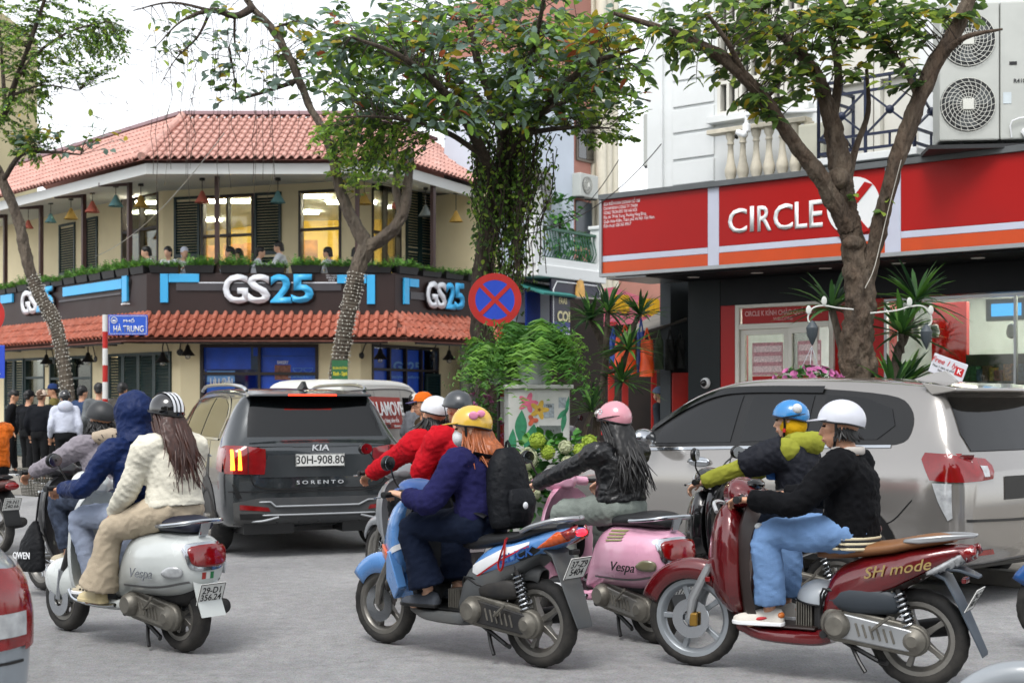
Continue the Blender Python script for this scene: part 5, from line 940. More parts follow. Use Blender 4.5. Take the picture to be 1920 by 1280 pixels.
for s in (-1, 1):
    sa = '+y' if s > 0 else '-y'
    patch(bv, [(s*.30, .90), (s*.60, .92), (s*.82, .90), (s*.84, .78), (s*.82, .62), (s*.60, .60), (s*.42, .66)], '-x', 'tail_lamp', REDL, SCAR, .012, .04); patch(bv, [(.05, .90), (.40, .92), (.36, .80), (.22, .64), (.05, .60)], sa, 'tail_lamp', REDL, SCAR, .012, .04); patch(bv, [(s*.50, .74), (s*.80, .75), (s*.80, .66), (s*.55, .65)], '-x', 'reversing_lamp', CLRL, SCAR, .018, .04)
    patch(bv, [(.95, .98), (1.25, 1.33), (1.9, 1.39), (2.45, 1.35), (2.95, 1.02)], sa, 'side_window', DGL, SCAR, .006, .08); wheel(SCAR, (.78, s*.78, .31), .31, .2, .2, 5); wheel(SCAR, (3.35, s*.78, .31), .31, .2, .2, 5)
    patch(bv, [(.78+.34*cos(t), .32+.36*sin(t)) for t in np.linspace(-.1, pi+.1, 16)], sa, 'wheel_arch', PBK, SCAR, .006, .1)
patch(bv, [(-.52, 1.08), (.52, 1.08), (.48, 1.36), (-.48, 1.36)], '-x', 'rear_window', DGL, SCAR, .006, .08); line_patch(bv, [(-.8, .56), (0, .54), (.8, .56)], '-x', .012, 'bumper_seam', PBK, SCAR, .006); plate(SCAR, (-.01, 0, .7), .5, .12, '29A-172.34', 0, .1)
# ================================================================ scooters
SEATB = M('seat_vinyl', '#17181a', .5, var=.15, bump=.15, bs=150); ENG = M('engine_alloy', '#77746c', .5, metal=.6, var=.25, vs=14, dirt='#3d3a35', da=.6); DARK = M('dark_engine', '#1d1d1e', .6, var=.3, vs=12, dirt='#4a453d', da=.5)
MIRG = M('mirror_glass', '#9aa0a4', .05, metal=1, var=.05)
def shield(st, n=14, k=4):
    """Leg shield: stations (z, x, half_width, sweep_back, thickness)."""
    rings = []
    for z, x, hw, sw, th in cr(st, k):
        ys = np.linspace(-1, 1, n); fr = [(x-sw*y*y, hw*y, z) for y in ys]; bk = [(x-sw*y*y-th, hw*y*.985, z) for y in ys[::-1]]; rings.append(fr+bk)
    return MB().loft(rings)
def bars(parent, x, z, half=.34, back=.07, mirrors=True, mat=PBK, mz=.17, levers=True):
    for s in (-1, 1):
        MB().tube([(x, s*.08, z), (x-back*.5, s*half*.55, z+.015), (x-back, s*half*.72, z)], .012, 8, k=3).build('handlebar', PBK, parent)
        MB().lathe([(.0, .0), (.017, .0), (.018, .11), (.0145, .115), (.0145, .125), (.021, .127), (.021, .14), (.0, .142)], 12, (x-back, s*half*.70, z), (-.12, s, 0)).build('grip', PBK, parent)
        if levers: MB().tube([(x-back+.03, s*half*.66, z-.002), (x-back+.06, s*half*.82, z-.012), (x-back+.055, s*half*1.05, z-.02), (x-back+.05, s*half*1.12, z-.02)], [(.008, .008), (.008, .006), (.007, .005), (.009, .008)], 8, k=3).build('brake_lever', CHR, parent)
        if mirrors:
            m = (x-.02, s*half*.80, z+mz); MB().tube([(x-.0, s*half*.5, z+.02), (x+.03, s*half*.58, z+mz*.55), m], .006, 6, k=3).build('mirror_stalk', PBK, parent)
            mm = MB().sphere((0, 0, 0), (.025, .065, .048), 14, 8); Rm = Matrix.Rotation(s*.25, 3, 'Z'); mm.v = [tuple(Rm @ V(v)+V((m[0], m[1]+s*.03, m[2]+.02))) for v in mm.v]; sh = mm.build('mirror', PBK, parent)
            g = MB(); g.lathe([(.0, 0), (.055, 0), (.055, .003)], 16, (0, 0, 0), (-1, 0, 0)); g.v = [tuple(Rm @ V((v[0]-.021, v[1]*1.05, v[2]*.75))+V((m[0], m[1]+s*.03, m[2]+.02))) for v in g.v]; g.build('mirror_glass', MIRG, sh)
def shock(parent, a, b, r=.028, turns=8, mat=CHR):
    a, b = V(a), V(b); t = (b-a); n = turns*12; q = t.normalized(); u = q.orthogonal().normalized(); w_ = q.cross(u); sh = MB().cyl(a, b, r*.45, n=10).build('shock_absorber', DARK, parent)
    MB().tube([a+t*(.12+.72*i/n)+u*(r*cos(2*pi*turns*i/n))+w_*(r*sin(2*pi*turns*i/n)) for i in range(n+1)], .006, 6).build('spring', mat, sh); return sh
def stadium(x0, z0, r0, x1, z1, r1, n=10):
    a = atan2(z1-z0, x1-x0); p = [(x1+r1*cos(a-pi/2+pi*i/n), z1+r1*sin(a-pi/2+pi*i/n)) for i in range(n+1)]+[(x0+r0*cos(a+pi/2+pi*i/n), z0+r0*sin(a+pi/2+pi*i/n)) for i in range(n+1)]; return p
def engine(parent, R, x1=.40, z1=.33, case=ENG, cover=DARK, y=.07):
    MB().prism(stadium(0, R, .085, x1, z1, .095), 'y', y, y+.055, .012).build('transmission_case', case, parent, 35, .006)
    MB().prism(stadium(.02, R+.002, .06, x1-.02, z1, .07), 'y', y+.056, y+.08, .012).build('transmission_cover', cover, parent, 35, .005)
    MB().lathe([(.0, .1), (.05, .1), (.065, .085), (.075, .06), (.08, 0)], 24, (x1-.01, y+.03, z1), (0, 1, 0)).build('drive_cover', case, parent, 35)
    MB().lathe([(.0, .075), (.03, .075), (.05, .06), (.07, .05), (.085, 0)], 20, (0, y+.02, R), (0, 1, 0)).build('final_drive', case, parent, 35)
    for i in range(6): t = 2*pi*i/6; MB().cyl((x1-.01+.066*cos(t), y+.05, z1+.066*sin(t)), (x1-.01+.066*cos(t), y+.1, z1+.066*sin(t)), .008, n=8).build('bolt', case, parent)
    MB().box((x1+.02, 0, z1+.02), (.26, .16, .18)).build('crankcase', DARK, parent, 0, .03)
    for i in range(6): MB().box((x1*.25+i*x1*.09, y+.082, z1+(R-z1)*(.72-i*.09)), (.012, .008, .075), Matrix.Rotation(.3, 3, 'Y')).build('cover_rib', case, parent, 0, .003)
    MB().tube([(x1*.5, y+.08, z1-.01), (x1*.5, y+.11, z1-.01), (x1*.5-.1, y+.115, z1+.07), (x1*.5-.13, y+.15, z1+.07)], .009, 6).build('kick_lever', case, parent)
    for a in (0, .03, .055): MB().tube([(x1+.1, .09, z1+.1-a), (x1+.02+a, .12, z1+.19), (x1-.08, .10+a*.4, z1+.2-a), (x1-.14, .05, z1+.26)], .007, 6, k=3).build('hose', PBK, parent)
    MB().cyl((x1+.07, y+.02, z1-.06), (x1+.07, y+.07, z1-.06), .022, n=10).build('oil_cap', DARK, parent)
    fin = MB()
    for i in range(7): fin.box((x1+.16+i*.014, 0, z1+.03), (.006, .15, .14))
    stuff(fin.build('cylinder_fins', ENG, parent, 0))
    MB().tube([(x1-.05, .05, z1-.1), (x1-.12, .1, z1-.2), (x1-.16, .12, z1-.25)], .012, 8).build('side_stand', PBK, parent); MB().tube([(x1-.02, .06, z1-.1), (x1-.22, .08, z1-.19), (x1-.28, .12, z1-.19)], .014, 8).build('centre_stand', PBK, parent)
    MB().tube([(x1+.05, -.1, z1-.08), (.2, -.14, R-.03), (.1, -.15, R)], .02, 8, k=3).build('exhaust_pipe', ENG, parent); MB().lathe([(.02, 0), (.05, .03), (.055, .3), (.045, .34), (.01, .35)], 16, (.16, -.16, R), (-1, -.05, .18)).build('silencer', DARK, parent)
def fork(parent, x, R, zt, xt, off=.085, mat=ALLOY, leg=.02):
    for s in (-1, 1):
        MB().tube([(x, s*off, R), (x-.02, s*off, R+.12), (x+(xt-x)*.5, s*off, (R+zt)/2)], [leg*.9, leg*1.25, leg*1.1], 10).build('fork_leg', mat, parent)
    MB().tube([(x+(xt-x)*.45, 0, (R+zt)/2), (xt, 0, zt)], .03, 10).build('steering_column', DARK, parent)
def fender(parent, x, R, r, a0, a1, hw, mat, name='front_fender', lip=.03):
    rings = []
    for t in np.linspace(R_(a0), R_(a1), 22):
        ring = []; e = (t-R_(a0))/(R_(a1)-R_(a0)); wq = hw*(.55+.45*sin(pi*min(1, max(0, .12+.8*e))))
        for i in range(15):
            q = -1+2*i/14; rr = r+.018*(1-q*q)*2-(lip*1.6 if abs(q) > .95 else lip*.35 if abs(q) > .8 else 0); ring.append((x+rr*cos(t), wq*math.copysign(abs(q)**.8, q), R+rr*sin(t)))
        rings.append(ring)
    o = MB().loft(rings, False).build(name, mat, parent, 60); m = o.modifiers.new('solid', 'SOLIDIFY'); m.thickness = .006; return o
def seat(parent, st, mat=SEATB, name='seat'): return MB().xloft(st, 24, 4).build(name, mat, parent, 60)
# ---- retro scooter (white, pink)
def retro(label, px, py, rz, paint, name, seatm, kind, plate_text, loc):
    t = thing('scooter', label, 'scooter', loc, rz); wb = 1.28; R = .225
    wheel(t, (0, 0, R), R, .115, .135, 5, n=42); wheel(t, (wb, 0, R), R, .105, .135, 5, n=42, disc=True)
    body = MB(); body.xloft([(-.42, .50, .60, .03, 2.0), (-.40, .45, .66, .10, 2.1), (-.33, .40, .72, .165, 2.2), (-.2, .365, .75, .21, 2.3), (-.02, .345, .755, .235, 2.4), (.15, .335, .755, .235, 2.4), (.3, .325, .75, .205, 2.4), (.42, .30, .70, .165, 2.3), (.50, .27, .58, .14, 2.2), (.56, .27, .38, .12, 2.2)], 32, 4)
    b = blob(body, 'rear_body', paint, t, .012, 3); bv = bvh_of(b)
    # under-body cut: dark wheel well
    MB().xloft([(-.34, .38, .48, .06, 3), (-.2, .3, .44, .085, 3), (.1, .28, .42, .1, 3), (.3, .26, .4, .1, 3)], 16, 3).build('wheel_well', DARK, t)
    line_patch(bv, [(-.36, .46), (-.1, .425), (.2, .41), (.42, .40)], '+y', .012, 'cowl_seam', M('seam_grey', '#6d6d6d', .5), t, .003); line_patch(bv, [(-.36, .46), (-.1, .425), (.2, .41), (.42, .40)], '-y', .012, 'cowl_seam', M('seam_grey'), t, .003)
    MB().xloft([(.46, .235, .30, .16, 3.5), (.52, .225, .30, .185, 4), (.8, .225, .295, .185, 4), (.95, .235, .31, .16, 3.5)], 20, 3).build('floorboard', paint, t); MB().xloft([(.5, .29, .306, .15, 5), (.9, .29, .306, .15, 5)], 16, 2).build('floor_mat', PBK, t)
    MB().tube([(.46, .19, .27), (.6, .195, .255), (.9, .185, .265), (1.0, .17, .32)], .012, 8, k=3).build('sill_trim', CHR, t)
    sh = shield([(.26, .97, .13, .04, .05), (.36, 1.0, .2, .07, .035), (.55, 1.02, .225, .085, .03), (.75, 1.01, .215, .085, .03), (.88, .99, .16, .06, .04), (.95, .98, .08, .02, .06)]).build('leg_shield', paint, t, 60); MB().tube([(.99-.06*0, s_*hw, z) for s_ in (1,) for z, hw in ((.36, .2), (.55, .225), (.75, .215), (.88, .16))], .007, 6, k=3).build('shield_trim', CHR, t) if 0 else None
    MB().xloft([(.86, .45, .80, .12, 3), (.93, .42, .84, .15, 3), (.99, .4, .86, .13, 3)], 18, 3).build('glove_box', paint if kind == 'white' else PBK, t)
    MB().xloft([(.98, .62, .9, .05, 2.2), (1.04, .5, .9, .075, 2.2), (1.08, .42, .84, .06, 2.2), (1.12, .4, .6, .03, 2.2)], 18, 3).build('horn_cover', paint, t)
    fm = MB(); fm.sphere((wb+.0, 0, R+.12), (.24, .095, .155), 20, 12); fe = blob(fm, 'front_fender', paint, t, .012, 3); MB().lathe([(.10, -.07), (.185, -.06), (.185, .06), (.10, .07)], 24, (wb, 0, R+.02), (0, 1, 0)).build('fender_liner', DARK, t) if 0 else None
    fork(t, wb, R, .92, 1.03, .07, DARK, .018); MB().cyl((wb, .07, R), (wb-.05, .08, R+.2), .022).build('trailing_link', CHR, t)
    hs_ = MB(); hs_.xloft([(.90, .95, 1.02, .05, 2.2), (.95, .93, 1.06, .12, 2.3), (1.02, .92, 1.09, .14, 2.3), (1.10, .94, 1.08, .09, 2.2), (1.13, .97, 1.05, .05, 2)], 20, 4); hs_.tube([(.99, -.24, .985), (1.0, -.1, 1.0), (1.0, .1, 1.0), (.99, .24, .985)], .035, 10); blob(hs_, 'headset', paint, t, .012, 3)
    MB().sphere((1.11, 0, 1.01), (.035, .075, .075), 16, 10).build('headlamp', CLRL, t); bars(t, 1.0, .99, .34, .03, True, mz=.16)
    seat(t, [(-.30, .755, .80, .08, 2.5), (-.22, .745, .845, .135, 2.6), (0, .745, .85, .15, 2.8), (.18, .74, .825, .15, 2.8), (.36, .725, .805, .125, 2.7), (.50, .68, .77, .08, 2.5)], seatm)
    MB().tube([(.02, .175, .79), (-.15, .185, .80), (-.33, .15, .815), (-.40, .08, .825), (-.40, -.08, .825), (-.33, -.15, .815), (-.15, -.185, .80), (.02, -.175, .79)], .013, 8, k=4).build('grab_rail', CHR, t); MB().loft([[(-.36, -.03, .74), (-.36, .03, .74), (-.32, .03, .72), (-.32, -.03, .72)], [(-.40, -.04, .82), (-.40, .04, .82), (-.37, .04, .82), (-.37, -.04, .82)]]).build('rail_bracket', CHR, t, 30, .006)
    tl = patch(bv, crc([(-.10, .66), (.10, .66), (.115, .60), (.08, .555), (-.08, .555), (-.115, .60)], 4), '-x', 'tail_lamp', REDL, t, .022, .02, thick=.03); line_patch(bv, crc([(-.115, .675), (.115, .675), (.13, .60), (.09, .54), (-.09, .54), (-.13, .60)], 3).tolist(), '-x', .014, 'lamp_rim', CHR, t, .01)
    for s in (-1, 1):
        patch(bv, crc([(-.34, .545), (-.24, .555), (-.16, .515), (-.22, .49), (-.33, .495)], 3), '+y' if s > 0 else '-y', 'indicator', CLRL if kind == 'white' else M('smoked_lens', '#6e6a52', .15, coat=.6), t, .01, .03, thick=.015)
        if kind == 'pink':
            for q in range(4): patch(bv, [(.08+q*.0, .66+q*.018), (.25, .645+q*.02), (.25, .655+q*.02), (.06, .672+q*.018)], '+y' if s > 0 else '-y', 'cowl_vent', M('vent_olive', '#8a8a5c', .4), t, .006, .04)
    o = txt('Vespa', .085, CHR if kind == 'white' else PBK, 'lettering', t, left_frame((.10, .25, .50) if kind == 'white' else (-.02, .252, .50), .03), .002, .004, shear=.35, sx=1.2)
    engine(t, R, .36, .28, ENG, ENG if kind == 'white' else ALLOY, .07); MB().loft([[(x, -.09, z), (x, .09, z), (x-.012, .09, z), (x-.012, -.09, z)] for x, z in ((-.36, .47), (-.42, .36), (-.50, .25))]).build('rear_mudflap', paint if kind == 'white' else PBK, t, 30)
    plate(t, (-.465, 0, .385), .19, .14, plate_text, -.35, .058)
    if kind == 'white':
        for q, c in ((-.03, '#2d7a4a'), (0, '#d8d8d4'), (.03, '#a03028')): patch(bv, [(q-.013, .475), (q+.013, .475), (q+.013, .515), (q-.013, .515)], '-x', 'sticker', M('sticker'+c, c, .5), t, .004, .05)
    return t
WPAINT = M('white_scooter_paint', '#c3c8c6', .25, var=.05, coat=.6, vs=3, dirt='#9da09b', da=.25); PPAINT = M('pink_scooter_paint', '#d8a0b8', .25, var=.05, coat=.7)
WS = retro('white retro scooter ridden by two people in hood and cream jacket', 0, 0, R_(140), WPAINT, '', M('seat_navy', '#14182a', .45, var=.1), 'white', '29-D1\n356.24', (-2.03, 8.82, 0))
PS = retro('pink retro scooter with black seat ridden in a leather jacket', 0, 0, R_(126), PPAINT, '', SEATB, 'pink', '29-E2\n617.05', (.92, 9.15, 0))
# ---- sporty blue scooter
def sporty(loc, rz, label):
    t = thing('scooter', label, 'scooter', loc, rz); wb = 1.28; R = .262; BP = M('blue_scooter_paint', '#5a8cc8', .25, var=.06, coat=.7); BP2 = M('dark_blue_paint', '#27508f', .3, coat=.5); GP = M('grey_scooter_plastic', '#4a4d4f', .55, var=.15, dirt='#6d675c', da=.45)
    wheel(t, (0, 0, R), R, .10, .185, 5, n=54, mat=ALLOY); wheel(t, (wb, 0, R), R, .09, .185, 5, n=54, disc=True)
    tail = MB(); tail.xloft([(.50, .46, .54, .06, 2.2), (.42, .46, .62, .12, 2.6), (.28, .52, .705, .145, 2.8), (.05, .60, .755, .15, 2.8), (-.18, .675, .80, .135, 2.8), (-.36, .735, .825, .10, 2.6), (-.52, .785, .835, .05, 2.2)], 24, 4); b = blob(tail, 'tail_body', BP, t, .010, 2); bv = bvh_of(b)
    lo = MB(); lo.xloft([(.56, .27, .36, .10, 3), (.48, .29, .56, .125, 3), (.34, .36, .60, .13, 3), (.15, .50, .65, .13, 3), (-.05, .60, .70, .12, 3), (-.16, .66, .72, .09, 3)], 20, 4); l_ = lo.build('lower_side_panel', GP, t, 60); bl = bvh_of(l_)
    for s in (-1, 1):
        sa = '+y' if s > 0 else '-y'
        patch(bv, [(.42, .50), (.44, .57), (.15, .70), (-.10, .745), (-.10, .73), (.12, .665), (.38, .52)], sa, 'white_stripe', PW, t, .004, .04); patch(bv, [(.02, .62), (-.20, .705), (-.14, .72), (.05, .66)], sa, 'black_vent', PBK, t, .006, .04)
        line_patch(bv, [(.40, .51), (.12, .655), (-.1, .72)], sa, .008, 'red_pinstripe', PR, t, .006)
        patch(bv, [(-.18, .715), (-.36, .80), (-.50, .815), (-.46, .775), (-.30, .735)], sa, 'indicator', ORL, t, .010, .03, thick=.02)
        patch(bv, [(-.40, .80), (-.515, .83), (-.53, .80), (-.44, .775)], sa, 'tail_lamp', REDL, t, .014, .03, thick=.02)
    MB().sphere((-.515, 0, .805), (.035, .055, .022), 14, 8).build('tail_lamp', M('tail_glow', '#ff2030', .3, emit=1.5, var=.1), t)
    for s in (-1, 1): MB().tube([(.0, s*.13, .80), (-.14, s*.155, .835), (-.35, s*.12, .875), (-.46, s*.05, .885), (-.48, 0, .885)], [(.024, .014)]*5, 8, side=(0, 1, 0), k=4).build('grab_rail', SIL, t)
    seat(t, [(.56, .66, .70, .06, 2.5), (.46, .66, .755, .115, 2.8), (.25, .70, .775, .135, 2.8), (.06, .735, .80, .14, 2.8), (-.15, .775, .84, .12, 2.8), (-.32, .81, .85, .07, 2.4)])
    txt('CLICK', .075, BP2, 'lettering', t, left_frame((.06, .153, .655), .30), .002, .01, shear=.3, sx=1.3)
    MB().xloft([(.44, .225, .29, .10, 3.5), (.52, .20, .29, .155, 3.5), (.80, .205, .285, .155, 3.5), (.94, .24, .32, .13, 3)], 18, 3).build('floorboard', GP, t); MB().xloft([(.52, .284, .298, .13, 5), (.84, .284, .298, .13, 5)], 14, 2).build('floor_mat', PBK, t)
    shield([(.27, .94, .12, .05, .04), (.45, .96, .175, .07, .03), (.65, .985, .20, .08, .03), (.82, .99, .205, .08, .035), (.93, .97, .16, .05, .05), (.98, .95, .1, .02, .06)]).build('inner_leg_shield', M('inner_plastic', '#1a1d22', .5, var=.15), t, 60)
    nose = MB(); nose.xloft([(.985, .55, .92, .18, 2.4), (1.02, .48, .95, .205, 2.4), (1.10, .45, .93, .17, 2.3), (1.18, .46, .82, .11, 2.2), (1.25, .52, .70, .05, 2)], 22, 4); nb = blob(nose, 'front_cowl', BP, t, .011, 2); bn = bvh_of(nb)
    sp = MB(); sp.loft([[(.97, y0, .40), (1.04, y0*1.1, .62), (1.10, y0*.9, .62), (1.14, y0*.7, .44), (1.05, y0*.8, .32)] for y0 in (.12, .20)]); sp.build('side_wing', BP, t, 40, .008); sp = MB(); sp.loft([[(.97, -y0, .40), (1.04, -y0*1.1, .62), (1.10, -y0*.9, .62), (1.14, -y0*.7, .44), (1.05, -y0*.8, .32)] for y0 in (.12, .20)]); sp.build('side_wing', BP, t, 40, .008)
    for s in (-1, 1): patch(bn, [(1.04, .60), (1.16, .655), (1.20, .60), (1.10, .55)], '+y' if s > 0 else '-y', 'front_indicator', ORL, t, .01, .03, thick=.02); line_patch(bn, [(.98, .66), (1.08, .60), (1.16, .56)], '+y' if s > 0 else '-y', .03, 'white_stripe', PW, t, .005)
    MB().sphere((1.15, 0, .78), (.04, .11, .08), 16, 8).build('headlamp', CLRL, t)
    fe = fender(t, wb, R, R+.03, 35, 165, .07, BP, lip=.06); txt('HONDA', .035, PW, 'lettering', fe, left_frame((wb-.12, .075, R+.215), -.5), .001, .008)
    fork(t, wb, R, .92, 1.02, .075, ALLOY, .02)
    hd = MB(); hd.xloft([(.90, .93, 1.0, .06, 2.4), (.95, .92, 1.05, .15, 2.5), (1.03, .92, 1.07, .15, 2.4), (1.10, .94, 1.03, .07, 2.2)], 18, 4); hd.tube([(.97, -.22, .99), (.99, 0, 1.0), (.97, .22, .99)], .03, 10); blob(hd, 'handlebar_cover', BP2, t, .011, 2); bars(t, .98, .985, .35, .045, True, mz=.17)
    engine(t, R, .42, .31, ENG, DARK, .07); shock(t, (.02, .10, R+.05), (.10, .115, .60), .032, 8)
    MB().xloft([(.10, .40, .50, .05, 3), (.2, .38, .52, .07, 3), (.36, .38, .5, .07, 3), (.44, .4, .46, .05, 3)], 16, 3).build('air_cleaner', DARK, t, 60).location = (0, .06, 0)
    fender(t, 0, R, R+.035, 20, 110, .075, GP, 'rear_hugger'); 
    MB().loft([[(x, -w_, z), (x, w_, z), (x, w_, z-.02), (x, -w_, z-.02)] for x, w_, z in ((-.18, .10, .72), (-.30, .10, .68), (-.38, .095, .56), (-.47, .085, .42), (-.56, .07, .28))]).build('rear_mudguard', GP, t, 40, .004)
    plate(t, (-.475, 0, .60), .19, .14, '37-Z9\n5404', -.45, .062); MB().box((-.44, 0, .69), (.05, .07, .03)).build('plate_lamp', PBK, t, 0, .006)
    ke = MB(); ke.tube([(.13, .152, .76), (.16, .166, .68), (.185, .17, .60), (.165, .172, .565), (.145, .17, .61), (.14, .158, .75)], [(.0025, .009)]*6, 6, side=(1, 0, 0), k=3); ke.build('red_strap', M('red_strap', '#b01414', .6), t)
    return t
BS = sporty((.17, 8.32, 0), R_(140), 'blue and grey sporty scooter with dusty five spoke wheels')
# ---- tall-wheel red scooter
def tallred(loc, rz, label):
    t = thing('scooter', label, 'scooter', loc, rz); wb = 1.31; Rf = .285; R = .272; RP = M('dark_red_paint', '#5d0c12', .2, var=.08, coat=.9, metal=.15); BRN = M('brown_plastic', '#241a18', .4, var=.15, dirt='#4a403a', da=.3); GP = M('grey_mudguard', '#3d4650', .5, var=.15)
    wheel(t, (0, 0, R), R, .105, .19, 5, n=54); wheel(t, (wb, 0, Rf), Rf, .09, .215, 5, n=54, disc=True, mat=M('silver_wheel', '#9da3a8', .35, metal=.6, var=.1))
    tail = MB(); tail.xloft([(.52, .30, .40, .07, 2.4), (.46, .32, .60, .13, 2.6), (.32, .38, .69, .15, 2.8), (.12, .50, .735, .16, 2.8), (-.12, .60, .77, .15, 2.8), (-.34, .68, .79, .11, 2.6), (-.52, .73, .79, .06, 2.3)], 24, 4); b = blob(tail, 'tail_body', RP, t, .010, 2); bv = bvh_of(b)
    for s in (-1, 1):
        sa = '+y' if s > 0 else '-y'; patch(bv, [(-.16, .645), (-.44, .75), (-.53, .775), (-.50, .72), (-.34, .66)], sa, 'rear_indicator', CLRL, t, .012, .03, thick=.02); patch(bv, [(-.42, .755), (-.54, .79), (-.55, .745), (-.46, .72)], sa, 'tail_lamp', REDL, t, .016, .03, thick=.02)
        MB().loft([[(x, s*y0, z), (x, s*(y0+.03), z), (x+.01, s*(y0+.03), z-h), (x+.01, s*y0, z-h)] for x, y0, z, h in ((.02, .11, .815, .02), (-.12, .125, .83, .035), (-.30, .10, .845, .035), (-.46, .05, .85, .025), (-.54, .0, .85, .02))]).build('grab_rail', SIL, t, 30, .008)
        line_patch(bv, [(.44, .36), (.2, .50), (-.1, .61), (-.34, .69)], sa, .03, 'lower_trim', BRN, t, .006)
    txt('SH mode', .085, M('gold_letters', '#b09a62', .35, metal=.6), 'lettering', t, left_frame((.06, .17, .655), .2), .002, .004, shear=.4, sx=1.15)
    seat(t, [(.55, .68, .73, .06, 2.5), (.45, .68, .765, .12, 2.8), (.22, .71, .785, .145, 2.8), (.0, .75, .82, .14, 2.8), (-.22, .78, .845, .115, 2.6), (-.36, .80, .83, .06, 2.4)], M('seat_tan', '#7a5230', .5, var=.12, bump=.1, bs=120))
    MB().xloft([(.46, .21, .29, .11, 3), (.56, .19, .285, .165, 3), (.85, .195, .285, .165, 3), (1.0, .24, .33, .13, 3)], 18, 3).build('floorboard', RP, t); MB().xloft([(.54, .282, .30, .14, 5), (.9, .282, .30, .14, 5)], 14, 2).build('floor_mat', BRN, t)
    shield([(.27, .96, .13, .05, .06), (.40, 1.0, .19, .08, .05), (.60, 1.03, .215, .09, .05), (.80, 1.03, .21, .09, .06), (.92, .99, .17, .06, .09), (1.0, .96, .09, .02, .08)]).build('inner_leg_shield', BRN, t, 60)
    nose = MB(); nose.xloft([(.96, .34, .86, .2, 2.6), (1.03, .32, .96, .215, 2.5), (1.10, .36, .97, .18, 2.3), (1.16, .42, .90, .12, 2.2), (1.20, .52, .74, .06, 2)], 24, 4); blob(nose, 'front_cowl', RP, t, .011, 2)
    MB().tube([(1.12, .13, .92), (1.16, .07, .96), (1.17, 0, .97), (1.16, -.07, .96), (1.12, -.13, .92)], (.012, .018), 8, k=3).build('headlamp', CLRL, t)
    fender(t, wb, Rf, Rf+.03, 20, 160, .075, RP, lip=.05); fork(t, wb, Rf, .92, 1.06, .08, SIL, .022); MB().box((wb-.03, .085, Rf+.0), (.05, .03, .08)).build('brake_caliper', M('gold_caliper', '#8a6a2a', .4, metal=.5), t, 0, .01); MB().box((wb-.12, .09, Rf+.24), (.03, .02, .03)).build('fork_reflector', REDL, t, 0, .004)
    hd = MB(); hd.xloft([(.88, .96, 1.02, .06, 2.4), (.93, .94, 1.08, .15, 2.5), (1.02, .94, 1.12, .16, 2.4), (1.10, .96, 1.08, .08, 2.2)], 18, 4); hd.tube([(.95, -.22, 1.01), (.97, 0, 1.02), (.95, .22, 1.01)], .034, 10); blob(hd, 'handlebar_cover', RP, t, .011, 2); MB().sphere((.935, 0, 1.075), (.05, .1, .035), 14, 8).build('instrument_glass', DGL, t); bars(t, .965, 1.01, .35, .045, False)
    engine(t, R, .42, .33, ENG, SIL, .075); shock(t, (.02, .10, R+.05), (.10, .12, .58), .034, 7)
    ac = MB(); ac.xloft([(.06, .42, .50, .05, 3), (.14, .40, .55, .075, 3), (.34, .39, .56, .075, 3), (.46, .42, .5, .05, 3)], 18, 3); o = ac.build('air_cleaner', M('air_cleaner', '#2c333a', .5, var=.1), t, 60); o.location = (0, .08, 0)
    MB().loft([[(x, -w_, z), (x, w_, z), (x, w_, z-.02), (x, -w_, z-.02)] for x, w_, z in ((.05, .09, .60), (-.16, .10, .66), (-.30, .10, .62), (-.40, .095, .50), (-.50, .085, .36), (-.60, .07, .22))]).build('rear_mudguard', GP, t, 40, .004); MB().loft([[(x, -w_, z), (x, w_, z), (x, w_, z-.015), (x, -w_, z-.015)] for x, w_, z in ((-.2, .10, .675), (-.42, .09, .665), (-.56, .05, .63))]).build('tail_undertray', GP, t, 40, .004)
    plate(t, (-.515, 0, .50), .19, .14, '29-C1\n510.11', -.5, .056); MB().box((-.44, 0, .60), (.04, .09, .03)).build('rear_reflector', REDL, t, 0, .006); return t
RS_ = tallred((2.21, 7.72, 0), R_(150), 'dark red scooter with tan seat and silver front wheel')
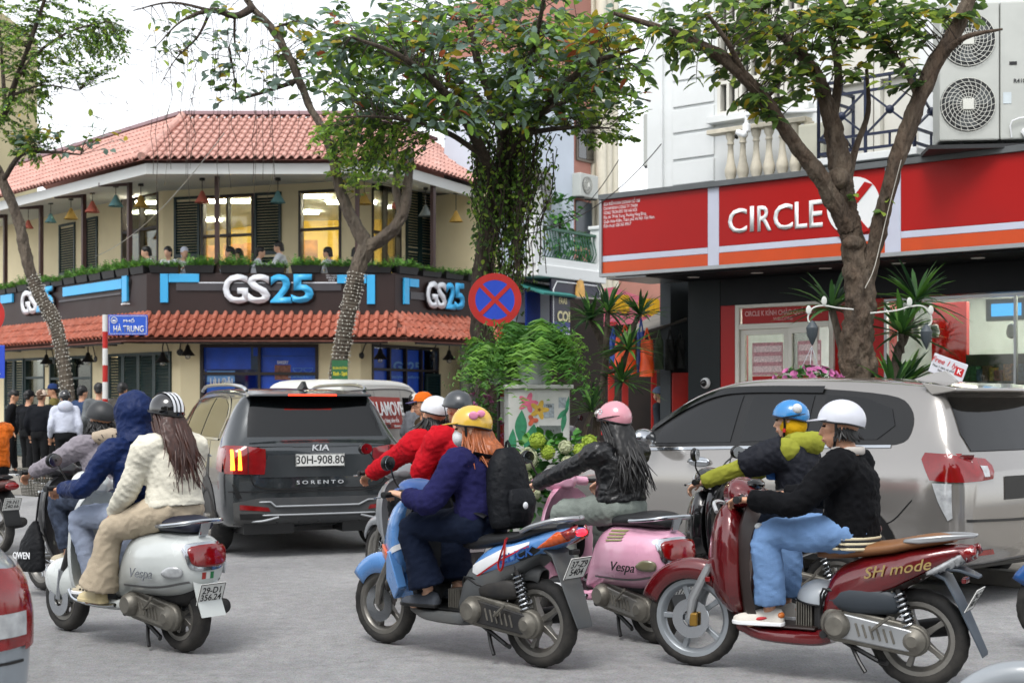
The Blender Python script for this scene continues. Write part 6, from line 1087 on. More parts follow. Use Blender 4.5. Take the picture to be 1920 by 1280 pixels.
# ---- plain dark scooter / moped bodies for the partly hidden ones
def moped(loc, rz, label, paint, wheels='cast', R=.27, basket=False, screen=False, plate_text='29-H1\n402.18', headset=None, mirrors=True, wb=1.26):
    t = thing('motorbike', label, 'motorbike', loc, rz); wheel(t, (0, 0, R), R, .09, R-.075, 5, n=48, style=wheels); wheel(t, (wb, 0, R), R, .085, R-.075, 5, n=48, style=wheels, disc=wheels == 'cast')
    tail = MB(); tail.xloft([(.50, .40, .55, .08, 2.4), (.38, .44, .66, .125, 2.6), (.1, .55, .73, .14, 2.6), (-.2, .64, .76, .11, 2.5), (-.46, .70, .76, .05, 2.2)], 20, 4); blob(tail, 'tail_body', paint, t, .013, 2)
    seat(t, [(.52, .66, .71, .06, 2.5), (.40, .67, .75, .115, 2.8), (.1, .73, .79, .13, 2.8), (-.15, .75, .81, .11, 2.6), (-.34, .77, .80, .06, 2.4)])
    MB().xloft([(.46, .22, .29, .1, 3), (.58, .2, .285, .15, 3), (.9, .22, .3, .13, 3)], 16, 3).build('floorboard', PBK, t); shield([(.27, .93, .12, .05, .05), (.45, .97, .18, .07, .04), (.70, 1.0, .2, .08, .04), (.88, .98, .16, .05, .05), (.95, .95, .08, .02, .06)]).build('leg_shield', paint, t, 60)
    nose = MB(); nose.xloft([(.97, .46, .88, .17, 2.4), (1.05, .42, .92, .17, 2.3), (1.13, .46, .86, .1, 2.2), (1.18, .54, .72, .04, 2)], 20, 3); blob(nose, 'front_cowl', paint, t, .013, 2); fender(t, wb, R, R+.03, 30, 165, .07, paint); fork(t, wb, R, .92, 1.02, .075, ALLOY, .018)
    hd = MB(); hd.xloft([(.88, .95, 1.0, .05, 2.4), (.94, .93, 1.06, .13, 2.5), (1.03, .93, 1.08, .13, 2.4), (1.10, .95, 1.03, .06, 2.2)], 16, 3); hd.tube([(.96, -.22, .99), (.98, 0, 1.0), (.96, .22, .99)], .03, 10); blob(hd, 'handlebar_cover', headset or paint, t, .013, 2); bars(t, .97, .99, .35, .045, mirrors); MB().sphere((1.09, 0, .99), (.03, .08, .05), 14, 8).build('headlamp', CLRL, t)
    engine(t, R, .40, .32, ENG, DARK, .06); shock(t, (.02, .09, R+.05), (.1, .11, .58), .028, 7); MB().loft([[(x, -.09, z), (x, .09, z), (x, .09, z-.02), (x, -.09, z-.02)] for x, z in ((-.16, .66), (-.36, .56), (-.5, .32))]).build('rear_mudguard', PBK, t, 40, .004); MB().sphere((-.46, 0, .70), (.03, .08, .04), 12, 8).build('tail_lamp', REDL, t); plate(t, (-.46, 0, .52), .19, .14, plate_text, -.4, .056)
    if basket:
        bk = MB(); z0, z1 = .78, 1.0
        for i in range(13): y = -.15+.3*i/12; bk.tube([(1.16, y*.85, z0), (1.14, y, z1)], .003, 4); bk.tube([(1.38, y*.85, z0), (1.42, y, z1)], .003, 4)
        for i in range(11): x = i/10; bk.tube([(1.16+.22*x, .128, z0), (1.14+.28*x, .15, z1)], .003, 4); bk.tube([(1.16+.22*x, -.128, z0), (1.14+.28*x, -.15, z1)], .003, 4)
        for f in np.linspace(0, 1, 9): a, b, y = 1.16-.02*f, 1.38+.04*f, .128+.022*f; z = z0+(z1-z0)*f; bk.tube([(a, -y, z), (b, -y, z), (b, y, z), (a, y, z)], .006 if f == 1 else .003, 5, closed=True)
        bk.box((1.27, 0, z0), (.22, .25, .006)); bk.build('basket', M('basket_wire', '#5c5a52', .6, metal=.3), t)
    if screen: sh = shield([(.95, 1.10, .15, .06, .006), (1.1, 1.05, .17, .06, .006), (1.26, .98, .13, .05, .006)]).build('windscreen', glass('screen_glass', '#c8ccd0', .8, .2), t, 60)
    return t
BLKP = M('black_scooter_paint', '#0d0e10', .2, var=.1, coat=.8)
BKS = moped((2.22, 9.62, 0), R_(143), 'black scooter half hidden behind the dark red scooter', BLKP, mirrors=True, plate_text='29-S6\n118.42')
GBM = moped(G(62, 1108)+V((.97, -.80, 0)), R_(136), 'dark moped with wire front basket ridden in a grey padded jacket', M('moped_black', '#1c1c20', .4, var=.15, coat=.4), 'wire', .26, True, plate_text='29-K1\n086.71', mirrors=False)
RBM = moped((-.40, 10.5, 0), R_(121), 'grey motorbike with thin wire wheels carrying two riders in red', M('moped_grey', '#7c8084', .35, coat=.5), 'wire', .285, plate_text='29-B1\n773.20')
OBM = moped((-5.2, 14.4, 0), R_(140), 'old motorbike cut by the photo edge under the orange jacket rider', M('moped_maroon', '#4a2622', .4, coat=.3), 'cast', .27, plate_text='29-N1\n240.66')
BLM = moped((4.56, 8.3, 0), R_(155), 'blue motorbike nose at the photo edge behind the dark red scooter', M('moped_blue', '#1e4f8c', .3, coat=.6), 'cast', .275, plate_text='29-V3\n590.02')
GRM = moped((3.06, 4.75, 0), R_(158), 'grey scooter front blurred in the lower photo corner', M('moped_pale', '#8b9196', .35, coat=.5), 'cast', .27, plate_text='29-L4\n335.91', mirrors=False)

def shorten(t):
    """Tail overhangs end close behind the rear wheel."""
    for o in t.children:
        if o.type != 'MESH' or o.name.split('.')[0] in ('transmission_case', 'transmission_cover', 'drive_cover', 'final_drive', 'bolt', 'shock_absorber', 'cover_rib', 'kick_lever', 'silencer'): continue
        for q in [o]+list(o.children):
            n = len(q.data.vertices); c = np.empty(n*3); q.data.vertices.foreach_get('co', c); c = c.reshape(-1, 3)
            if o.name.startswith(('number_plate', 'lettering')): m = c[:, 0].mean() if q == o else m; c[:, 0] += (.1+(m-.1)*.64)-m
            else: c[:, 0] = np.where(c[:, 0] < .1, .1+(c[:, 0]-.1)*.64, c[:, 0])
            q.data.vertices.foreach_set('co', c.ravel()); q.data.update()
for t in (WS, PS, BS, RS_, BKS, GBM, RBM, OBM, BLM, GRM): shorten(t)
# ================================================================ people
SKIN = M('skin', '#c08f72', .5, var=.08, vs=20, sub=.08); SKINP = M('skin_pale', '#cba085', .5, var=.08, vs=20, sub=.08)
HBLK = M('hair_black', '#0c0b0b', .45, var=.4, vs=60, aniso=(1, 1, .1)); HBRN = M('hair_brown', '#3d2219', .4, var=.45, vs=60, aniso=(1, 1, .1)); HORG = M('hair_auburn', '#9a5328', .4, var=.4, vs=60, aniso=(1, 1, .1)); EYE = M('eye_dark', '#120d0b', .3); LIP = M('lips', '#8a4a40', .5)
def ik(a, b, l1, l2, pole):
    a, b = V(a), V(b); d = b-a; L_ = d.length
    if L_ > (l1+l2)*.999: return a+d*(l1/(l1+l2))
    d.normalize(); c = (l1*l1-l2*l2+L_*L_)/(2*L_); h = sqrt(max(l1*l1-c*c, 0)); p = V(pole); p = (p-d*p.dot(d)).normalized(); return a+d*c+p*h
def hand(mb, w_, e, lat, curl=1.0, s=1):
    """Palm, four unequal bent fingers and a side thumb; w_ wrist, e forearm direction, lat across the palm."""
    e = V(e).normalized(); lat = V(lat); lat = (lat-e*lat.dot(e)).normalized(); dn = e.cross(lat)*s
    if dn.z > 0: dn = -dn
    mb.tube([w_-e*.02, w_+e*.03, w_+e*.085], [(.026, .02), (.04, .017), (.042, .015)], 10, side=lat)
    for i, ln in enumerate((.068, .078, .073, .056)):
        o = w_+e*.08+lat*((i-1.5)*.0205); a1, a2 = .55*curl, 1.45*curl; p1 = o+(e*cos(a1)+dn*sin(a1))*ln*.5; p2 = p1+(e*cos(a2)+dn*sin(a2))*ln*.35; p3 = p2+(e*cos(a2*1.45)+dn*sin(a2*1.45))*ln*.3; mb.tube([o-e*.015, o, p1, p2, p3], [.009, .0095, .009, .0085, .0065], 7)
    t0 = w_+e*.03-lat*.033*s; mb.tube([t0, t0-lat*.024*s+e*.03+dn*.012, t0-lat*.018*s+e*.055+dn*.03*curl], [.012, .0105, .008], 7)
def head(mb, c, f, u, k=1.0):
    f = V(f).normalized(); u = V(u); u = (u-f*u.dot(f)).normalized(); l = u.cross(f); Rm = Matrix((f, l, u)).transposed(); W = lambda x, y, z: V(c)+Rm @ V((x*k, y*k, z*k))
    def el(p, r): mb.sphere(W(*p), tuple(q*k for q in r), 16, 10, Rm)
    el((-.008, 0, .028), (.098, .077, .092)); el((.022, 0, -.045), (.066, .056, .072)); el((.045, 0, -.095), (.032, .03, .022)); el((.05, 0, -.01), (.045, .06, .045))
    mb.tube([W(.085, 0, .012), W(.098, 0, -.018), W(.108, 0, -.038), W(.088, 0, -.046)], [(.010*k, .008*k), (.012*k, .010*k), (.015*k, .012*k), (.012*k, .006*k)], 8)
    el((.086, 0, -.066), (.012, .024, .008)); el((.086, 0, -.078), (.012, .02, .008)); el((.078, 0, .028), (.018, .055, .012))
    for s in (-1, 1): el((-.008, s*.077, -.012), (.02, .009, .03))
    return W, Rm
def strands(name, mat, parent, starts, flow, n, length, r=.012, seed=1, wave=.0, spread=.03):
    rg = random.Random(seed); mb = MB()
    for i in range(n):
        p = V(rg.choice(starts))+V((rg.uniform(-.01, .01),)*3); pts = [p]; L_ = length*rg.uniform(.7, 1.05); ph = rg.uniform(0, 6); off = V((rg.gauss(0, spread), rg.gauss(0, spread), 0))
        for j in range(1, 8):
            t = j/7; q = p+flow(t, p)*L_+off*t*t*2.; q += V((sin(ph+t*9), cos(ph*1.7+t*8), 0))*wave*t; pts.append(q)
        w_ = r*rg.uniform(.7, 1.3); mb.tube(pts, [(w_*.7, w_*.5), (w_, w_*.7), (w_*1.1, w_*.8), (w_*1.1, w_*.7), (w_, w_*.6), (w_*.8, w_*.5), (w_*.5, w_*.3), (.0015, .0015)], 6)
    return stuff(mb.build(name, mat, parent, 60))
def hairback(p, mat, L_, w_=1.0):
    W = p['W']; b = MB(); c = W(-.10, 0, -.08); b.tube([W(-.03, 0, .03), W(-.06, 0, -.03), c, c+V((-.07, 0, -L_*.4)), c+V((-.09, 0, -L_*.75)), c+V((-.09, 0, -L_))], [(.08, .06), (.088, .062), (.095*w_, .045), (.10*w_, .035), (.075*w_, .022), (.03, .01)], 16, side=(0, 1, 0), k=3); blob(b, 'hair', mat, p['t'], .011, 2, .008, 9, 3, (1, 3, .25))
def helmet(parent, W, mat, visor=None, cut=(88, 98, 112), rim=PBK, strap=True, sc=1.0, name='helmet', stripe=None, band=None):
    n, m = 32, 12; o_, i_ = [], []; cw = V(W(-.006, 0, .035))
    for r0, lst in ((1.0, o_), (.92, i_)):
        for a in range(m+1):
            ring = []
            for j in range(n):
                th = 2*pi*j/n; mx = cut[1]+(cut[0]-cut[1])*max(0, cos(th))**1.5+(cut[2]-cut[1])*max(0, -cos(th))**1.5; ph = R_(mx)*a/m
                ring.append(W(-.006+.128*sc*r0*sin(ph)*cos(th), .108*sc*r0*sin(ph)*sin(th), .035+.112*sc*r0*cos(ph)))
            lst.append(ring)
    mb = MB().loft(o_+i_[::-1], True, (0, 0)); hm = mb.build(name, mat, parent, 60); MB().tube(o_[-1], .006, 6, closed=True).build('rim_trim', rim, hm)
    if visor:
        vz = []
        for j in range(13): th = R_(-62+124*j/12); e = cos(th*1.35); vz.append([W(-.006+.122*sc*cos(th), .106*sc*sin(th), .045), W(-.006+.122*sc*cos(th)+.065*max(e, .02), .104*sc*sin(th)*1.0, .045-.012*max(e, .02)), W(-.006+.122*sc*cos(th)+.064*max(e, .02), .104*sc*sin(th), .040-.012*max(e, .02)), W(-.006+.12*sc*cos(th), .105*sc*sin(th), .036)])
        MB().loft(vz).build('visor', visor, hm, 60)
    if strap:
        for s in (-1, 1): MB().tube([W(.02, s*.10, .02), W(.02, s*.088, -.04), W(.03, s*.06, -.10), W(.035, 0, -.122)], [(.008, .002)]*4, 6, side=(W(1, 0, 0)-W(0, 0, 0)), k=3).build('chin_strap', PBK, hm)
        MB().box(W(.025, .08, -.065), (.02, .012, .03)).build('buckle', M('buckle_red', '#b01a14', .5) if strap == 'red' else PBK, hm, 0, .003)
    if stripe:
        for yy, mt in stripe:
            rows = []
            for a in range(11): ph = R_(-88+185*a/10); rows.append([W(-.006-.130*sc*sin(ph), yy-.009, .035+.114*sc*cos(ph)), W(-.006-.130*sc*sin(ph), yy+.009, .035+.114*sc*cos(ph))])
            MB().loft(rows, False).build('stripe', mt, hm, 60)
    if band: MB().tube([W(-.006+.112*sc*cos(t), .111*sc*sin(t), .03-.02*cos(t)) for t in np.linspace(0, 2*pi, 28, False)], [(.004, .012)], 6, side=(W(0, 0, 1)-W(0, 0, 0)), closed=True).build('goggle_strap', band, hm)
    return hm
def shoe(parent, ank, toe, sole, upper, kind='shoe', s=1.0):
    a, t = V(ank), V(toe); d = t-a; d.z = 0; d.normalize(); l = V((-d.y, d.x, 0)); zf = t.z; mb = MB(); rings = []
    for x, hw, h in ((-.075, .022, .05), (-.06, .036, .075), (-.01, .04, .085), (.05, .042, .072), (.11, .047, .052), (.16, .044, .042), (.19, .026, .03), (.2, .008, .02)):
        rings.append([a.lerp(a, 0)*0+V((a.x, a.y, zf))+d*(x*s)+l*(hw*s*cos(q))+V((0, 0, .016+max(h*s*sin(q), 0))) for q in np.linspace(0, pi, 10)])
    mb.loft([r+[V((p.x, p.y, zf+.014)) for p in r[::-1]] for r in rings]); so = mb.build(kind, upper, parent, 60)
    MB().loft([[V((a.x, a.y, zf))+d*(x*s)+l*(hw*s*q)+V((0, 0, z)) for q, z in ((-1, 0), (1, 0), (1, .022), (-1, .022))] for x, hw in ((-.08, .02), (-.065, .04), (0, .044), (.1, .052), (.16, .049), (.195, .028), (.206, .008))]).build('sole', sole, so, 40, .004)
    return so
def person(label, loc, rz, J, st, group=None, near=True):
    """J: hip, neck, head, face, up, hands (left,right), feet (left,right) as ankle points; st: clothes."""
    t = thing('person', label, 'person', loc, rz, group); k = st.get('k', 1.0); hip, neck = V(J['hip']), V(J['neck']); lat = V(J.get('lat', (0, 1, 0))).normalized(); vx = .008 if near else .02; vc = .011 if near else .021
    sp = (neck-hip); up = sp.normalized(); fw = lat.cross(up); sw = .175*k*st.get('shw', 1); hc = V(J['head']); f = V(J.get('face', (1, 0, 0))); u = V(J.get('up', (0, 0, 1)))
    sh = [neck-up*.055*k+lat*(s*sw) for s in (1, -1)]; hj = [hip+lat*(s*.085*k) for s in (1, -1)]
    hands = [V(h) for h in J['hands']]; feet = [V(h) for h in J['feet']]; ua, fa, th, sn = .30*k, .275*k, .42*k, .41*k
    ep = J.get('epole', [(-.4, .7, -1), (-.4, -.7, -1)]); kp = J.get('kpole', [(.8, .35, 1), (.8, -.35, 1)])
    el = [V(J['elbows'][i]) if 'elbows' in J else ik(sh[i], hands[i], ua, fa, ep[i]) for i in (0, 1)]; kn = [V(J['knees'][i]) if 'knees' in J else ik(hj[i], feet[i], th, sn, kp[i]) for i in (0, 1)]
    b = MB(); W, Rm = head(b, hc, f, u, k); b.tube([neck-up*.04, neck+(hc-neck)*.45, hc-V(u)*.05*k-V(f)*.012], [.062*k, .05*k, .054*k], 12); b.tube([hip-up*.05, hip+sp*.4, neck-up*.03], [(.10*k, .07*k), (.10*k, .07*k), (.08*k, .06*k)], 12, side=lat)
    for i in (0, 1):
        b.tube([neck-up*.05, sh[i], el[i], hands[i]], [.04*k, .04*k, .032*k, .024*k], 10); b.tube([hip, hj[i], kn[i], feet[i]], [.06*k, .06*k, .045*k, .034*k], 10); s = 1 if i == 0 else -1
        hd = hands[i]-el[i]; hl = J.get('hlat', [(0, 1, 0), (0, 1, 0)])[i]; hand(b, hands[i], J.get('hdir', [hd, hd])[i], hl, st.get('curl', .95), s)
        d = V(J['toes'][i]) if 'toes' in J else feet[i]+V((.14, 0, -.075)); b.tube([feet[i], feet[i].lerp(d, .5)-V((0, 0, .02)), d], [.03, .03, .022], 8)
    blob(b, 'body', st.get('skin', SKIN), t, vx, 2)
    if near:
        for s in (-1, 1): MB().sphere(W(.083, s*.032, .004), (.014*k, .015*k, .007*k), 8, 6, Rm).build('eye', EYE, t); MB().tube([W(.092, s*.016, .026), W(.094, s*.034, .031), W(.083, s*.052, .024)], .004, 5).build('eyebrow', HBLK, t)
        MB().tube([W(.088, -.022, -.072), W(.098, 0, -.071), W(.088, .022, -.072)], .004, 5).build('mouth', LIP, t)
    # jacket
    jm = st['jacket']; puff = st.get('puff', 0); jl = st.get('len', 0.0); w0 = st.get('w', 1.0)*k; j = MB(); hem = hip+up*(.02-jl)
    cs = st.get('hemshift', V((0, 0, 0))); pts = [hem+cs, hem+sp*.18+cs*.6, hip+sp*.45-fw*.01, hip+sp*.72, neck-up*.06, neck-up*.01]
    j.tube(pts, [(.165*w0*st.get('hem', 1), .125*w0*st.get('hem', 1)), (.17*w0, .13*w0), (.165*w0, .125*w0), (.185*w0, .125*w0), (.15*w0, .095*w0), (.075*k, .07*k)], 20, side=lat, k=3)
    sr = st.get('sleeve', 1.0)*k; wr = st.get('cuffat', 1.0)
    for i in (0, 1):
        we = el[i].lerp(hands[i], wr-.03) if wr <= 1 else hands[i]
        if st.get('sleeves', 1): j.tube([neck-up*.07+lat*(.06*(1-2*i)), sh[i], sh[i].lerp(el[i], .5), el[i], el[i].lerp(we, .5), we.lerp(el[i], .06), we], [.07*k, .076*sr, .063*sr, .056*sr, .051*sr, .046*sr, .034*sr], 14, k=3)
        else: j.sphere(sh[i], .082*k)
    jo = blob(j, st.get('jname', 'jacket'), jm, t, vc, 3, st.get('fold', .009)+puff*.006, st.get('ff', 6.5), hash(label) % 97)
    # trousers
    tr = MB(); tw = st.get('leg', 1.0)*k; tw2 = st.get('shin', tw/k)*k; tr.tube([hip-up*.10, hip, hip+up*.10], [(.15*k, .125*k), (.17*k, .135*k), (.15*k, .115*k)], 18, side=lat)
    for i in (0, 1):
        fe = feet[i].lerp(kn[i], st.get('crop', .08)); tr.tube([hip+lat*(.06*(1-2*i)), hj[i], hj[i].lerp(kn[i], .55), kn[i], kn[i].lerp(fe, .5), fe], [.098*k, .097*tw, .082*tw, .07*tw, .066*tw2, .062*tw2*st.get('flare', 1)], 16, k=3)
    blob(tr, 'trousers', st['trousers'], t, vc, 3, st.get('tfold', .008), 5.5, hash(label) % 89+3)
    for i in (0, 1):
        d = V(J['toes'][i]) if 'toes' in J else feet[i]+V((.14, 0, -.075)); shoe(t, feet[i], d, st.get('sole', PW), st.get('shoe', PBK), st.get('shoename', 'shoe'), k)
    return dict(t=t, W=W, Rm=Rm, sh=sh, el=el, kn=kn, hip=hip, neck=neck, up=up, fw=fw, lat=lat, j=jo, hc=hc, hands=hands)
def sitter(hx, hz, lean, gx, gz, fx=.66, fz=.30, k=1.0, hands=None, feet=None, yaw=0, pitch=0, gy=.29, fy=.13, tl=.46):
    hip = V((hx, 0, hz)); hip.z -= .035; neck = hip+V((sin(lean), 0, cos(lean)))*tl*k; hc = neck+V((.04+sin(lean)*.05, 0, .145*k)); cp = cos(pitch)
    return dict(hip=hip, neck=neck, head=hc, face=(cos(yaw)*cp, sin(yaw)*cp, -sin(pitch)), up=(sin(pitch)*.9*cos(yaw), sin(pitch)*.9*sin(yaw), 1), hands=hands or [(gx, gy, gz), (gx, -gy, gz)], feet=feet or [(fx, fy, fz+.09), (fx, -fy, fz+.09)], toes=None or [(fx+.13, fy+.02, fz), (fx+.13, -fy-.02, fz)] if not feet else [(V(q)+V((.13, .0, -.085))) for q in feet])
def at_of(o): return tuple(o.location), o.rotation_euler.z
CL = lambda n, c, r=.85, **kw: M(n, c, r, spec=kw.pop('spec', .15), var=kw.pop('var', .12), vs=kw.pop('vs', 5), bump=kw.pop('bump', .25), bs=kw.pop('bs', 160), **kw)
WHT = M('white_shell', '#c9ccd0', .25, var=.04, coat=.6)
# --- white scooter: hooded driver and passenger
l_, r_ = at_of(WS)
p = person('person in navy hooded rain jacket driving the white scooter', l_, r_, sitter(.43, .87, .14, .90, .985, .76, .30, 1.02), dict(jacket=CL('navy_nylon', '#16264f', .5, bump=.35, bs=40), trousers=CL('pale_jeans', '#8e98ac'), shoe=CL('cream_shoe', '#b8ae98'), leg=1.0, shin=1.05, flare=1.1, sleeve=1.08, w=1.08, k=1.02, fold=.012))
hd = MB(); W = p['W']; hd.sphere(W(-.015, 0, .03), (.142, .122, .148), 20, 14, p['Rm']); hd.tube([p['neck']-p['up']*.04-p['fw']*.02, W(-.03, 0, -.09), W(-.02, 0, .0)], [(.14, .12), (.125, .12), (.115, .115)], 16, side=p['lat']); ho = blob(hd, 'hood', MC['navy_nylon'], p['t'], .011, 3, .010, 7, 5)
p = person('person in cream puffer jacket and wide beige trousers riding pillion', l_, r_, sitter(.10, .91, .10, .42, .86, .50, .27, .98, hands=[(.47, .19, .84), (.47, -.17, .86)], feet=[(.60, .22, .36), (.60, -.22, .36)]), dict(jacket=CL('cream_puffer', '#d8d4c4', .6, bump=.2, bs=60), trousers=CL('beige_twill', '#b8aa94'), leg=1.25, shin=1.4, flare=1.5, crop=.04, sleeve=1.25, w=1.12, hem=1.12, puff=.4, fold=.008, shoe=M('clog_cream', '#cdbd92', .6), sole=M('clog_cream'), shoename='clog', k=.98))
cg = [c for c in p['t'].children if c.name.startswith('clog')]
for c in cg[:1]:
    for q in range(8): MB().cyl(V((.60+.06+.035*(q//2), .22+.03*(q % 2)-.01, .345)), V((.60+.06+.035*(q//2), .22+.035*(q % 2)-.01, .352)), .007, n=8).build('vent_hole', PBK, c)
helmet(p['t'], p['W'], M('black_gloss', '#0b0b0c', .12, coat=.9, var=.05), stripe=[(-.03, WHT), (.0, WHT), (.03, WHT)], strap=True)
W = p['W']; strands('hair', HBRN, p['t'], [W(-.09*cos(a), .085*sin(a), z) for a in np.linspace(-1.7, 1.7, 16) for z in (.03, -.02, -.05)], lambda q, s: V((-.2*min(q*2, 1)**1.2-.09*q, 0, -q)), 300, .42, .0065, 3, .012, .02); hairback(p, HBRN, .34, 1.15)
MB().sphere(W(-.12, .02, -.12), (.035, .05, .045), 14, 9).build('scarf_knot', CL('mustard', '#a86a14'), p['t'])
# --- grey jacket rider with basket moped
l_, r_ = at_of(GBM)
p = person('person in grey padded jacket and matt black helmet on the basket moped', l_, r_, sitter(.27, .86, .10, .90, .985, .62, .28, 1.0, tl=.44), dict(jacket=CL('grey_puffer', '#857f86', .6, bump=.2, bs=60), trousers=CL('plaid_trousers', '#3c4454', var=.6, vs=18), shoe=CL('cream_shoe', '#b8ae98'), leg=1.15, shin=1.15, sleeve=1.2, puff=.8, w=1.1))
helmet(p['t'], p['W'], M('matt_black', '#26282a', .5, var=.1)); W = p['W']; strands('hair', HBLK, p['t'], [W(-.08*cos(a), .085*sin(a), -.02) for a in np.linspace(-1.9, 1.9, 14)], lambda q, s: V((-.25*q, 0, -q)), 170, .16, .008, 4, .03, .04)
hg = MB(); hg.tube([p['neck']+p['lat']*.12-p['fw']*.04, p['neck']-p['fw']*.11, p['neck']-p['lat']*.12-p['fw']*.04], [.05, .075, .05], 10, k=3); blob(hg, 'hood', CL('fleece_beige', '#a89a88'), p['t'], .012, 3, .006, 9)
bg_ = thing('carrier_bag', 'black carrier bag with white lettering hanging from the basket moped', 'bag', l_, r_); bb = MB(); bb.tube([(.98, .26, .20), (.98, .26, .24), (.97, .25, .40), (.96, .24, .52), (.95, .23, .60)], [(.15, .05), (.19, .07), (.16, .065), (.09, .04), (.02, .02)], 18, side=(1, 0, 0), k=3); sk = blob(bb, 'sack', CL('bag_black2', '#121316', .6), bg_, .011, 2, .008, 8, 3); MB().tube([(.95, .23, .59), (.94, .22, .72), (.94, .2, .84)], .008, 6).build('handle', MC['bag_black2'], bg_); txt('OWEN', .075, PW, 'lettering', bg_, left_frame((.97, .345, .33), .06), .002, .004, sx=1.2)
# --- orange jacket rider
l_, r_ = at_of(OBM); p = person('person in orange puffer jacket at the photo edge', l_, r_, sitter(.12, .88, .12, .90, .985, .55, .30, 1.0, fy=.16), dict(jacket=CL('orange_puffer', '#c8641e', .55, var=.25, vs=10), trousers=CL('black_trousers', '#17181a'), puff=.8, sleeve=1.2, w=1.1, crop=.3)); helmet(p['t'], p['W'], WHT)
# --- blue scooter rider
l_, r_ = at_of(BS)
p = person('person in navy sweatshirt, yellow helmet and white mask on the blue scooter', l_, r_, sitter(.46, .85, .10, .86, .985, .78, .295, 1.0, pitch=.02, tl=.425, yaw=.6), dict(jacket=CL('navy_fleece', '#20204a', .9), jname='sweatshirt', trousers=CL('dark_denim', '#10192c'), leg=1.2, shin=1.4, flare=1.35, crop=.10, cuffat=.78, sleeve=1.3, w=1.12, fold=.012, shoe=CL('grey_suede', '#474b52'), sole=PBK, k=1.0, skin=SKINP))
W = p['W']; hm = helmet(p['t'], W, M('yellow_shell', '#cfa83c', .25, coat=.6, var=.05), visor=M('yellow_shell'), strap='red')
for c, r in (((-.03, .107, .085), .03), ((-.075, .098, .095), .026), ((-.052, .104, .09), .014)): MB().sphere(W(*c), (r, .008, r*.85), 12, 7, p['Rm']).build('pink_patch', M('pink_print', '#cf7fa0', .4), hm)
mk = MB(); mk.sphere(W(.065, 0, -.05), (.052, .066, .058), 18, 12, p['Rm']); blob(mk, 'face_mask', CL('mask_white', '#d3d6d8', .8, bump=.1), p['t'], .008, 2); MB().tube([W(.05, .062, -.03), W(.0, .085, -.012)], .002, 5).build('mask_loop', PW, p['t'])
strands('hair', HORG, p['t'], [W(-.09*cos(a), .08*sin(a), z) for a in np.linspace(-1.6, 1.6, 12) for z in (.0, -.04)]+[W(.03, .08, -.01)]*2, lambda q, s: V((-.22*q-.1*q*q, .02*q, -q*.95)), 150, .24, .006, 6, .01, .025); hairback(p, HORG, .14, .8); MB().tube([p['neck']+p['fw']*.07+p['lat']*.02, p['neck']+p['lat']*.075, p['neck']-p['fw']*.06], [(.02, .012)]*3, 8, k=3).build('white_collar', PW, p['t'])
MB().tube([p['hands'][0]+V((-.03, 0, .0))+V((0, .03*cos(a), .03*sin(a))) for a in np.linspace(0, 2*pi, 14, False)], .004, 6, closed=True).build('bracelet', M('bracelet', '#3a2a22', .6), p['t'])
bp_ = thing('backpack', 'black quilted backpack worn by the rider in navy on the blue scooter', 'backpack', l_, r_); BPK = CL('backpack_black', '#14161a', .55, bump=.5, bs=25); o = p['hip']; U = p['up']; Fw = p['fw']
mb = MB(); cb = o+U*.19-Fw*.23; mb.tube([cb-U*.23, cb-U*.2, cb, cb+U*.16, cb+U*.25], [(.10, .06), (.15, .105), (.155, .11), (.13, .095), (.06, .05)], 20, side=(0, 1, 0), k=3); blob(mb, 'pack_body', BPK, bp_, .011, 2, .007, 8, 2); mb = MB(); mb.tube([cb-U*.2-Fw*.08, cb-U*.08-Fw*.1, cb+U*.0-Fw*.09], [(.10, .03), (.12, .05), (.10, .03)], 16, side=(0, 1, 0), k=2); blob(mb, 'front_pocket', BPK, bp_, .011, 2, .005, 10, 4)
for i, s in ((0, 1), (1, -1)): MB().tube([cb+U*.2+Fw*.05+V((0, s*.06, 0)), p['sh'][i]+U*.05-V((0, s*.07, 0)), p['sh'][i]+Fw*.10-V((0, s*.05, 0))-U*.05, p['sh'][i]+Fw*.06-U*.22-V((0, s*.02, 0)), cb-U*.15+Fw*.08+V((0, s*.13, 0))], [(.022, .006)]*5, 8, k=4).build('shoulder_strap', BPK, bp_)
MB().sphere(cb-U*.1-Fw*.165+V((0, .05, 0)), (.012, .02, .022), 10, 7).build('charm', WHT, bp_); MB().tube([cb+U*.24, cb+U*.29-Fw*.02, cb+U*.22-Fw*.05], .008, 6, k=3).build('top_handle', BPK, bp_)
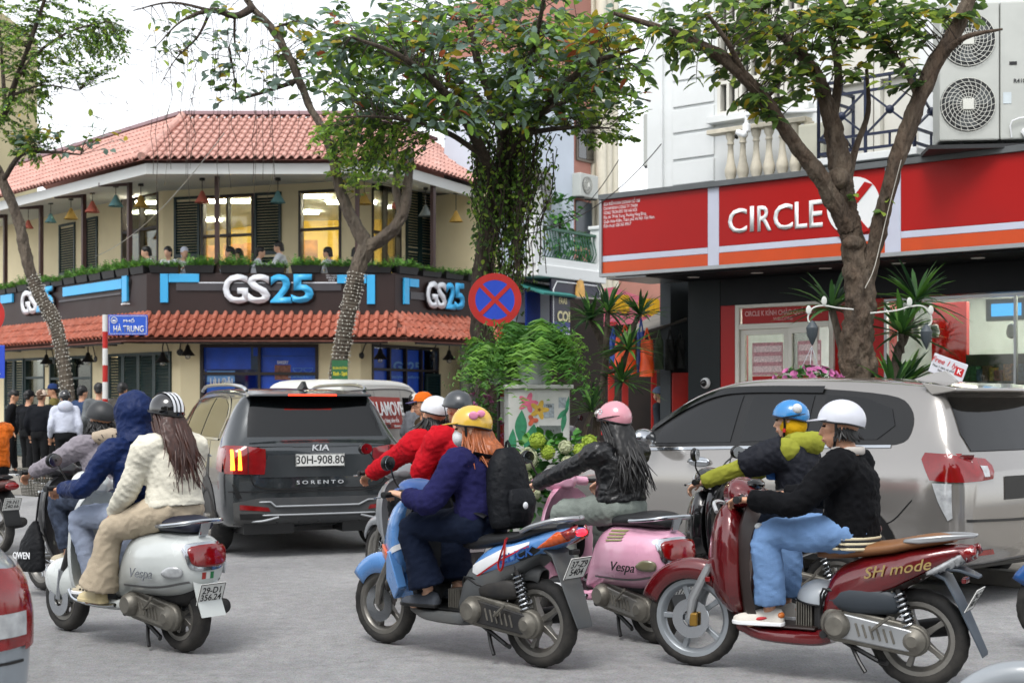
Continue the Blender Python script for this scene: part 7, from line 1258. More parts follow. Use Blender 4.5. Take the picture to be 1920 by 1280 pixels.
# --- two riders in red
l_, r_ = at_of(RBM); RED = CL('red_fleece', '#b0101e', .85)
p = person('person in red hoodie and white helmet driving the grey motorbike', l_, r_, sitter(.20, .86, .22, .88, .985, .62, .28, 1.04), dict(jacket=RED, jname='hoodie', trousers=CL('black_trousers', '#17181a'), sleeve=1.35, w=1.12, fold=.013, k=1.04)); helmet(p['t'], p['W'], WHT, cut=(78, 92, 108)); W = p['W']; strands('hair', HBLK, p['t'], [W(-.07*cos(a), .08*sin(a), -.02) for a in np.linspace(-1.9, 1.9, 14)], lambda q, s: V((-.1*q, 0, -q)), 130, .12, .009, 8)
MB().tube([p['neck']-p['up']*.16-p['fw']*.135+p['lat']*(.11*cos(a))+p['up']*(.07*sin(a)) for a in np.linspace(-.2, pi+.2, 12)], .006, 6).build('print_arc', PW, p['t'])
p = person('person in red sweatshirt and dark helmet holding a phone on pillion', l_, r_, sitter(-.08, .92, .08, .3, 1.1, .45, .28, 1.0, hands=[(.20, .14, 1.22), (.14, -.12, 1.2)], feet=[(.38, .2, .36), (.38, -.2, .36)]), dict(jacket=RED, jname='sweatshirt', trousers=CL('black_trousers', '#17181a'), sleeve=1.3, w=1.1, fold=.013)); helmet(p['t'], p['W'], M('dark_grey_shell', '#33373b', .35, coat=.4), visor=M('dark_grey_shell', ''), cut=(86, 95, 105))
ph = thing('phone', 'black phone in the hand of the pillion rider in red', 'phone', l_, r_); q = MB(); q.box((.295, .13, 1.27), (.012, .075, .15), Matrix.Rotation(-.9, 3, 'Y')); q.build('phone_case', PBK, ph, 0, .006); q = MB(); q.box((.29, .13, 1.277), (.004, .068, .138), Matrix.Rotation(-.9, 3, 'Y')); q.build('screen', DGL, ph, 0)
# --- pink scooter rider
l_, r_ = at_of(PS)
p = person('person in black leather jacket and pink helmet on the pink scooter', l_, r_, sitter(.33, .88, .08, .90, .985, .70, .30, 1.0, tl=.42), dict(jacket=M('black_leather', '#111214', .32, var=.2, vs=8, bump=.35, bs=35), trousers=CL('grey_jeans', '#7d857f', var=.2), leg=1.15, shin=1.05, sleeve=1.1, w=1.06, hem=1.04, fold=.012, shoe=PBK, len=-.02, skin=SKINP))
helmet(p['t'], p['W'], M('pink_shell', '#c98a96', .25, coat=.7, var=.05), band=PBK, strap='red'); W = p['W']; gg = MB(); gg.sphere(W(.10, 0, .06), (.04, .085, .04), 16, 10, p['Rm']); gg.build('goggles', M('goggle_silver', '#a8a4a0', .2, metal=.7), p['t'])
for q in range(6): a = 2*pi*q/6; MB().sphere(W(.02+.016*cos(a), .104, .075+.016*sin(a)), (.007, .004, .007), 8, 5).build('flower_print', WHT, p['t'])
strands('hair', HBLK, p['t'], [W(-.09*cos(a), .085*sin(a), z) for a in np.linspace(-1.8, 1.8, 14) for z in (.0, -.04)], lambda q, s: V((-.30*min(q*1.6, 1)-.06*q, -.02*q, -q)), 300, .44, .0065, 9, .022, .018); hairback(p, HBLK, .38, 1.0)
# --- black scooter rider
l_, r_ = at_of(BKS)
p = person('person in dark padded vest, olive hoodie and blue helmet on the black scooter', l_, r_, sitter(.28, .87, .10, .90, .985, .64, .28, 1.0, yaw=.25, tl=.44), dict(jacket=CL('olive_fleece', '#8c8f36', .9), jname='hoodie', trousers=CL('navy_trousers', '#141a26'), sleeve=1.15, w=1.0, hem=1, skin=SKINP))
vt = MB(); h_ = p['hip']; U = p['up']; vt.tube([h_+U*.0, h_+U*.15, h_+U*.33, h_+U*.43], [(.19, .15), (.195, .155), (.205, .15), (.16, .11)], 20, side=(0, 1, 0), k=3)
for i in (0, 1): vt.tube([p['sh'][i]-U*.01, p['sh'][i].lerp(p['el'][i], .55), p['sh'][i].lerp(p['el'][i], .95)], [.118, .112, .095], 12)
blob(vt, 'padded_vest', CL('dark_vest', '#1b1d24', .6, bump=.2, bs=50), p['t'], .011, 3, .013, 6, 4); W = p['W']; hg = MB(); hg.tube([p['neck']+p['lat']*.11, p['neck']-p['fw']*.13-U*.02, p['neck']-p['lat']*.11], [.055, .085, .055], 12, k=3); hg.tube([p['neck']-U*.02, W(-.02, 0, -.10)], [.10, .085], 12); blob(hg, 'hood', MC['olive_fleece'], p['t'], .011, 3, .008, 8)
sc_ = MB(); sc_.sphere(W(-.02, 0, -.035), (.098, .09, .085), 16, 10, p['Rm']); blob(sc_, 'head_scarf', CL('yellow_cotton', '#c79a16'), p['t'], .010, 2, .005, 9); hm = helmet(p['t'], W, M('blue_shell', '#2379b8', .25, coat=.6, var=.05), rim=M('navy_rim', '#12203c', .4), strap='red', band=PBK); MB().sphere(W(-.065, .088, .085), (.035, .02, .035), 12, 8, p['Rm']).build('white_patch', WHT, hm)
mb = MB(); mb.tube([p['neck']+p['fw']*.06+p['lat']*.06, p['neck']+p['fw']*.12+p['lat']*.12-U*.12, p['neck']+p['fw']*.13+p['lat']*.14-U*.25], [(.05, .02), (.07, .025), (.05, .015)], 10, k=3); blob(mb, 'blue_scarf', CL('blue_cotton', '#3d6cb0'), p['t'], .011, 2, .006, 9)
# --- dark red scooter rider
l_, r_ = at_of(RS_)
p = person('person in black varsity bomber, white helmet and ripped light jeans on the dark red scooter', l_, r_, sitter(.37, .86, .05, .865, 1.005, .80, .295, 1.04, tl=.42, yaw=.25), dict(jacket=CL('black_velour', '#06070b', .8, var=.3), trousers=CL('light_denim', '#6f90bc', var=.3, vs=6), leg=1.12, shin=1.25, flare=1.1, sleeve=1.2, w=1.12, hem=.98, len=.08, fold=.012, k=1.04, shoe=CL('sneaker_white', '#cdc8bf', .6), sole=PW))
helmet(p['t'], p['W'], M('white_matt_shell', '#c3c6cf', .35, var=.04, coat=.3), visor=M('white_matt_shell')); W = p['W']; strands('hair', HBLK, p['t'], [W(-.075*cos(a), .08*sin(a), -.01) for a in np.linspace(-1.7, 1.7, 14)], lambda q, s: V((-.1*q, 0, -q)), 120, .07, .008, 2, 0, .01)
h_ = p['hip']; U = p['up']; mb = MB()
for q, mt in ((0, 'cream_rib'), (1, 'black_rib'), (2, 'cream_rib'), (3, 'black_rib'), (4, 'cream_rib')):
    z = -.075+q*.014; MB().tube([h_+U*z+V((.150*cos(a), .192*sin(a), 0)) for a in np.linspace(0, 2*pi, 40, False)], [(.006, .0085)], 6, side=(1, 0, 0), closed=True).build('hem_stripe', M(mt, '#c9bea0' if 'cream' in mt else '#15161c', .8), p['t'])
MB().tube([p['neck']+V((.085*cos(a), .085*sin(a), .02)) for a in np.linspace(0, 2*pi, 24, False)], [(.008, .022)], 8, side=(1, 0, 0), closed=True).build('shirt_collar', CL('shirt_pale', '#b9b4ae'), p['t'])
for s in (1, -1): 
    f = V((.80, .13*s, .295)); MB().sphere(f+V((.06, .042*s, .035)), (.06, .012, .012), 10, 6, Matrix.Rotation(.2, 3, 'Y')).build('shoe_stripe', M('shoe_red', '#b02028', .5), p['t']); MB().sphere(f+V((-.065, .0, .06)), (.02, .03, .02), 10, 6).build('heel_tab', M('shoe_orange', '#c06a28', .5), p['t'])
    for q in range(4): MB().beam(f+V((.06+.025*q, -.02, .082-.008*q)), f+V((.06+.025*q, .02, .082-.008*q)), .008, .006).build('lace', M('lace_red', '#c83a4a', .6), p['t'])
kn = p['kn'][0]; mb = MB().sphere(kn+V((.035, .035, .05)), (.025, .03, .02), 10, 6); mb.build('frayed_rip', CL('frayed_white', '#c2c6c8'), p['t'])
sp_ = thing('spare_helmet', 'pale grey spare helmet resting on the floor of the dark red scooter', 'helmet', l_, r_); wf = lambda x, y, z: V((.56-.0+x*1.05, -.02+y*1.05, .40+z*1.05)); helmet(sp_, wf, M('pale_grey_shell', '#a9b0b6', .35, coat=.3), strap=False, name='shell')
# --- walkers and bystanders
def stander(label, px, D, rz, st, h=1.66, near=False, armf=.1, cap=None, hair=HBLK, helm=None, pitch=0, zf=.12, pym=None, hx=None):
    k = h/1.66; X = (px-960)/FPX*D; hip = V((0, 0, .92*k)); neck = V((.01, 0, 1.42*k)); J = dict(hip=hip, neck=neck, head=(.04, 0, 1.575*k), face=(cos(pitch), 0, -sin(pitch)), up=(sin(pitch), 0, 1), hands=hx or [(armf, .24, .86*k), (armf*.3, -.24, .84*k)], feet=[(.06, .1, .09), (-.08, -.1, .09)], epole=[(-1, .3, -.2), (-1, -.3, -.2)], kpole=[(1, .1, 0), (1, -.1, 0)], toes=[(.2, .12, 0), (.06, -.12, 0)])
    st = dict(dict(trousers=CL('black_trousers', '#17181a'), k=k, curl=.5), **st); p = person(label, (X, D, zf), rz, J, st, None, near); W = p['W']
    if hair: mb = MB().sphere(W(-.018, 0, .045), (.102*k, .086*k, .092*k), 16, 10, p['Rm']); mb.tube([W(-.06, 0, .05), W(-.075, 0, -.05)], [.06*k, .05*k], 10); blob(mb, 'hair', hair, p['t'], .011, 2, .006, 14)
    if cap:
        mb = MB(); mb.lathe([(.001, .105), (.05, .1), (.09, .07), (.108, .02), (.11, 0), (.102, 0)], 20, (0, 0, 0)); mb.v = [tuple(W(v[0]-.006, v[1]*.9, v[2]+.03)) for v in mb.v]; c = mb.build('cap', cap[0], p['t'], 60); mb = MB(); mb.loft([[(.09, y, .035), (.19-.6*y*y*6, y, .012), (.19-.6*y*y*6, y, .008), (.09, y, .028)] for y in np.linspace(-.08, .08, 9)]); mb.v = [tuple(W(*v)) for v in mb.v]; mb.build('peak', cap[1], c, 60)
    if helm: helmet(p['t'], W, helm)
    return p
BKH = CL('black_hoodie', '#15171c'); 
stander('person in orange cap and brown coat walking past the van', 800, 14.6, R_(200), dict(jacket=CL('brown_coat', '#4d4030')), 1.60, True, cap=(CL('orange_cap', '#c8601a'), CL('purple_peak', '#4a4668')), zf=0, hair=M('hair_grey', '#6a665f', .6))
stander('person in black shirt bending at the shop entrance', 22, 27.5, R_(20), dict(jacket=CL('black_shirt', '#101114'), jname='shirt', sleeve=.9), 1.6, pitch=.5); stander('person in black cap and printed hoodie in the pavement queue', 52, 25.6, R_(70), dict(jacket=CL('printed_hoodie', '#17191d', var=.9, vs=9), jname='hoodie'), 1.58, cap=(CL('black_cap', '#141518'), CL('black_cap', '')), armf=.2)
stander('person in plain black hoodie and white orange cap seen from behind', 76, 24.6, R_(85), dict(jacket=BKH, jname='hoodie', w=1.1), 1.58, cap=(CL('white_orange_cap', '#b9a898', var=.5, vs=10), CL('orange_cap', '')), hair=M('hair_brown2', '#4d3420', .6))
p = stander('person in white hoodie and black helmet on the pavement', 122, 24.0, R_(110), dict(jacket=CL('white_hoodie', '#bfc4d2'), jname='hoodie', w=1.1), 1.56, helm=MC['black_gloss']); mb = MB().sphere(p['neck']+V((-.1, 0, .0)), (.07, .13, .1), 14, 9); mb.build('hood', MC['white_hoodie'], p['t'])
stander('person in blue cap behind the string-lit tree', 103, 27.8, R_(190), dict(jacket=CL('olive_shirt', '#6b6238')), 1.72, cap=(CL('navy_cap', '#22345e'), CL('navy_cap', ''))); stander('person in navy coat just right of the light-wrapped crooked trunk', 152, 26.0, R_(60), dict(jacket=CL('navy_coat', '#31415f')), 1.66)
stander('person in grey sleeveless jacket and pale shirt turned away', 185, 25.0, R_(100), dict(jacket=CL('two_tone_jacket', '#6a6e70', var=.5, vs=3)), 1.70, armf=.15); stander('person in charcoal coat mostly hidden behind the navy hood', 228, 24.4, R_(80), dict(jacket=CL('charcoal_coat', '#45423e'), w=1.15), 1.70)
stander('person in grey jacket far down the passage', 1240, 24.2, R_(150), dict(jacket=CL('grey_coat', '#3c4148')), 1.62, helm=CL('dull_helmet', '#54627a', .4), zf=.12); stander('person in pale jacket and white cap far down the passage', 1252, 24.7, R_(150), dict(jacket=CL('pale_coat', '#8fa0a4')), 1.58, cap=(CL('white_cap', '#c8c8c4'), CL('white_cap', '')))
stander('person in grey shirt and white cap leaning at the van side', 775, 21.6, R_(30), dict(jacket=CL('grey_shirt', '#6c7076')), 1.62, cap=(CL('white_cap', '#c8c8c4'), CL('white_cap', '')), zf=0)
def diner(label, px, D, rz, jac, hair=HBLK, h=0, pale=False):
    X = (px-960)/FPX*D; z0 = 3.62+h; J = dict(hip=(0, 0, .5), neck=(.06, 0, .99), head=(.11, 0, 1.15), face=(1, 0, -.15), up=(.1, 0, 1), hands=[(.42, .14, .78), (.42, -.14, .78)], feet=[(.42, .1, .1), (.42, -.1, .1)], toes=[(.56, .1, 0), (.56, -.1, 0)])
    p = person(label, (X, D, z0), rz, J, dict(jacket=jac, trousers=CL('black_trousers', '#17181a'), skin=SKINP), 'diners on the balcony', False); W = p['W']; mb = MB().sphere(W(-.018, 0, .045), (.104, .088, .094), 14, 9, p['Rm']); mb.tube([W(-.06, 0, .05), W(-.075, 0, -.10)], [.07, .05], 10); mb.build('hair', hair, p['t'])
    MB().box((-.06, 0, .25), (.38, .4, .42)).build('stool', BROWN, p['t'], 0, .02) if 0 else None
diner('balcony diner in white top, leftmost of all the diners', 283, 30.9, R_(200), CL('white_top', '#c4c8cc')); diner('balcony diner in white top facing the street, second from left', 320, 31.0, R_(250), CL('white_top', '')); diner('balcony diner in white hood', 343, 31.1, R_(300), CL('white_top', ''), CL('white_hoodie', '')); diner('balcony diner in grey top under the pink front lamp', 440, 31.0, R_(190), CL('grey_top', '#7b8088')); diner('balcony diner in black, between grey and pale topped diners', 455, 31.3, R_(170), BKH); diner('balcony diner in pale top bending over the table', 479, 30.9, R_(10), CL('pale_top', '#b8bcc4')); diner('balcony diner in white sitting taller by the cream pillar', 531, 31.0, R_(175), CL('white_top', ''), h=.12); diner('balcony diner in white left of the tree trunk', 622, 31.0, R_(160), CL('white_top', '')); diner('balcony diner half hidden by the tree trunk', 660, 31.0, R_(20), BKH)
for i, px in enumerate((300, 330, 448, 505, 640)): X = (px-960)/FPX*31.3; tb = thing('balcony_table', 'small dark table among the balcony diners' if 0 else f'{ORD[i]} small brown table from the left on the balcony', 'table', (X, 31.5, 3.56), 0, 'balcony tables'); MB().cyl((0, 0, .70), (0, 0, .73), .32, n=20).build('table_top', BROWN, tb); MB().cyl((0, 0, .02), (0, 0, .70), .03).build('leg', STEEL, tb); MB().cyl((0, 0, 0), (0, 0, .02), .2, n=16).build('base', STEEL, tb)
# ================================================================ trees and plants
def leafmat(name, col, tr=.5, rough=.5, var=.3):
    if name in MC: return MC[name]
    m = M(name, col, rough, var=var, vs=6, spec=.35); nt = m.node_tree; L = nt.links.new; b = nt.nodes['Principled BSDF']; t = nn_(nt, 'ShaderNodeBsdfTranslucent'); mx = nn_(nt, 'ShaderNodeMixShader'); mx.inputs[0].default_value = tr
    L(b.inputs['Base Color'].links[0].from_socket, t.inputs[0]); L(b.outputs[0], mx.inputs[1]); L(t.outputs[0], mx.inputs[2]); L(mx.outputs[0], nt.nodes['Material Output'].inputs[0]); return m
def barkmat(name, c1, dirt):
    return M(name, c1, .9, var=.45, vs=9, bump=1.0, bs=22, dirt=dirt, da=.6, aniso=(1, 1, .35))
BARK = barkmat('bark_brown', '#4a3c30', '#7d7263'); BARKG = barkmat('bark_grey', '#51473d', '#857b6c'); BARKD = barkmat('bark_dark', '#3a3028', '#5f5648')
LV = [leafmat('leaf_dark', '#465c36'), leafmat('leaf_mid', '#62803f'), leafmat('leaf_blue', '#7f968a'), leafmat('leaf_lime', '#97ae48'), leafmat('leaf_yellow', '#b5a038'), leafmat('leaf_rust', '#a0563a'), leafmat('leaf_bright', '#86b045')]
def pl(pts, Y): return [(P(a, b, Y+d), r) for a, b, d, r in pts]
def limb(pts, Y, name, mat, parent, n=14, k=5, rough=.10, seed=0):
    q = cr([list(p)+[r] for p, r in pl(pts, Y)], k); rg = random.Random(seed); m = MB(); P3 = [V(x[:3]) for x in q]; rings = []; prev = None
    for i, x in enumerate(q):
        t = (P3[min(i+1, len(q)-1)]-P3[max(i-1, 0)]).normalized(); a = (prev-t*prev.dot(t)) if prev else t.orthogonal(); a.normalize(); prev = a; b = t.cross(a); r = abs(x[3])
        rings.append([P3[i]+(a*cos(2*pi*j/n)+b*sin(2*pi*j/n))*(r*(1+rough*(noise.noise(V((cos(2*pi*j/n)*2, sin(2*pi*j/n)*2, i*.25+seed)))*1.8+noise.noise(V((cos(2*pi*j/n)*6, sin(2*pi*j/n)*6, i*.5+seed)))*1.3))) for j in range(n)])
    m.loft(rings); m.build(name, mat, parent, 70); return P3
def leaf_geo(L_, W_, fold=.18, droop=.25):
    """An oval leaf along +x: two halves folded at the midrib."""
    xs = (0, .2, .5, .8, 1.0); ws = (.03, .72, 1, .68, .02); v = []; f = []
    for x, w_ in zip(xs, ws): z = -droop*L_*x*x; v += [(x*L_, w_*W_/2, z+fold*w_*W_/2), (x*L_, 0, z), (x*L_, -w_*W_/2, z+fold*w_*W_/2)]
    for i in range(4): a = i*3; f += [(a, a+3, a+4, a+1), (a+1, a+4, a+5, a+2)]
    return np.array(v), f
def rotm(d, up, roll):
    d = V(d).normalized(); u = V(up); u = u-d*u.dot(d); u = u.normalized() if u.length > 1e-4 else d.orthogonal().normalized(); l = u.cross(d); u2 = u*cos(roll)+l*sin(roll); l2 = u2.cross(d); return Matrix((d, l2, u2)).transposed()
class Crown:
    """Leaves of one tree: the nearest big ones become objects, the rest one mesh of stuff; twigs another mesh."""
    def __init__(s, mats): s.mats = mats; s.lv = []; s.tw = MB()
    def leaf(s, p, d, L_, W_, m, roll=None): s.lv.append((V(p), V(d), L_, W_, m, random.gauss(0, .5) if roll is None else roll))
    def spray(s, limbs, c, n, L_, wr, weights, reach=1.0, droop=.3, twig=.007, tl=None):
        q = min(limbs, key=lambda v: (v-c).length_squared); d = c-q
        if d.length > reach: q = c-d.normalized()*reach; d = c-q
        mid = q+d*.5+V((random.gauss(0, .05), random.gauss(0, .05), abs(random.gauss(.06, .05))))*d.length; s.tw.tube([q, mid, c], [twig, twig*.7, twig*.3], 5, k=2)
        dn = d.normalized() if d.length > 1e-4 else V((0, 0, 1))
        for i in range(n):
            t = .45+.55*(i+1)/n; p = mid+(c-mid)*((t-.5)*2) if t > .5 else q+(mid-q)*t*2; sd = dn.cross(V((0, 0, 1))); sd = sd.normalized() if sd.length > 1e-3 else V((1, 0, 0)); s_ = (-1)**i
            s.leaf(p, dn*random.uniform(.2, .9)+sd*s_*random.uniform(.5, 1)+V((random.gauss(0, .3), random.gauss(0, .3), random.uniform(-droop*1.6, droop*.8))), L_*random.uniform(.7, 1.2), L_*wr*random.uniform(.8, 1.15), random.choices(range(len(s.mats)), weights)[0])
    def build(s, tree, nbig, twigmat, name='crown'):
        s.lv.sort(key=lambda q: -(q[2]/max(q[0].y, 1))); proto = {}; g = leaf_geo(1, 1); big = s.lv[:nbig]; rest = s.lv[nbig:]; cr_ = MB()
        vs, fs, mi = [], [], []
        for p, d, L_, W_, m, roll in rest:
            Rm = np.array(rotm(d, (0, 0, 1), roll)); b = len(vs)*len(g[0]); vs.append((g[0]*np.array((L_, W_, L_)))@Rm.T+np.array(p)); fs += [tuple(b+i for i in f) for f in g[1]]; mi += [m]*len(g[1])
        me = bpy.data.meshes.new(name); me.from_pydata(np.vstack(vs).tolist(), [], fs); me.polygons.foreach_set('material_index', mi); o = bpy.data.objects.new(name, me); COL.objects.link(o); o.parent = tree; stuff(o); me.shade_smooth()
        for m in s.mats: me.materials.append(m)
        for p, d, L_, W_, m, roll in big:
            if m not in proto:
                l = bpy.data.meshes.new('leaf'); l.from_pydata(g[0].tolist(), [], g[1]); l.materials.append(s.mats[m]); l.shade_smooth(); proto[m] = l
            q = bpy.data.objects.new('leaf', proto[m]); COL.objects.link(q); q.parent = o; mt = rotm(d, (0, 0, 1), roll).to_4x4() @ Matrix.Diagonal((L_, W_, L_, 1)); mt.translation = p; q.matrix_local = mt
        if s.tw.v: stuff(s.tw.build('twigs', twigmat, tree, 60))
        return o
def inell(c, r):
    while 1:
        v = [random.uniform(-1, 1) for _ in range(3)]; q = sum(x*x for x in v)
        if q < 1: return c[0]+v[0]*r[0], c[1]+v[1]*r[1], c[2]+v[2]*r[2]
def fill(cw, limbs, Y, zones, L_, wr, weights, **kw):
    for (px, py, dy), (rx, ry, rd), n, k in zones:
        for _ in range(n): a, b, c = inell((px, py, dy), (rx, ry, rd)); cw.spray(limbs, P(a, b, Y+c), k, L_, wr, weights, **kw)
# ---- tree in front of the convenience store
RT = thing('street_tree', 'forked street tree with dark round leaves in front of the red store sign', 'tree'); Y = 15.5; LB = []
LB += limb([(1612, 1000, 0, .22), (1610, 800, 0, .2), (1608, 700, 0, .19), (1606, 640, 0, .172), (1614, 570, 0, .155), (1606, 500, 0, .142), (1596, 440, 0, .115), (1584, 385, 0, .115), (1578, 330, 0, .12), (1568, 270, .05, .11), (1552, 200, .1, .085), (1530, 140, .2, .07), (1490, 90, .3, .055), (1440, 40, .4, .04), (1400, -20, .5, .03)], Y, 'trunk', BARK, RT, 40, 12, .16)
LB += limb([(1592, 430, -.02, .11), (1562, 375, -.1, .10), (1530, 320, -.2, .088), (1490, 270, -.3, .075), (1440, 195, -.5, .066), (1400, 150, -.6, .062), (1350, 105, -.7, .06), (1295, 78, -.8, .045), (1230, 50, -.9, .032), (1150, 25, -1, .02)], Y, 'limb', BARK, RT, 28, 10, .15, 2)
LB += limb([(1622, 540, 0, .085), (1638, 470, -.1, .088), (1655, 400, -.2, .085), (1676, 320, -.3, .08), (1698, 255, -.3, .09), (1722, 190, -.3, .085), (1752, 120, -.3, .08), (1790, 60, -.3, .075), (1825, -20, -.3, .07)], Y, 'limb', BARK, RT, 28, 10, .15, 3)
LB += limb([(1560, 230, .1, .06), (1572, 150, .2, .05), (1562, 80, .3, .04), (1540, 10, .4, .03)], Y, 'limb', BARK, RT, 10, 5, .1, 4); LB += limb([(1400, 150, -.6, .04), (1370, 90, -.8, .03), (1330, 30, -1, .02)], Y, 'limb', BARK, RT, 8, 4, .1, 5); LB += limb([(1760, 110, -.3, .05), (1810, 70, -.5, .03), (1880, 55, -.7, .012)], Y, 'limb', BARK, RT, 8, 4, .1, 6); LB += limb([(1725, 190, -.3, .04), (1690, 120, 0, .03), (1640, 70, .3, .02), (1590, 20, .5, .012)], Y, 'limb', BARK, RT, 8, 4, .1, 7); LB += limb([(1588, 360, .1, .045), (1604, 280, .2, .035), (1628, 210, .4, .028), (1625, 130, .4, .02)], Y, 'limb', BARK, RT, 8, 4, .1, 8)
MB().sphere(P(1572, 335, Y-.12), (.13, .1, .12), 12, 8).build('burl', BARK, RT); MB().sphere(P(1600, 455, Y-.1), (.12, .08, .08), 12, 8).build('burl', BARK, RT)
cw = Crown([LV[0], LV[1], LV[3], LV[4]]); fill(cw, LB, Y, [((1430, 110, -.2), (110, 110, .9), 60, 6), ((1560, 90, .0), (110, 90, .9), 70, 6), ((1690, 110, -.2), (60, 95, .7), 30, 5), ((1500, 20, 0), (270, 50, 1.2), 130, 6), ((1430, 200, -.4), (60, 40, .4), 22, 5), ((1750, 30, 0), (120, 40, .9), 24, 5), ((1290, 90, -.8), (80, 70, .6), 34, 5)], .135, .62, (6, 7, 3.2, 1.2), reach=.6); fill(cw, LB, Y, [((1600, 360, -.2), (15, 20, .1), 2, 3), ((1660, 390, -.3), (14, 20, .1), 2, 3)], .11, .6, (2, 5, 3, 1), reach=.3)
cw.build(RT, 240, BARKD)
MB().tube([P(1690, 300, Y-.45), P(1664, 400, Y-.33), P(1640, 500, Y-.3), P(1622, 540, Y-.3)], .0045, 6, k=4).build('cable', M('cable_white', '#b8b4aa', .5), RT)
WB = MB(); WB.tube([P(1607, y, Y) for y in (700, 690, 760, 900)], .23, 18) if 0 else None
# ---- big vine-hung tree in the middle
MT = thing('street_tree', 'broad leafy tree wrapped in hanging vines behind the round no-stopping sign', 'tree'); Y = 17.8; LB = []
LB += limb([(925, 965, 0, .17), (918, 800, 0, .15), (908, 680, 0, .135), (902, 580, 0, .125), (908, 480, 0, .12), (925, 400, 0, .12), (938, 345, 0, .11), (945, 270, .1, .09), (930, 200, .2, .07), (900, 130, .3, .05), (880, 40, .4, .03)], Y, 'trunk', BARKD, MT, 28, 10, .14, 11)
for i, q in enumerate(([(935, 360, 0, .08), (905, 290, -.4, .07), (870, 220, -.9, .06), (810, 150, -1.4, .045), (740, 100, -1.8, .03), (660, 70, -2, .015)], [(942, 320, .1, .08), (985, 250, -.3, .065), (1040, 180, -.9, .05), (1110, 120, -1.4, .035), (1200, 90, -1.7, .015)], [(940, 270, .1, .06), (970, 170, -.6, .05), (1000, 90, -1.2, .035), (1020, 0, -1.6, .02)], [(930, 220, .2, .05), (860, 150, .6, .04), (780, 110, 1, .03), (690, 130, 1.3, .015)], [(945, 260, .1, .05), (1040, 200, .7, .04), (1130, 170, 1.2, .025), (1220, 190, 1.4, .012)], [(905, 290, -.4, .04), (820, 240, -1, .03), (720, 220, -1.5, .018), (640, 220, -1.8, .008)], [(985, 250, -.3, .035), (1060, 240, -.9, .025), (1140, 240, -1.3, .01)])): LB += limb(q, Y, 'limb', BARKD, MT, 10, 5, .12, 20+i)
cw = Crown([LV[0], LV[1], LV[2], LV[3], LV[4], LV[5], LV[6]])
fill(cw, LB, Y, [((900, 120, 0), (325, 125, 2.2), 190, 6), ((730, 150, -.8), (165, 100, 1.2), 85, 6), ((650, 120, -1), (75, 90, .8), 40, 6), ((1060, 150, -.8), (170, 95, 1.2), 85, 6), ((930, 30, 0), (350, 70, 2), 140, 6), ((880, 220, -1), (130, 40, .7), 40, 6)], .155, .56, (2.5, 5, 8, 3, .5, .4, 3), reach=.7, droop=.35)
fill(cw, LB, Y, [((1130, 70, -1.6), (90, 50, .6), 26, 5)], .15, .6, (1, 3, 2, 4, 4, 1, 1), reach=.6)
fill(cw, LB, Y, [((880, 150, .2), (320, 140, 1.8), 420, 10), ((690, 260, -.8), (120, 75, .6), 150, 10), ((1130, 220, -.6), (90, 70, .8), 80, 9), ((690, 310, -.6), (80, 45, .4), 40, 9), ((1170, 150, -.3), (60, 90, .6), 40, 8)], .062, .75, (3, 5, 1, 6, 0, 0, 9), reach=.5, twig=.004)
for _ in range(130):                                                     # vines hanging round the trunk
    x = random.uniform(885, 1010) if random.random() < .75 else random.uniform(870, 1050); y0 = random.uniform(210, 330); ln = random.uniform(90, 300) if x < 985 else random.uniform(60, 240); dy = random.uniform(-.35, .35); pts = []
    for j in range(7): t = j/6; pts.append(P(x+(940-x)*.35*t+6*sin(j*1.7+x)+random.gauss(0, 3), y0+ln*t, Y+dy))
    cw.tw.tube(pts, random.uniform(.004, .011), 5)
    for j in range(int(ln/7)):
        t = random.random(); i = int(t*5.99); p = pts[i].lerp(pts[i+1], t*6-i) if i < 6 else pts[6]; cw.leaf(p+V((random.gauss(0, .05), random.gauss(0, .05), 0)), (random.gauss(0, 1), random.gauss(0, 1), -.8), random.uniform(.04, .075), random.uniform(.03, .055), random.choices((0, 1, 6, 3), (5, 5, 3, 1.5))[0])
cw.build(MT, 300, BARKD)
# ---- tree with string lights before the corner shop
T2 = thing('street_tree', 'leaning tree wrapped in white string lights before the corner shop front', 'tree'); Y = 24; LB2 = []
LB2 += limb([(622, 915, 0, .155), (630, 800, 0, .141), (634, 700, 0, .130), (645, 630, 0, .126), (660, 555, 0, .130), (672, 500, 0, .133), (685, 462, 0, .137), (668, 425, 0, .111), (648, 385, 0, .096), (634, 340, 0, .085), (622, 290, 0, .074), (604, 240, 0, .063), (580, 200, 0, .059), (565, 160, 0, .063), (540, 105, 0, .067), (510, 55, 0, .063), (470, 10, 0, .052), (440, -40, 0, .044)], Y, 'trunk', BARKG, T2, 32, 10, .14, 31)
LB2 += limb([(682, 468, 0, .117), (712, 450, -.1, .101), (742, 425, -.2, .098), (758, 390, -.2, .086), (765, 340, -.2, .070), (772, 280, -.2, .047)], Y, 'limb', BARKG, T2, 28, 10, .14, 32); LB2 += limb([(752, 400, -.2, .07), (742, 350, -.1, .06), (748, 300, 0, .045)], Y, 'limb', BARKG, T2, 10, 4, .1, 33)
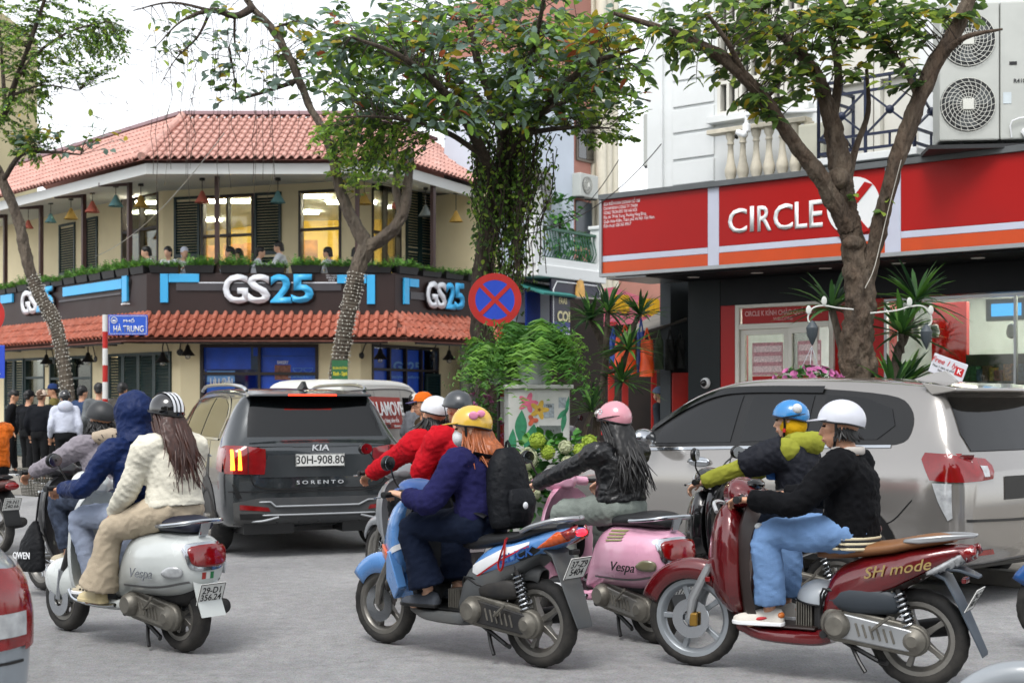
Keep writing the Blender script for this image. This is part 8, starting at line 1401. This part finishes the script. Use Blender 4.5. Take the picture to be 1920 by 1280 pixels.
for i, q in enumerate(([(475, 15, 0, .07), (440, 30, -.2, .06), (395, 20, -.4, .045), (340, 40, -.6, .02), (290, 90, -.8, .008)], [(560, 150, 0, .05), (520, 165, .1, .035), (470, 180, .2, .03), (445, 185, .2, .02), (440, 150, .2, .015), (430, 90, .1, .02)], [(395, 20, -.4, .03), (370, 70, -.4, .02), (330, 110, -.5, .012), (300, 160, -.6, .006)], [(440, 30, -.2, .025), (440, 80, 0, .018), (450, 110, .1, .01)], [(510, 55, 0, .03), (560, 40, .3, .02), (600, 60, .5, .01)], [(395, 20, -.4, .03), (320, 5, -.3, .02), (250, 20, -.2, .01)])): LB2 += limb(q, Y, 'limb', BARKD, T2, 8, 4, .1, 40+i)
cw = Crown([LV[0], LV[1], LV[2], LV[3], LV[4]])
fill(cw, LB2, Y, [((420, 70, -.2), (150, 70, .9), 60, 2), ((470, 150, 0), (110, 60, .6), 34, 3), ((330, 130, -.4), (60, 60, .4), 16, 1), ((570, 90, .2), (60, 80, .6), 40, 4)], .17, .6, (2, 4, 6, 3, 1.5), reach=.6, droop=.3, twig=.008); fill(cw, LB2, Y, [((690, 310, -.3), (90, 55, .5), 90, 9), ((650, 260, -.3), (70, 60, .5), 60, 9)], .075, .7, (1, 5, 0, 7, 1), reach=.5, twig=.004)
for _ in range(46):
    x = random.uniform(285, 560); y0 = random.uniform(0, 120); ln = random.uniform(80, 330); cw.tw.tube([P(x+random.gauss(0, 4), y0+ln*j/6, Y+random.uniform(-.02, .02)) for j in range(7)], random.uniform(.003, .007), 4)
for _ in range(70): x, y = random.uniform(230, 620), random.uniform(-10, 200); a = random.uniform(0, 6.3); ln = random.uniform(20, 60); cw.tw.tube([P(x, y, Y), P(x+ln*.5*cos(a), y+ln*.5*sin(a)*.6+3, Y-.1), P(x+ln*cos(a+.3), y+ln*sin(a+.3)*.6+8, Y-.1)], [.007, .005, .003], 4, k=2)
cw.build(T2, 70, BARKD)
# ---- the other string-lit tree at the photo edge
T1 = thing('street_tree', 'thin crooked tree wrapped in string lights at the left photo edge', 'tree'); Y = 26.3; LB1 = []
LB1 += limb([(140, 910, 0, .122), (130, 760, 0, .109), (122, 700, 0, .105), (112, 640, 0, .109), (100, 600, 0, .116), (78, 560, 0, .109), (58, 515, 0, .102), (45, 465, 0, .102), (38, 425, 0, .095), (22, 380, 0, .088), (0, 330, 0, .085), (-30, 260, 0, .075), (-50, 150, 0, .061), (-60, 0, 0, .048)], Y, 'trunk', BARKG, T1, 32, 10, .16, 51)
for i, q in enumerate(([(-28, 265, 0, .07), (10, 210, -.3, .06), (30, 150, -.5, .05), (60, 70, -.6, .04), (90, -20, -.7, .03)], [(5, 340, 0, .05), (40, 290, -.4, .04), (90, 285, -.7, .03), (150, 290, -1, .015)], [(30, 150, -.5, .04), (70, 100, -.8, .03), (130, 60, -1, .02), (200, 40, -1.2, .01)], [(10, 210, -.3, .04), (5, 130, .2, .03), (0, 60, .4, .02)], [(20, 180, -.4, .03), (80, 160, -.8, .02), (150, 170, -1, .008)])): LB1 += limb(q, Y, 'limb', BARKD, T1, 8, 4, .1, 60+i)
cw = Crown([LV[0], LV[1], LV[2], LV[3], LV[4], LV[6]])
fill(cw, LB1, Y, [((90, 70, -.6), (160, 100, 1.2), 380, 12), ((40, 200, -.4), (80, 70, .8), 110, 11), ((60, 270, -.5), (50, 50, .5), 60, 10), ((190, 90, -1), (60, 70, .5), 50, 9)], .085, .5, (4, 6, 1, 3, .2, 5), reach=.6, twig=.005); fill(cw, LB1, Y, [((110, 270, -.8), (90, 30, .4), 24, 3), ((200, 260, -1), (60, 40, .3), 8, 3)], .15, .6, (1, 3, 5, 2, 2, 0), reach=.6)
for _ in range(40): x, y = random.uniform(40, 250), random.uniform(90, 260); a = random.uniform(-.4, .8); ln = random.uniform(25, 70); cw.tw.tube([P(x, y, Y-.8), P(x+ln*.5*cos(a), y+ln*.5*sin(a)+3, Y-.8), P(x+ln*cos(a), y+ln*sin(a)+8, Y-.8)], [.007, .005, .003], 4, k=2)
cw.build(T1, 60, BARKD)
# ---- string lights
def lights(pts, Y, label, turns):
    q = cr([list(p)+[r] for p, r in pl(pts, Y)], 12); bulbs, wire = MB(), []; n = len(q); N = turns*14
    for i in range(N):
        t = i/N*(n-1); a = int(t); x = q[a]+(q[min(a+1, n-1)]-q[a])*(t-a); d = V(q[min(a+1, n-1)][:3]-q[max(a-1, 0)][:3]).normalized(); u = d.orthogonal().normalized(); v = d.cross(u); th = 2*pi*turns*i/N; p = V(x[:3])+(u*cos(th)+v*sin(th))*(x[3]*1.1+.012); wire.append(p)
        if random.random() < .8: bulbs.sphere(p+V((random.gauss(0, .012), random.gauss(0, .012), random.gauss(0, .012))), .011, 5, 3)
    t = thing('string_lights', label, 'string lights'); MB().tube(wire, .004, 4).build('wire', M('wire_pale', '#8d887c', .6), t); stuff(bulbs.build('bulbs', M('bulb_white', '#d6d3c8', .4), t))
lights([(631, 740, 0, .137), (640, 660, 0, .13), (655, 580, 0, .13), (670, 510, 0, .134)], 24, 'white string lights spiralling up the leaning tree before the blue window', 34); lights([(130, 790, 0, .112), (122, 700, 0, .106), (112, 640, 0, .109), (99, 598, 0, .115), (77, 558, 0, .109), (60, 518, 0, .102)], 26.3, 'white string lights spiralling up the crooked tree at the photo edge', 40)
tp = thing('tree_notice', 'green and yellow advert taped to the light-wrapped trunk', 'notice'); f = Face(P(622, 720, 23.78), (1, 0), (0, -1)); shopboard(f, 622, 675, 652, 715, .02, 'sheet', M('notice_green', '#1d5a34', .6), tp); words('Xanh - Sạch', f, 624, 696, 651, 706, .021, M('print_yellow', '#cfc02a', .5), tp, .02); words('ĐOÀN ĐƯỜNG', f, 624, 686, 651, 692, .021, M('print_yellow'), tp, .01)
# ---- ferns on the cabinet
FG = [leafmat('fern_a', '#4f8030', .3), leafmat('fern_b', '#6c9a3a', .3), leafmat('fern_c', '#40702c', .3)]
def fern(root, c, n, L_, seed):
    rg = random.Random(seed); mb = MB(); c = V(c)
    for i in range(n):
        a = rg.uniform(0, 2*pi); up = rg.uniform(.35, 1.25); ln = L_*rg.uniform(.6, 1.1); h = V((cos(a), sin(a), 0)); s = V((-sin(a), cos(a), 0)); mb.cur = rg.choice((0, 0, 1, 1, 2)); pts = []
        m = 40
        for j in range(m+1): t = j/m; pts.append(c+h*(ln*(t*.75+.05)*cos(up*.55))+V((0, 0, ln*(up*t*.85-1.25*t*t*(.65+.35*rg.random())))))
        for j in range(2, m):
            d = (pts[min(j+1, m)]-pts[j-1]).normalized(); t = j/m; w_ = .075*ln/.6*sin(pi*min(1, .12+t*.86))**.7
            for q in (-1, 1):
                b = pts[j]; w_ *= rg.uniform(.75, 1.1); tip = b+s*(q*w_)+d*w_*rg.uniform(.0, .25)+V((0, 0, -w_*rg.uniform(.1, .6))); wd = d*.0095; mb.add([b-wd, b+wd, tip+wd*.3, tip-wd*.3], [(0, 1, 2, 3)])
    stuff(mb.build('fronds', FG, root, 0))
POT = M('pot_white', '#b7bbbb', .6, var=.12, vs=8, bump=.2, bs=30); cY = 16.4; cb_ = P(1004, 750, cY)
f1 = thing('potted_fern', 'large green fern in white pot on top of the painted cabinet', 'plant', (P(1000, 700, cY).x, cY, 0)); zt2 = HC-(722-YH)/FPX*cY
MB().lathe([(.0, 0), (.13, 0), (.15, .05), (.19, .24), (.20, .25), (.2, .28), (.17, .28), (.15, .2), (0, .2)], 24, (0, -.05, zt2)).build('pot', POT, f1); fern(f1, (0, -.05, zt2+.42), 130, 1.05, 3)
f2 = thing('potted_fern', 'bushy pale green fern drooping left of the cabinet fern', 'plant', (P(935, 700, cY+.3).x, cY+.3, 0)); MB().lathe([(.0, 0), (.1, 0), (.15, .2), (.13, .2), (0, .16)], 18, (0, 0, zt2+.02)).build('pot', POT, f2); fern(f2, (0, 0, zt2+.3), 90, .85, 5); MB().cyl((0, 0, .12), (0, 0, zt2+.02), .02, n=8).build('stand', STEEL, f2)
# ---- dragon trees
DR = [leafmat('dracaena_a', '#3c6430', .25), leafmat('dracaena_b', '#588438', .25), leafmat('dracaena_c', '#2a4a2c', .25)]
def tuft(mb, c, n, L_, rg, wd=.035):
    for i in range(n):
        a = rg.uniform(0, 2*pi); up = rg.uniform(-.15, 1.35); ln = L_*rg.uniform(.7, 1.15); h = V((cos(a)*cos(up), sin(a)*cos(up), sin(up))); s = V((-sin(a), cos(a), 0)); mb.cur = rg.randrange(3); rows = []
        for t in (0, .25, .5, .75, 1): p = V(c)+h*ln*t-V((0, 0, .28*ln*t*t)); w_ = wd*(.5, .95, 1, .7, .05)[int(t*4)]; rows.append([p+s*w_/2, p-V((0, 0, w_*.18)), p-s*w_/2])
        mb.loft(rows, False)
def dragon(label, base, stems, Y, L_, seed, wd=.035, n=34, bark=BARKG):
    t = thing('dragon_tree', label, 'plant'); rg = random.Random(seed); mb = MB()
    for q in stems: limb(q, Y, 'stem', bark, t, 8, 4, .06, seed); e = P(q[-1][0], q[-1][1], Y+q[-1][2]); tuft(mb, e, n, L_, rg, wd)
    stuff(mb.build('leaves', DR, t, 60)); return t
dragon('branching dragon tree with three spiky tufts beside the market stall', 0, [[(1100, 985, 0, .06), (1118, 800, 0, .05), (1135, 690, 0, .045), (1130, 650, 0, .04), (1108, 600, 0, .035)], [(1134, 690, 0, .04), (1137, 630, -.1, .035), (1140, 585, -.2, .03)], [(1132, 670, 0, .04), (1165, 645, .1, .035), (1200, 590, .2, .03)], [(1128, 700, 0, .03), (1160, 690, -.3, .03), (1178, 655, -.4, .025)], [(1118, 800, 0, .03), (1150, 760, -.2, .03), (1165, 715, -.3, .025)], [(1105, 900, 0, .03), (1095, 820, -.3, .03), (1110, 770, -.3, .025)]], 17.4, .5, 3, .04, 46)
dragon('dragon tree with broad tufts growing beside the store tree trunk', 0, [[(1600, 1000, .6, .06), (1590, 720, .6, .05), (1575, 640, .6, .045), (1560, 580, .6, .04)], [(1640, 1000, .3, .06), (1680, 680, .3, .05), (1695, 640, .3, .04), (1718, 565, .4, .035)], [(1690, 660, .3, .04), (1690, 625, .2, .03)], [(1640, 900, -.2, .04), (1675, 735, -.2, .035)], [(1560, 900, .1, .04), (1700, 720, .3, .03)]], 15.4, .66, 8, .055, 46)
# ---- hydrangeas in front of the cabinet
def bush(mb, c, r, n, L_, rg, nm): 
    g = leaf_geo(1, .62, .2, .3)
    for i in range(n):
        d = V((rg.gauss(0, 1), rg.gauss(0, 1), rg.gauss(.3, .8))).normalized(); p = V(c)+V((d.x*r[0], d.y*r[1], d.z*r[2]))*rg.uniform(.55, 1); Rm = rotm(d+V((rg.gauss(0, .5), rg.gauss(0, .5), -.3)), (0, 0, 1), rg.gauss(0, .4)); mb.cur = rg.randrange(nm); s = L_*rg.uniform(.7, 1.2); mb.add([Rm @ (V(v)*s)+p for v in g[0]], g[1])
HY = [leafmat('hydrangea_leaf_a', '#3f7430', .25), leafmat('hydrangea_leaf_b', '#528c36', .25), leafmat('hydrangea_leaf_c', '#2f5c28', .25)]; HF = {'cream': leafmat('hydrangea_cream', '#c6cbaa', .3, .6, .2), 'lime': leafmat('hydrangea_lime', '#a4ba48', .3, .6, .2)}
hy = thing('hydrangea_bush', 'leafy hydrangea bush with cream and lime flower heads before the cabinet', 'plant'); hY = 15.6; rg = random.Random(4); mb = MB()
for px, py, r in ((1010, 880, .42), (1060, 870, .4), (1000, 940, .4), (1090, 900, .35)): bush(mb, P(px, py, hY), (r, .3, r*.9), 170, .13, rg, 3)
stuff(mb.build('leaves', HY, hy, 60))
for px, py, c, r in ((990, 860, 'cream', .125), (980, 900, 'cream', .11), (1008, 826, 'lime', .09), (1027, 848, 'lime', .08), (1060, 838, 'cream', .075), (1090, 846, 'lime', .095), (1105, 830, 'lime', .09), (1065, 866, 'cream', .07), (1020, 900, 'lime', .075), (1000, 925, 'cream', .08), (1115, 855, 'lime', .07)):
    c0 = P(px, py, hY-.36); m = MB()
    for i in range(110):
        d = V((rg.gauss(0, 1), rg.gauss(0, 1), rg.gauss(.2, 1))).normalized(); p = c0+d*r*rg.uniform(.88, 1); u = d.orthogonal().normalized(); v = d.cross(u); a = rg.uniform(0, 3); q = .017
        m.add([p+(u*cos(a+k*pi/2)+v*sin(a+k*pi/2))*q+d*.004 for k in range(4)]+[p-d*.004], [(0, 1, 4), (1, 2, 4), (2, 3, 4), (3, 0, 4)])
    m.sphere(c0, r*.85, 10, 7); m.build('flower_head', HF[c], hy, 0)
for px in (1000, 1075): p = P(px, 900, hY); MB().loft([[(p.x+x*s, p.y+y*s, z) for x, y in ((-.26, -.2), (.26, -.2), (.26, .2), (-.26, .2))] for z, s in ((.12, .85), (.62, 1))]).build('planter_pot', M('planter_white', '#b9bbb8', .6, var=.1), hy, 0, .01)
# ---- pink flowers
PKF = leafmat('petunia_pink', '#c873a8', .3, .6, .2)
def flowers(label, c, r, n, nf, top=.3):
    t = thing('flower_bush', label, 'plant'); rg = random.Random(int(c[0]*100)); mb = MB(); bush(mb, c, r, n, .075, rg, 3); stuff(mb.build('leaves', HY, t, 60)); m = MB()
    for i in range(nf):
        d = V((rg.gauss(0, 1), rg.gauss(-.6, .6), rg.gauss(top, .6))).normalized(); p = V(c)+V((d.x*r[0], d.y*r[1], d.z*r[2]))*1.05; m.lathe([(.004, -.03), (.012, -.01), (.034, .01), (.036, .012), (.02, .004), (.004, -.015)], 9, p, d)
    stuff(m.build('blossoms', PKF, t, 60)); return t
fb = flowers('pink petunias in a hanging basket below the store tree', P(1515, 716, 14.9), (.36, .2, .16), 260, 34, .7); MB().lathe([(.02, -.22), (.2, -.2), (.27, 0), (.25, 0), (.18, -.18)], 18, P(1515, 728, 14.9)).build('basket', POT, fb)
for dx in (-.2, 0, .2): MB().tube([P(1515, 740, 14.9)+V((dx, 0, 0)), P(1522, 650, 14.9)], .004, 5).build('chain', CHR, fb)
bsh = flowers('green bush with small pink flowers behind the yellow helmet', P(895, 805, 17.2), (.32, .3, .42), 420, 22, .8); p = P(895, 900, 17.2); MB().lathe([(.0, .12), (.16, .12), (.24, .75), (.21, .75), (0, .7)], 18, (p.x, p.y, 0)).build('pot', M('pot_brown', '#5a4438', .7), bsh)
bal_ = thing('balcony_plant', 'green shrub growing on the green railed balcony', 'plant'); mb = MB(); rg = random.Random(9)
for px, py, r in ((1050, 400, .45), (1040, 445, .5), (1075, 470, .5), (1095, 480, .4)): bush(mb, P(px, py, 34.6), (r, .2, r), 120, .16, rg, 3)
stuff(mb.build('leaves', HY, bal_, 60)); MB().cyl(P(1048, 500, 34.6), P(1050, 400, 34.6), .03).build('stem', BARKD, bal_)
# ================================================================ street furniture
REDS = M('sign_red', '#a81a12', .45, var=.12, vs=6); BLUS = M('sign_blue_paint', '#1a3fb0', .4, var=.08); WHS = M('sign_white', '#c8c9c6', .5, var=.08)
def disc_sign(c, R, label, n=40):
    t = thing('road_sign', label, 'sign', c, .08); MB().cyl((0, .0, 0), (0, .012, 0), R, n=n).build('back_plate', M('sign_back', '#8a8c8c', .5), t)
    MB().lathe([(R*.74, -.002), (R*.74, -.006), (R, -.006), (R, -.002)], n, (0, 0, 0), (0, 1, 0), True).build('red_ring', REDS, t); MB().cyl((0, -.004, 0), (0, -.001, 0), R*.75, n=n).build('blue_disc', BLUS, t)
    for s in (-1, 1): MB().beam((-R*.54, -.007-.001*s, -R*.54*s), (R*.54, -.007-.001*s, R*.54*s), .003, R*.16, (s*-1, 0, 1)).build('cross_bar', REDS, t)
    return t
def banded_pole(t, p, z0, z1, r, step=.25, first=0):
    z = z1; i = first
    while z > z0+.01: b = max(z0, z-step); MB().cyl((p[0], p[1], b), (p[0], p[1], z), r, n=14).build('pole_band', REDS if i % 2 else WHS, t); z = b; i += 1
c = P(928, 562, 17.05); t = disc_sign(c, 50/FPX*17.05, 'round blue and red no-stopping sign in front of the vine-hung tree'); banded_pole(t, (.07, .05), .12-c.z, -.2, .042, .32, 1)
c = P(-30, 590, 20.5); t = disc_sign(c, 38/FPX*20.5, 'round no-stopping sign cut by the left photo edge'); banded_pole(t, (0, .06), .0-c.z, .3, .04, .25)
c = P(-22, 678, 20.3); t = thing('road_sign', 'blue square pedestrian sign cut by the left photo edge', 'sign', c); s_ = 31/FPX*20.3; MB().box((0, 0, 0), (2*s_, .012, 2*s_)).build('plate', BLUS, t, 0, .01); MB().prism([(-s_*.75, -s_*.75), (s_*.75, -s_*.75), (0, s_*.7)], 'y', -.012, -.007).build('white_triangle', WHS, t, 0)
Yn = 21.6; c = P(240, 609, Yn); t = thing('street_name_sign', 'blue PHỐ HÀ TRUNG street name sign on red and white pole', 'sign', (c.x, c.y, 0)); w_, h_ = 74/FPX*Yn, 38/FPX*Yn; MB().box((0, 0, c.z), (w_, .014, h_)).build('plate', M('name_blue', '#1e4fb4', .4, var=.08), t, 0, .004)
bd = MB(); q = .012; [bd.box((x, -.0085, c.z+z), (a, .003, b)) for x, z, a, b in ((0, h_/2-.02, w_-.05, .006), (0, -h_/2+.02, w_-.05, .006), (w_/2-.02, 0, .006, h_-.05), (-w_/2+.02, 0, .006, h_-.05))]; bd.build('border', WHS, t, 0)
ff = Face((0, 0), (1, 0), (0, -1)); txtbox('PHỐ', WHS, 'lettering', t, ff, -.07, .10, c.z+.035, c.z+.105, .008, .002, .02); txtbox('HÀ TRUNG', WHS, 'lettering', t, ff, -.22, .24, c.z-.11, c.z+.015, .008, .002, .02); MB().ring((-.21, -.01, c.z+.07), .045, .006, (0, 1, 0), 18, 6).build('emblem', WHS, t); MB().box((-.21, -.0095, c.z+.065), (.05, .003, .03)).build('emblem', WHS, t, 0)
xp = P(197, 600, Yn).x-c.x; banded_pole(t, (xp, .0), .12, HC-(590-YH)/FPX*Yn, .04, .255)
# painted utility cabinet
cab = thing('utility_cabinet', 'white utility cabinet painted with flowers under the fern', 'cabinet', (P(1006, 750, cY).x, cY, .12), R_(6)); Hh = zt2-.12-.04; CW = M('cabinet_white', '#b9bab6', .6, var=.12, vs=3, dirt='#8c877c', da=.5)
MB().box((0, 0, Hh/2), (.70, .5, Hh)).build('body', CW, cab, 0, .012); MB().box((0, 0, Hh+.02), (.78, .58, .05)).build('lid', CW, cab, 0, .012); MB().box((.155, -.253, Hh*.52), (.36, .006, Hh*.9)).build('door', CW, cab, 0, .004); MB().box((-.19, -.253, Hh*.52), (.28, .006, Hh*.9)).build('door', CW, cab, 0, .004); MB().box((-.04, -.262, Hh*.6), (.02, .02, .14)).build('handle', STEEL, cab, 0, .004)
def paint(poly, mat, name, lay=0): MB().loft([[(x, -.2565-.0012*lay, z) for x, z in poly], [(x, -.2575-.0012*lay, z) for x, z in poly]]).build(name, mat, cab, 0)
def petal(cx, cz, r, n, mat, name, lay=1):
    paint([(cx+r*(.72+.28*cos(n*a))*cos(a), cz+r*(.72+.28*cos(n*a))*sin(a)) for a in np.linspace(0, 2*pi, 60, False)], mat, name, lay)
def pleaf(x0, z0, x1, z1, w_, mat, lay=1):
    d = V((x1-x0, z1-z0)); nrm = V((-d.y, d.x)).normalized(); paint([tuple(V((x0, z0))+d*t+nrm*(w_*sin(pi*t)*s)) for s, ts in ((1, np.linspace(0, 1, 9)), (-1, np.linspace(1, 0, 9)[1:-1])) for t in ts], mat, 'painted_leaf', lay)
PG = M('paint_green', '#2c7a56', .6, var=.3, vs=12); petal(-.13, Hh-.16, .12, 5, M('paint_pink', '#c9607c', .6, var=.3, vs=14), 'painted_flower', 1); petal(.0, Hh-.24, .115, 5, M('paint_yellow', '#bf9a3a', .6, var=.25, vs=14), 'painted_flower', 2); petal(.0, Hh-.24, .025, 5, M('paint_brown', '#7a4a20', .6), 'flower_centre', 3); petal(-.08, Hh-.36, .07, 3, M('paint_coral', '#b5543a', .6, var=.5, vs=20), 'painted_tulip', 3)
pleaf(-.22, Hh-.62, -.2, Hh-.24, .07, PG); pleaf(-.10, Hh-.82, -.06, Hh-.4, .1, PG); pleaf(-.32, Hh-.8, -.3, Hh-.45, .05, PG); pleaf(-.24, Hh-1.25, -.1, Hh-1.02, .08, PG); pleaf(.2, Hh-.35, .34, Hh-.22, .03, PG); pleaf(.26, Hh-.5, .3, Hh-.25, .03, PG); pleaf(.3, Hh-.3, .34, Hh-.08, .02, PG); petal(-.17, Hh-.78, .05, 3, M('paint_orange', '#c08a4a', .6), 'painted_tulip', 2)
paint([(.05, Hh-.5), (.24, Hh-.5), (.24, Hh-.27) if 0 else (.24, Hh-.3), (.05, Hh-.3)] if 0 else [(.0, Hh-.66), (.25, Hh-.66), (.25, Hh-.42), (.0, Hh-.42)], M('metal_notice', '#5f6663', .6, var=.3, vs=30), 'notice_plate', 1); paint([(.05, Hh-.33), (.17, Hh-.33), (.17, Hh-.17), (.05, Hh-.17)], M('grey_notice', '#8d959a', .6, var=.4, vs=40), 'notice_plate', 1); paint([(.22, Hh-.22), (.31, Hh-.22), (.31, Hh-.1), (.22, Hh-.1)], M('grey_notice'), 'notice_plate', 1); paint([(-.2, Hh-1.2), (-.1, Hh-1.2), (-.1, Hh-1.13), (-.2, Hh-1.13)], WHS, 'small_label', 3)
txt('TBA', .04, PBLK, 'lettering', cab, frame((.11, -.2595, Hh-.2), (1, 0, 0), (0, 0, 1)), .0004, .01); txt('CABLE', .035, PBLK, 'lettering', cab, frame((.12, -.2595, Hh-.48), (1, 0, 0), (0, 0, 1)), .0004, .01)
# scroll brackets with lanterns on the store tree
IW = M('white_iron', '#c3c5c0', .5, var=.06)
def bracket(pts, lan, label, Y):
    t = thing('plant_hook', label, 'hook'); MB().tube([P(a, b, Y) for a, b in pts], .009, 8, k=5).build('scroll', IW, t); c = P(*lan, Y); MB().lathe([(.004, .14), (.03, .12), (.065, .06), (.055, -.02), (.02, -.1), (.003, -.13)], 14, c).build('lantern', M('lantern_grey', '#3c444a', .5), t); MB().tube([P(pts[-1][0], pts[-1][1], Y), c+V((0, 0, .12))], .004, 5).build('chain', IW, t)
    for k in (2, 4): q = P(*pts[k], Y); MB().sphere(q+V((0, -.01, .05)), (.03, .008, .05), 10, 6).build('iron_leaf', IW, t)
bracket([(1632, 587), (1680, 582), (1705, 575), (1730, 574), (1745, 590), (1746, 605), (1737, 612)], (1737, 632), 'white scroll hook with grey lantern right of the store tree', 15.2); bracket([(1600, 580), (1570, 577), (1545, 573), (1525, 577), (1516, 590), (1516, 602), (1523, 605)], (1523, 625), 'white scroll hook with grey lantern left of the store tree', 15.15)
# small promotional board
c = P(1778, 690, 14.4); t = thing('promo_board', 'tilted white promotional board with red lettering above the car roof', 'sign', c, 0); rt = Matrix.Rotation(R_(-20), 4, 'Y'); b = MB(); b.box((0, 0, 0), (.36, .012, .2)); b.v = [tuple((Matrix.Rotation(R_(20), 4, 'Y')) @ V(v)) for v in b.v]; b.build('board', M('promo_white', '#c9cbd2', .5), t, 0, .02)
mt = Matrix.Rotation(R_(20), 4, 'Y') @ frame((0, -.008, 0), (1, 0, 0), (0, 0, 1)); txt('Free 1 ly', .075, PR, 'lettering', t, mt @ Matrix.Translation((-.06, .04, 0)), .001, .01, shear=.2); txt('Mua 1 tám cà phê\nbên em', .032, PBLK, 'lettering', t, mt @ Matrix.Translation((-.05, -.035, 0)), .001, .0); b = MB(); b.box((.115, .0, .001), (.085, .085, .002)); b.v = [tuple(mt @ V(v)) for v in b.v]; b.build('logo_square', PR, t, 0, .004); txt('K', .07, PW, 'lettering', t, mt @ Matrix.Translation((.115, 0, .003)), .001, .02); MB().cyl((0, .03, -c.z+.12), (0, .03, .0), .012, n=8).build('stake', STEEL, t)
# overhead cables
for i, (a, b, sag, lab) in enumerate(((P(180, 480, 33), P(420, 250, 23), .3, 'pale cable drooping from eaves to tree'), (P(995, 415, 32), P(1160, 300, 26), .5, 'dark cable looping before the pale townhouse'), (P(950, 440, 20), P(1240, 270, 21), .35, 'dark cable from vine-hung tree to the white house'))):
    t = thing('cable', lab, 'cable'); MB().tube([a.lerp(b, q)-V((0, 0, sag*4*q*(1-q))) for q in np.linspace(0, 1, 20)], .008, 5).build('strand', M('cable_dark' if i else 'cable_pale', '#1c1c1c' if i else '#9a978f', .6), t)
PMB = moped(P(1195, 900, 20.2)*1+V((0, 0, -P(1195, 900, 20.2).z+.12)), R_(160), 'parked grey scooter in the passage beside the dragon tree', M('moped_grey', ''), 'cast', .26)
bpy.data.scenes.remove(TMP)
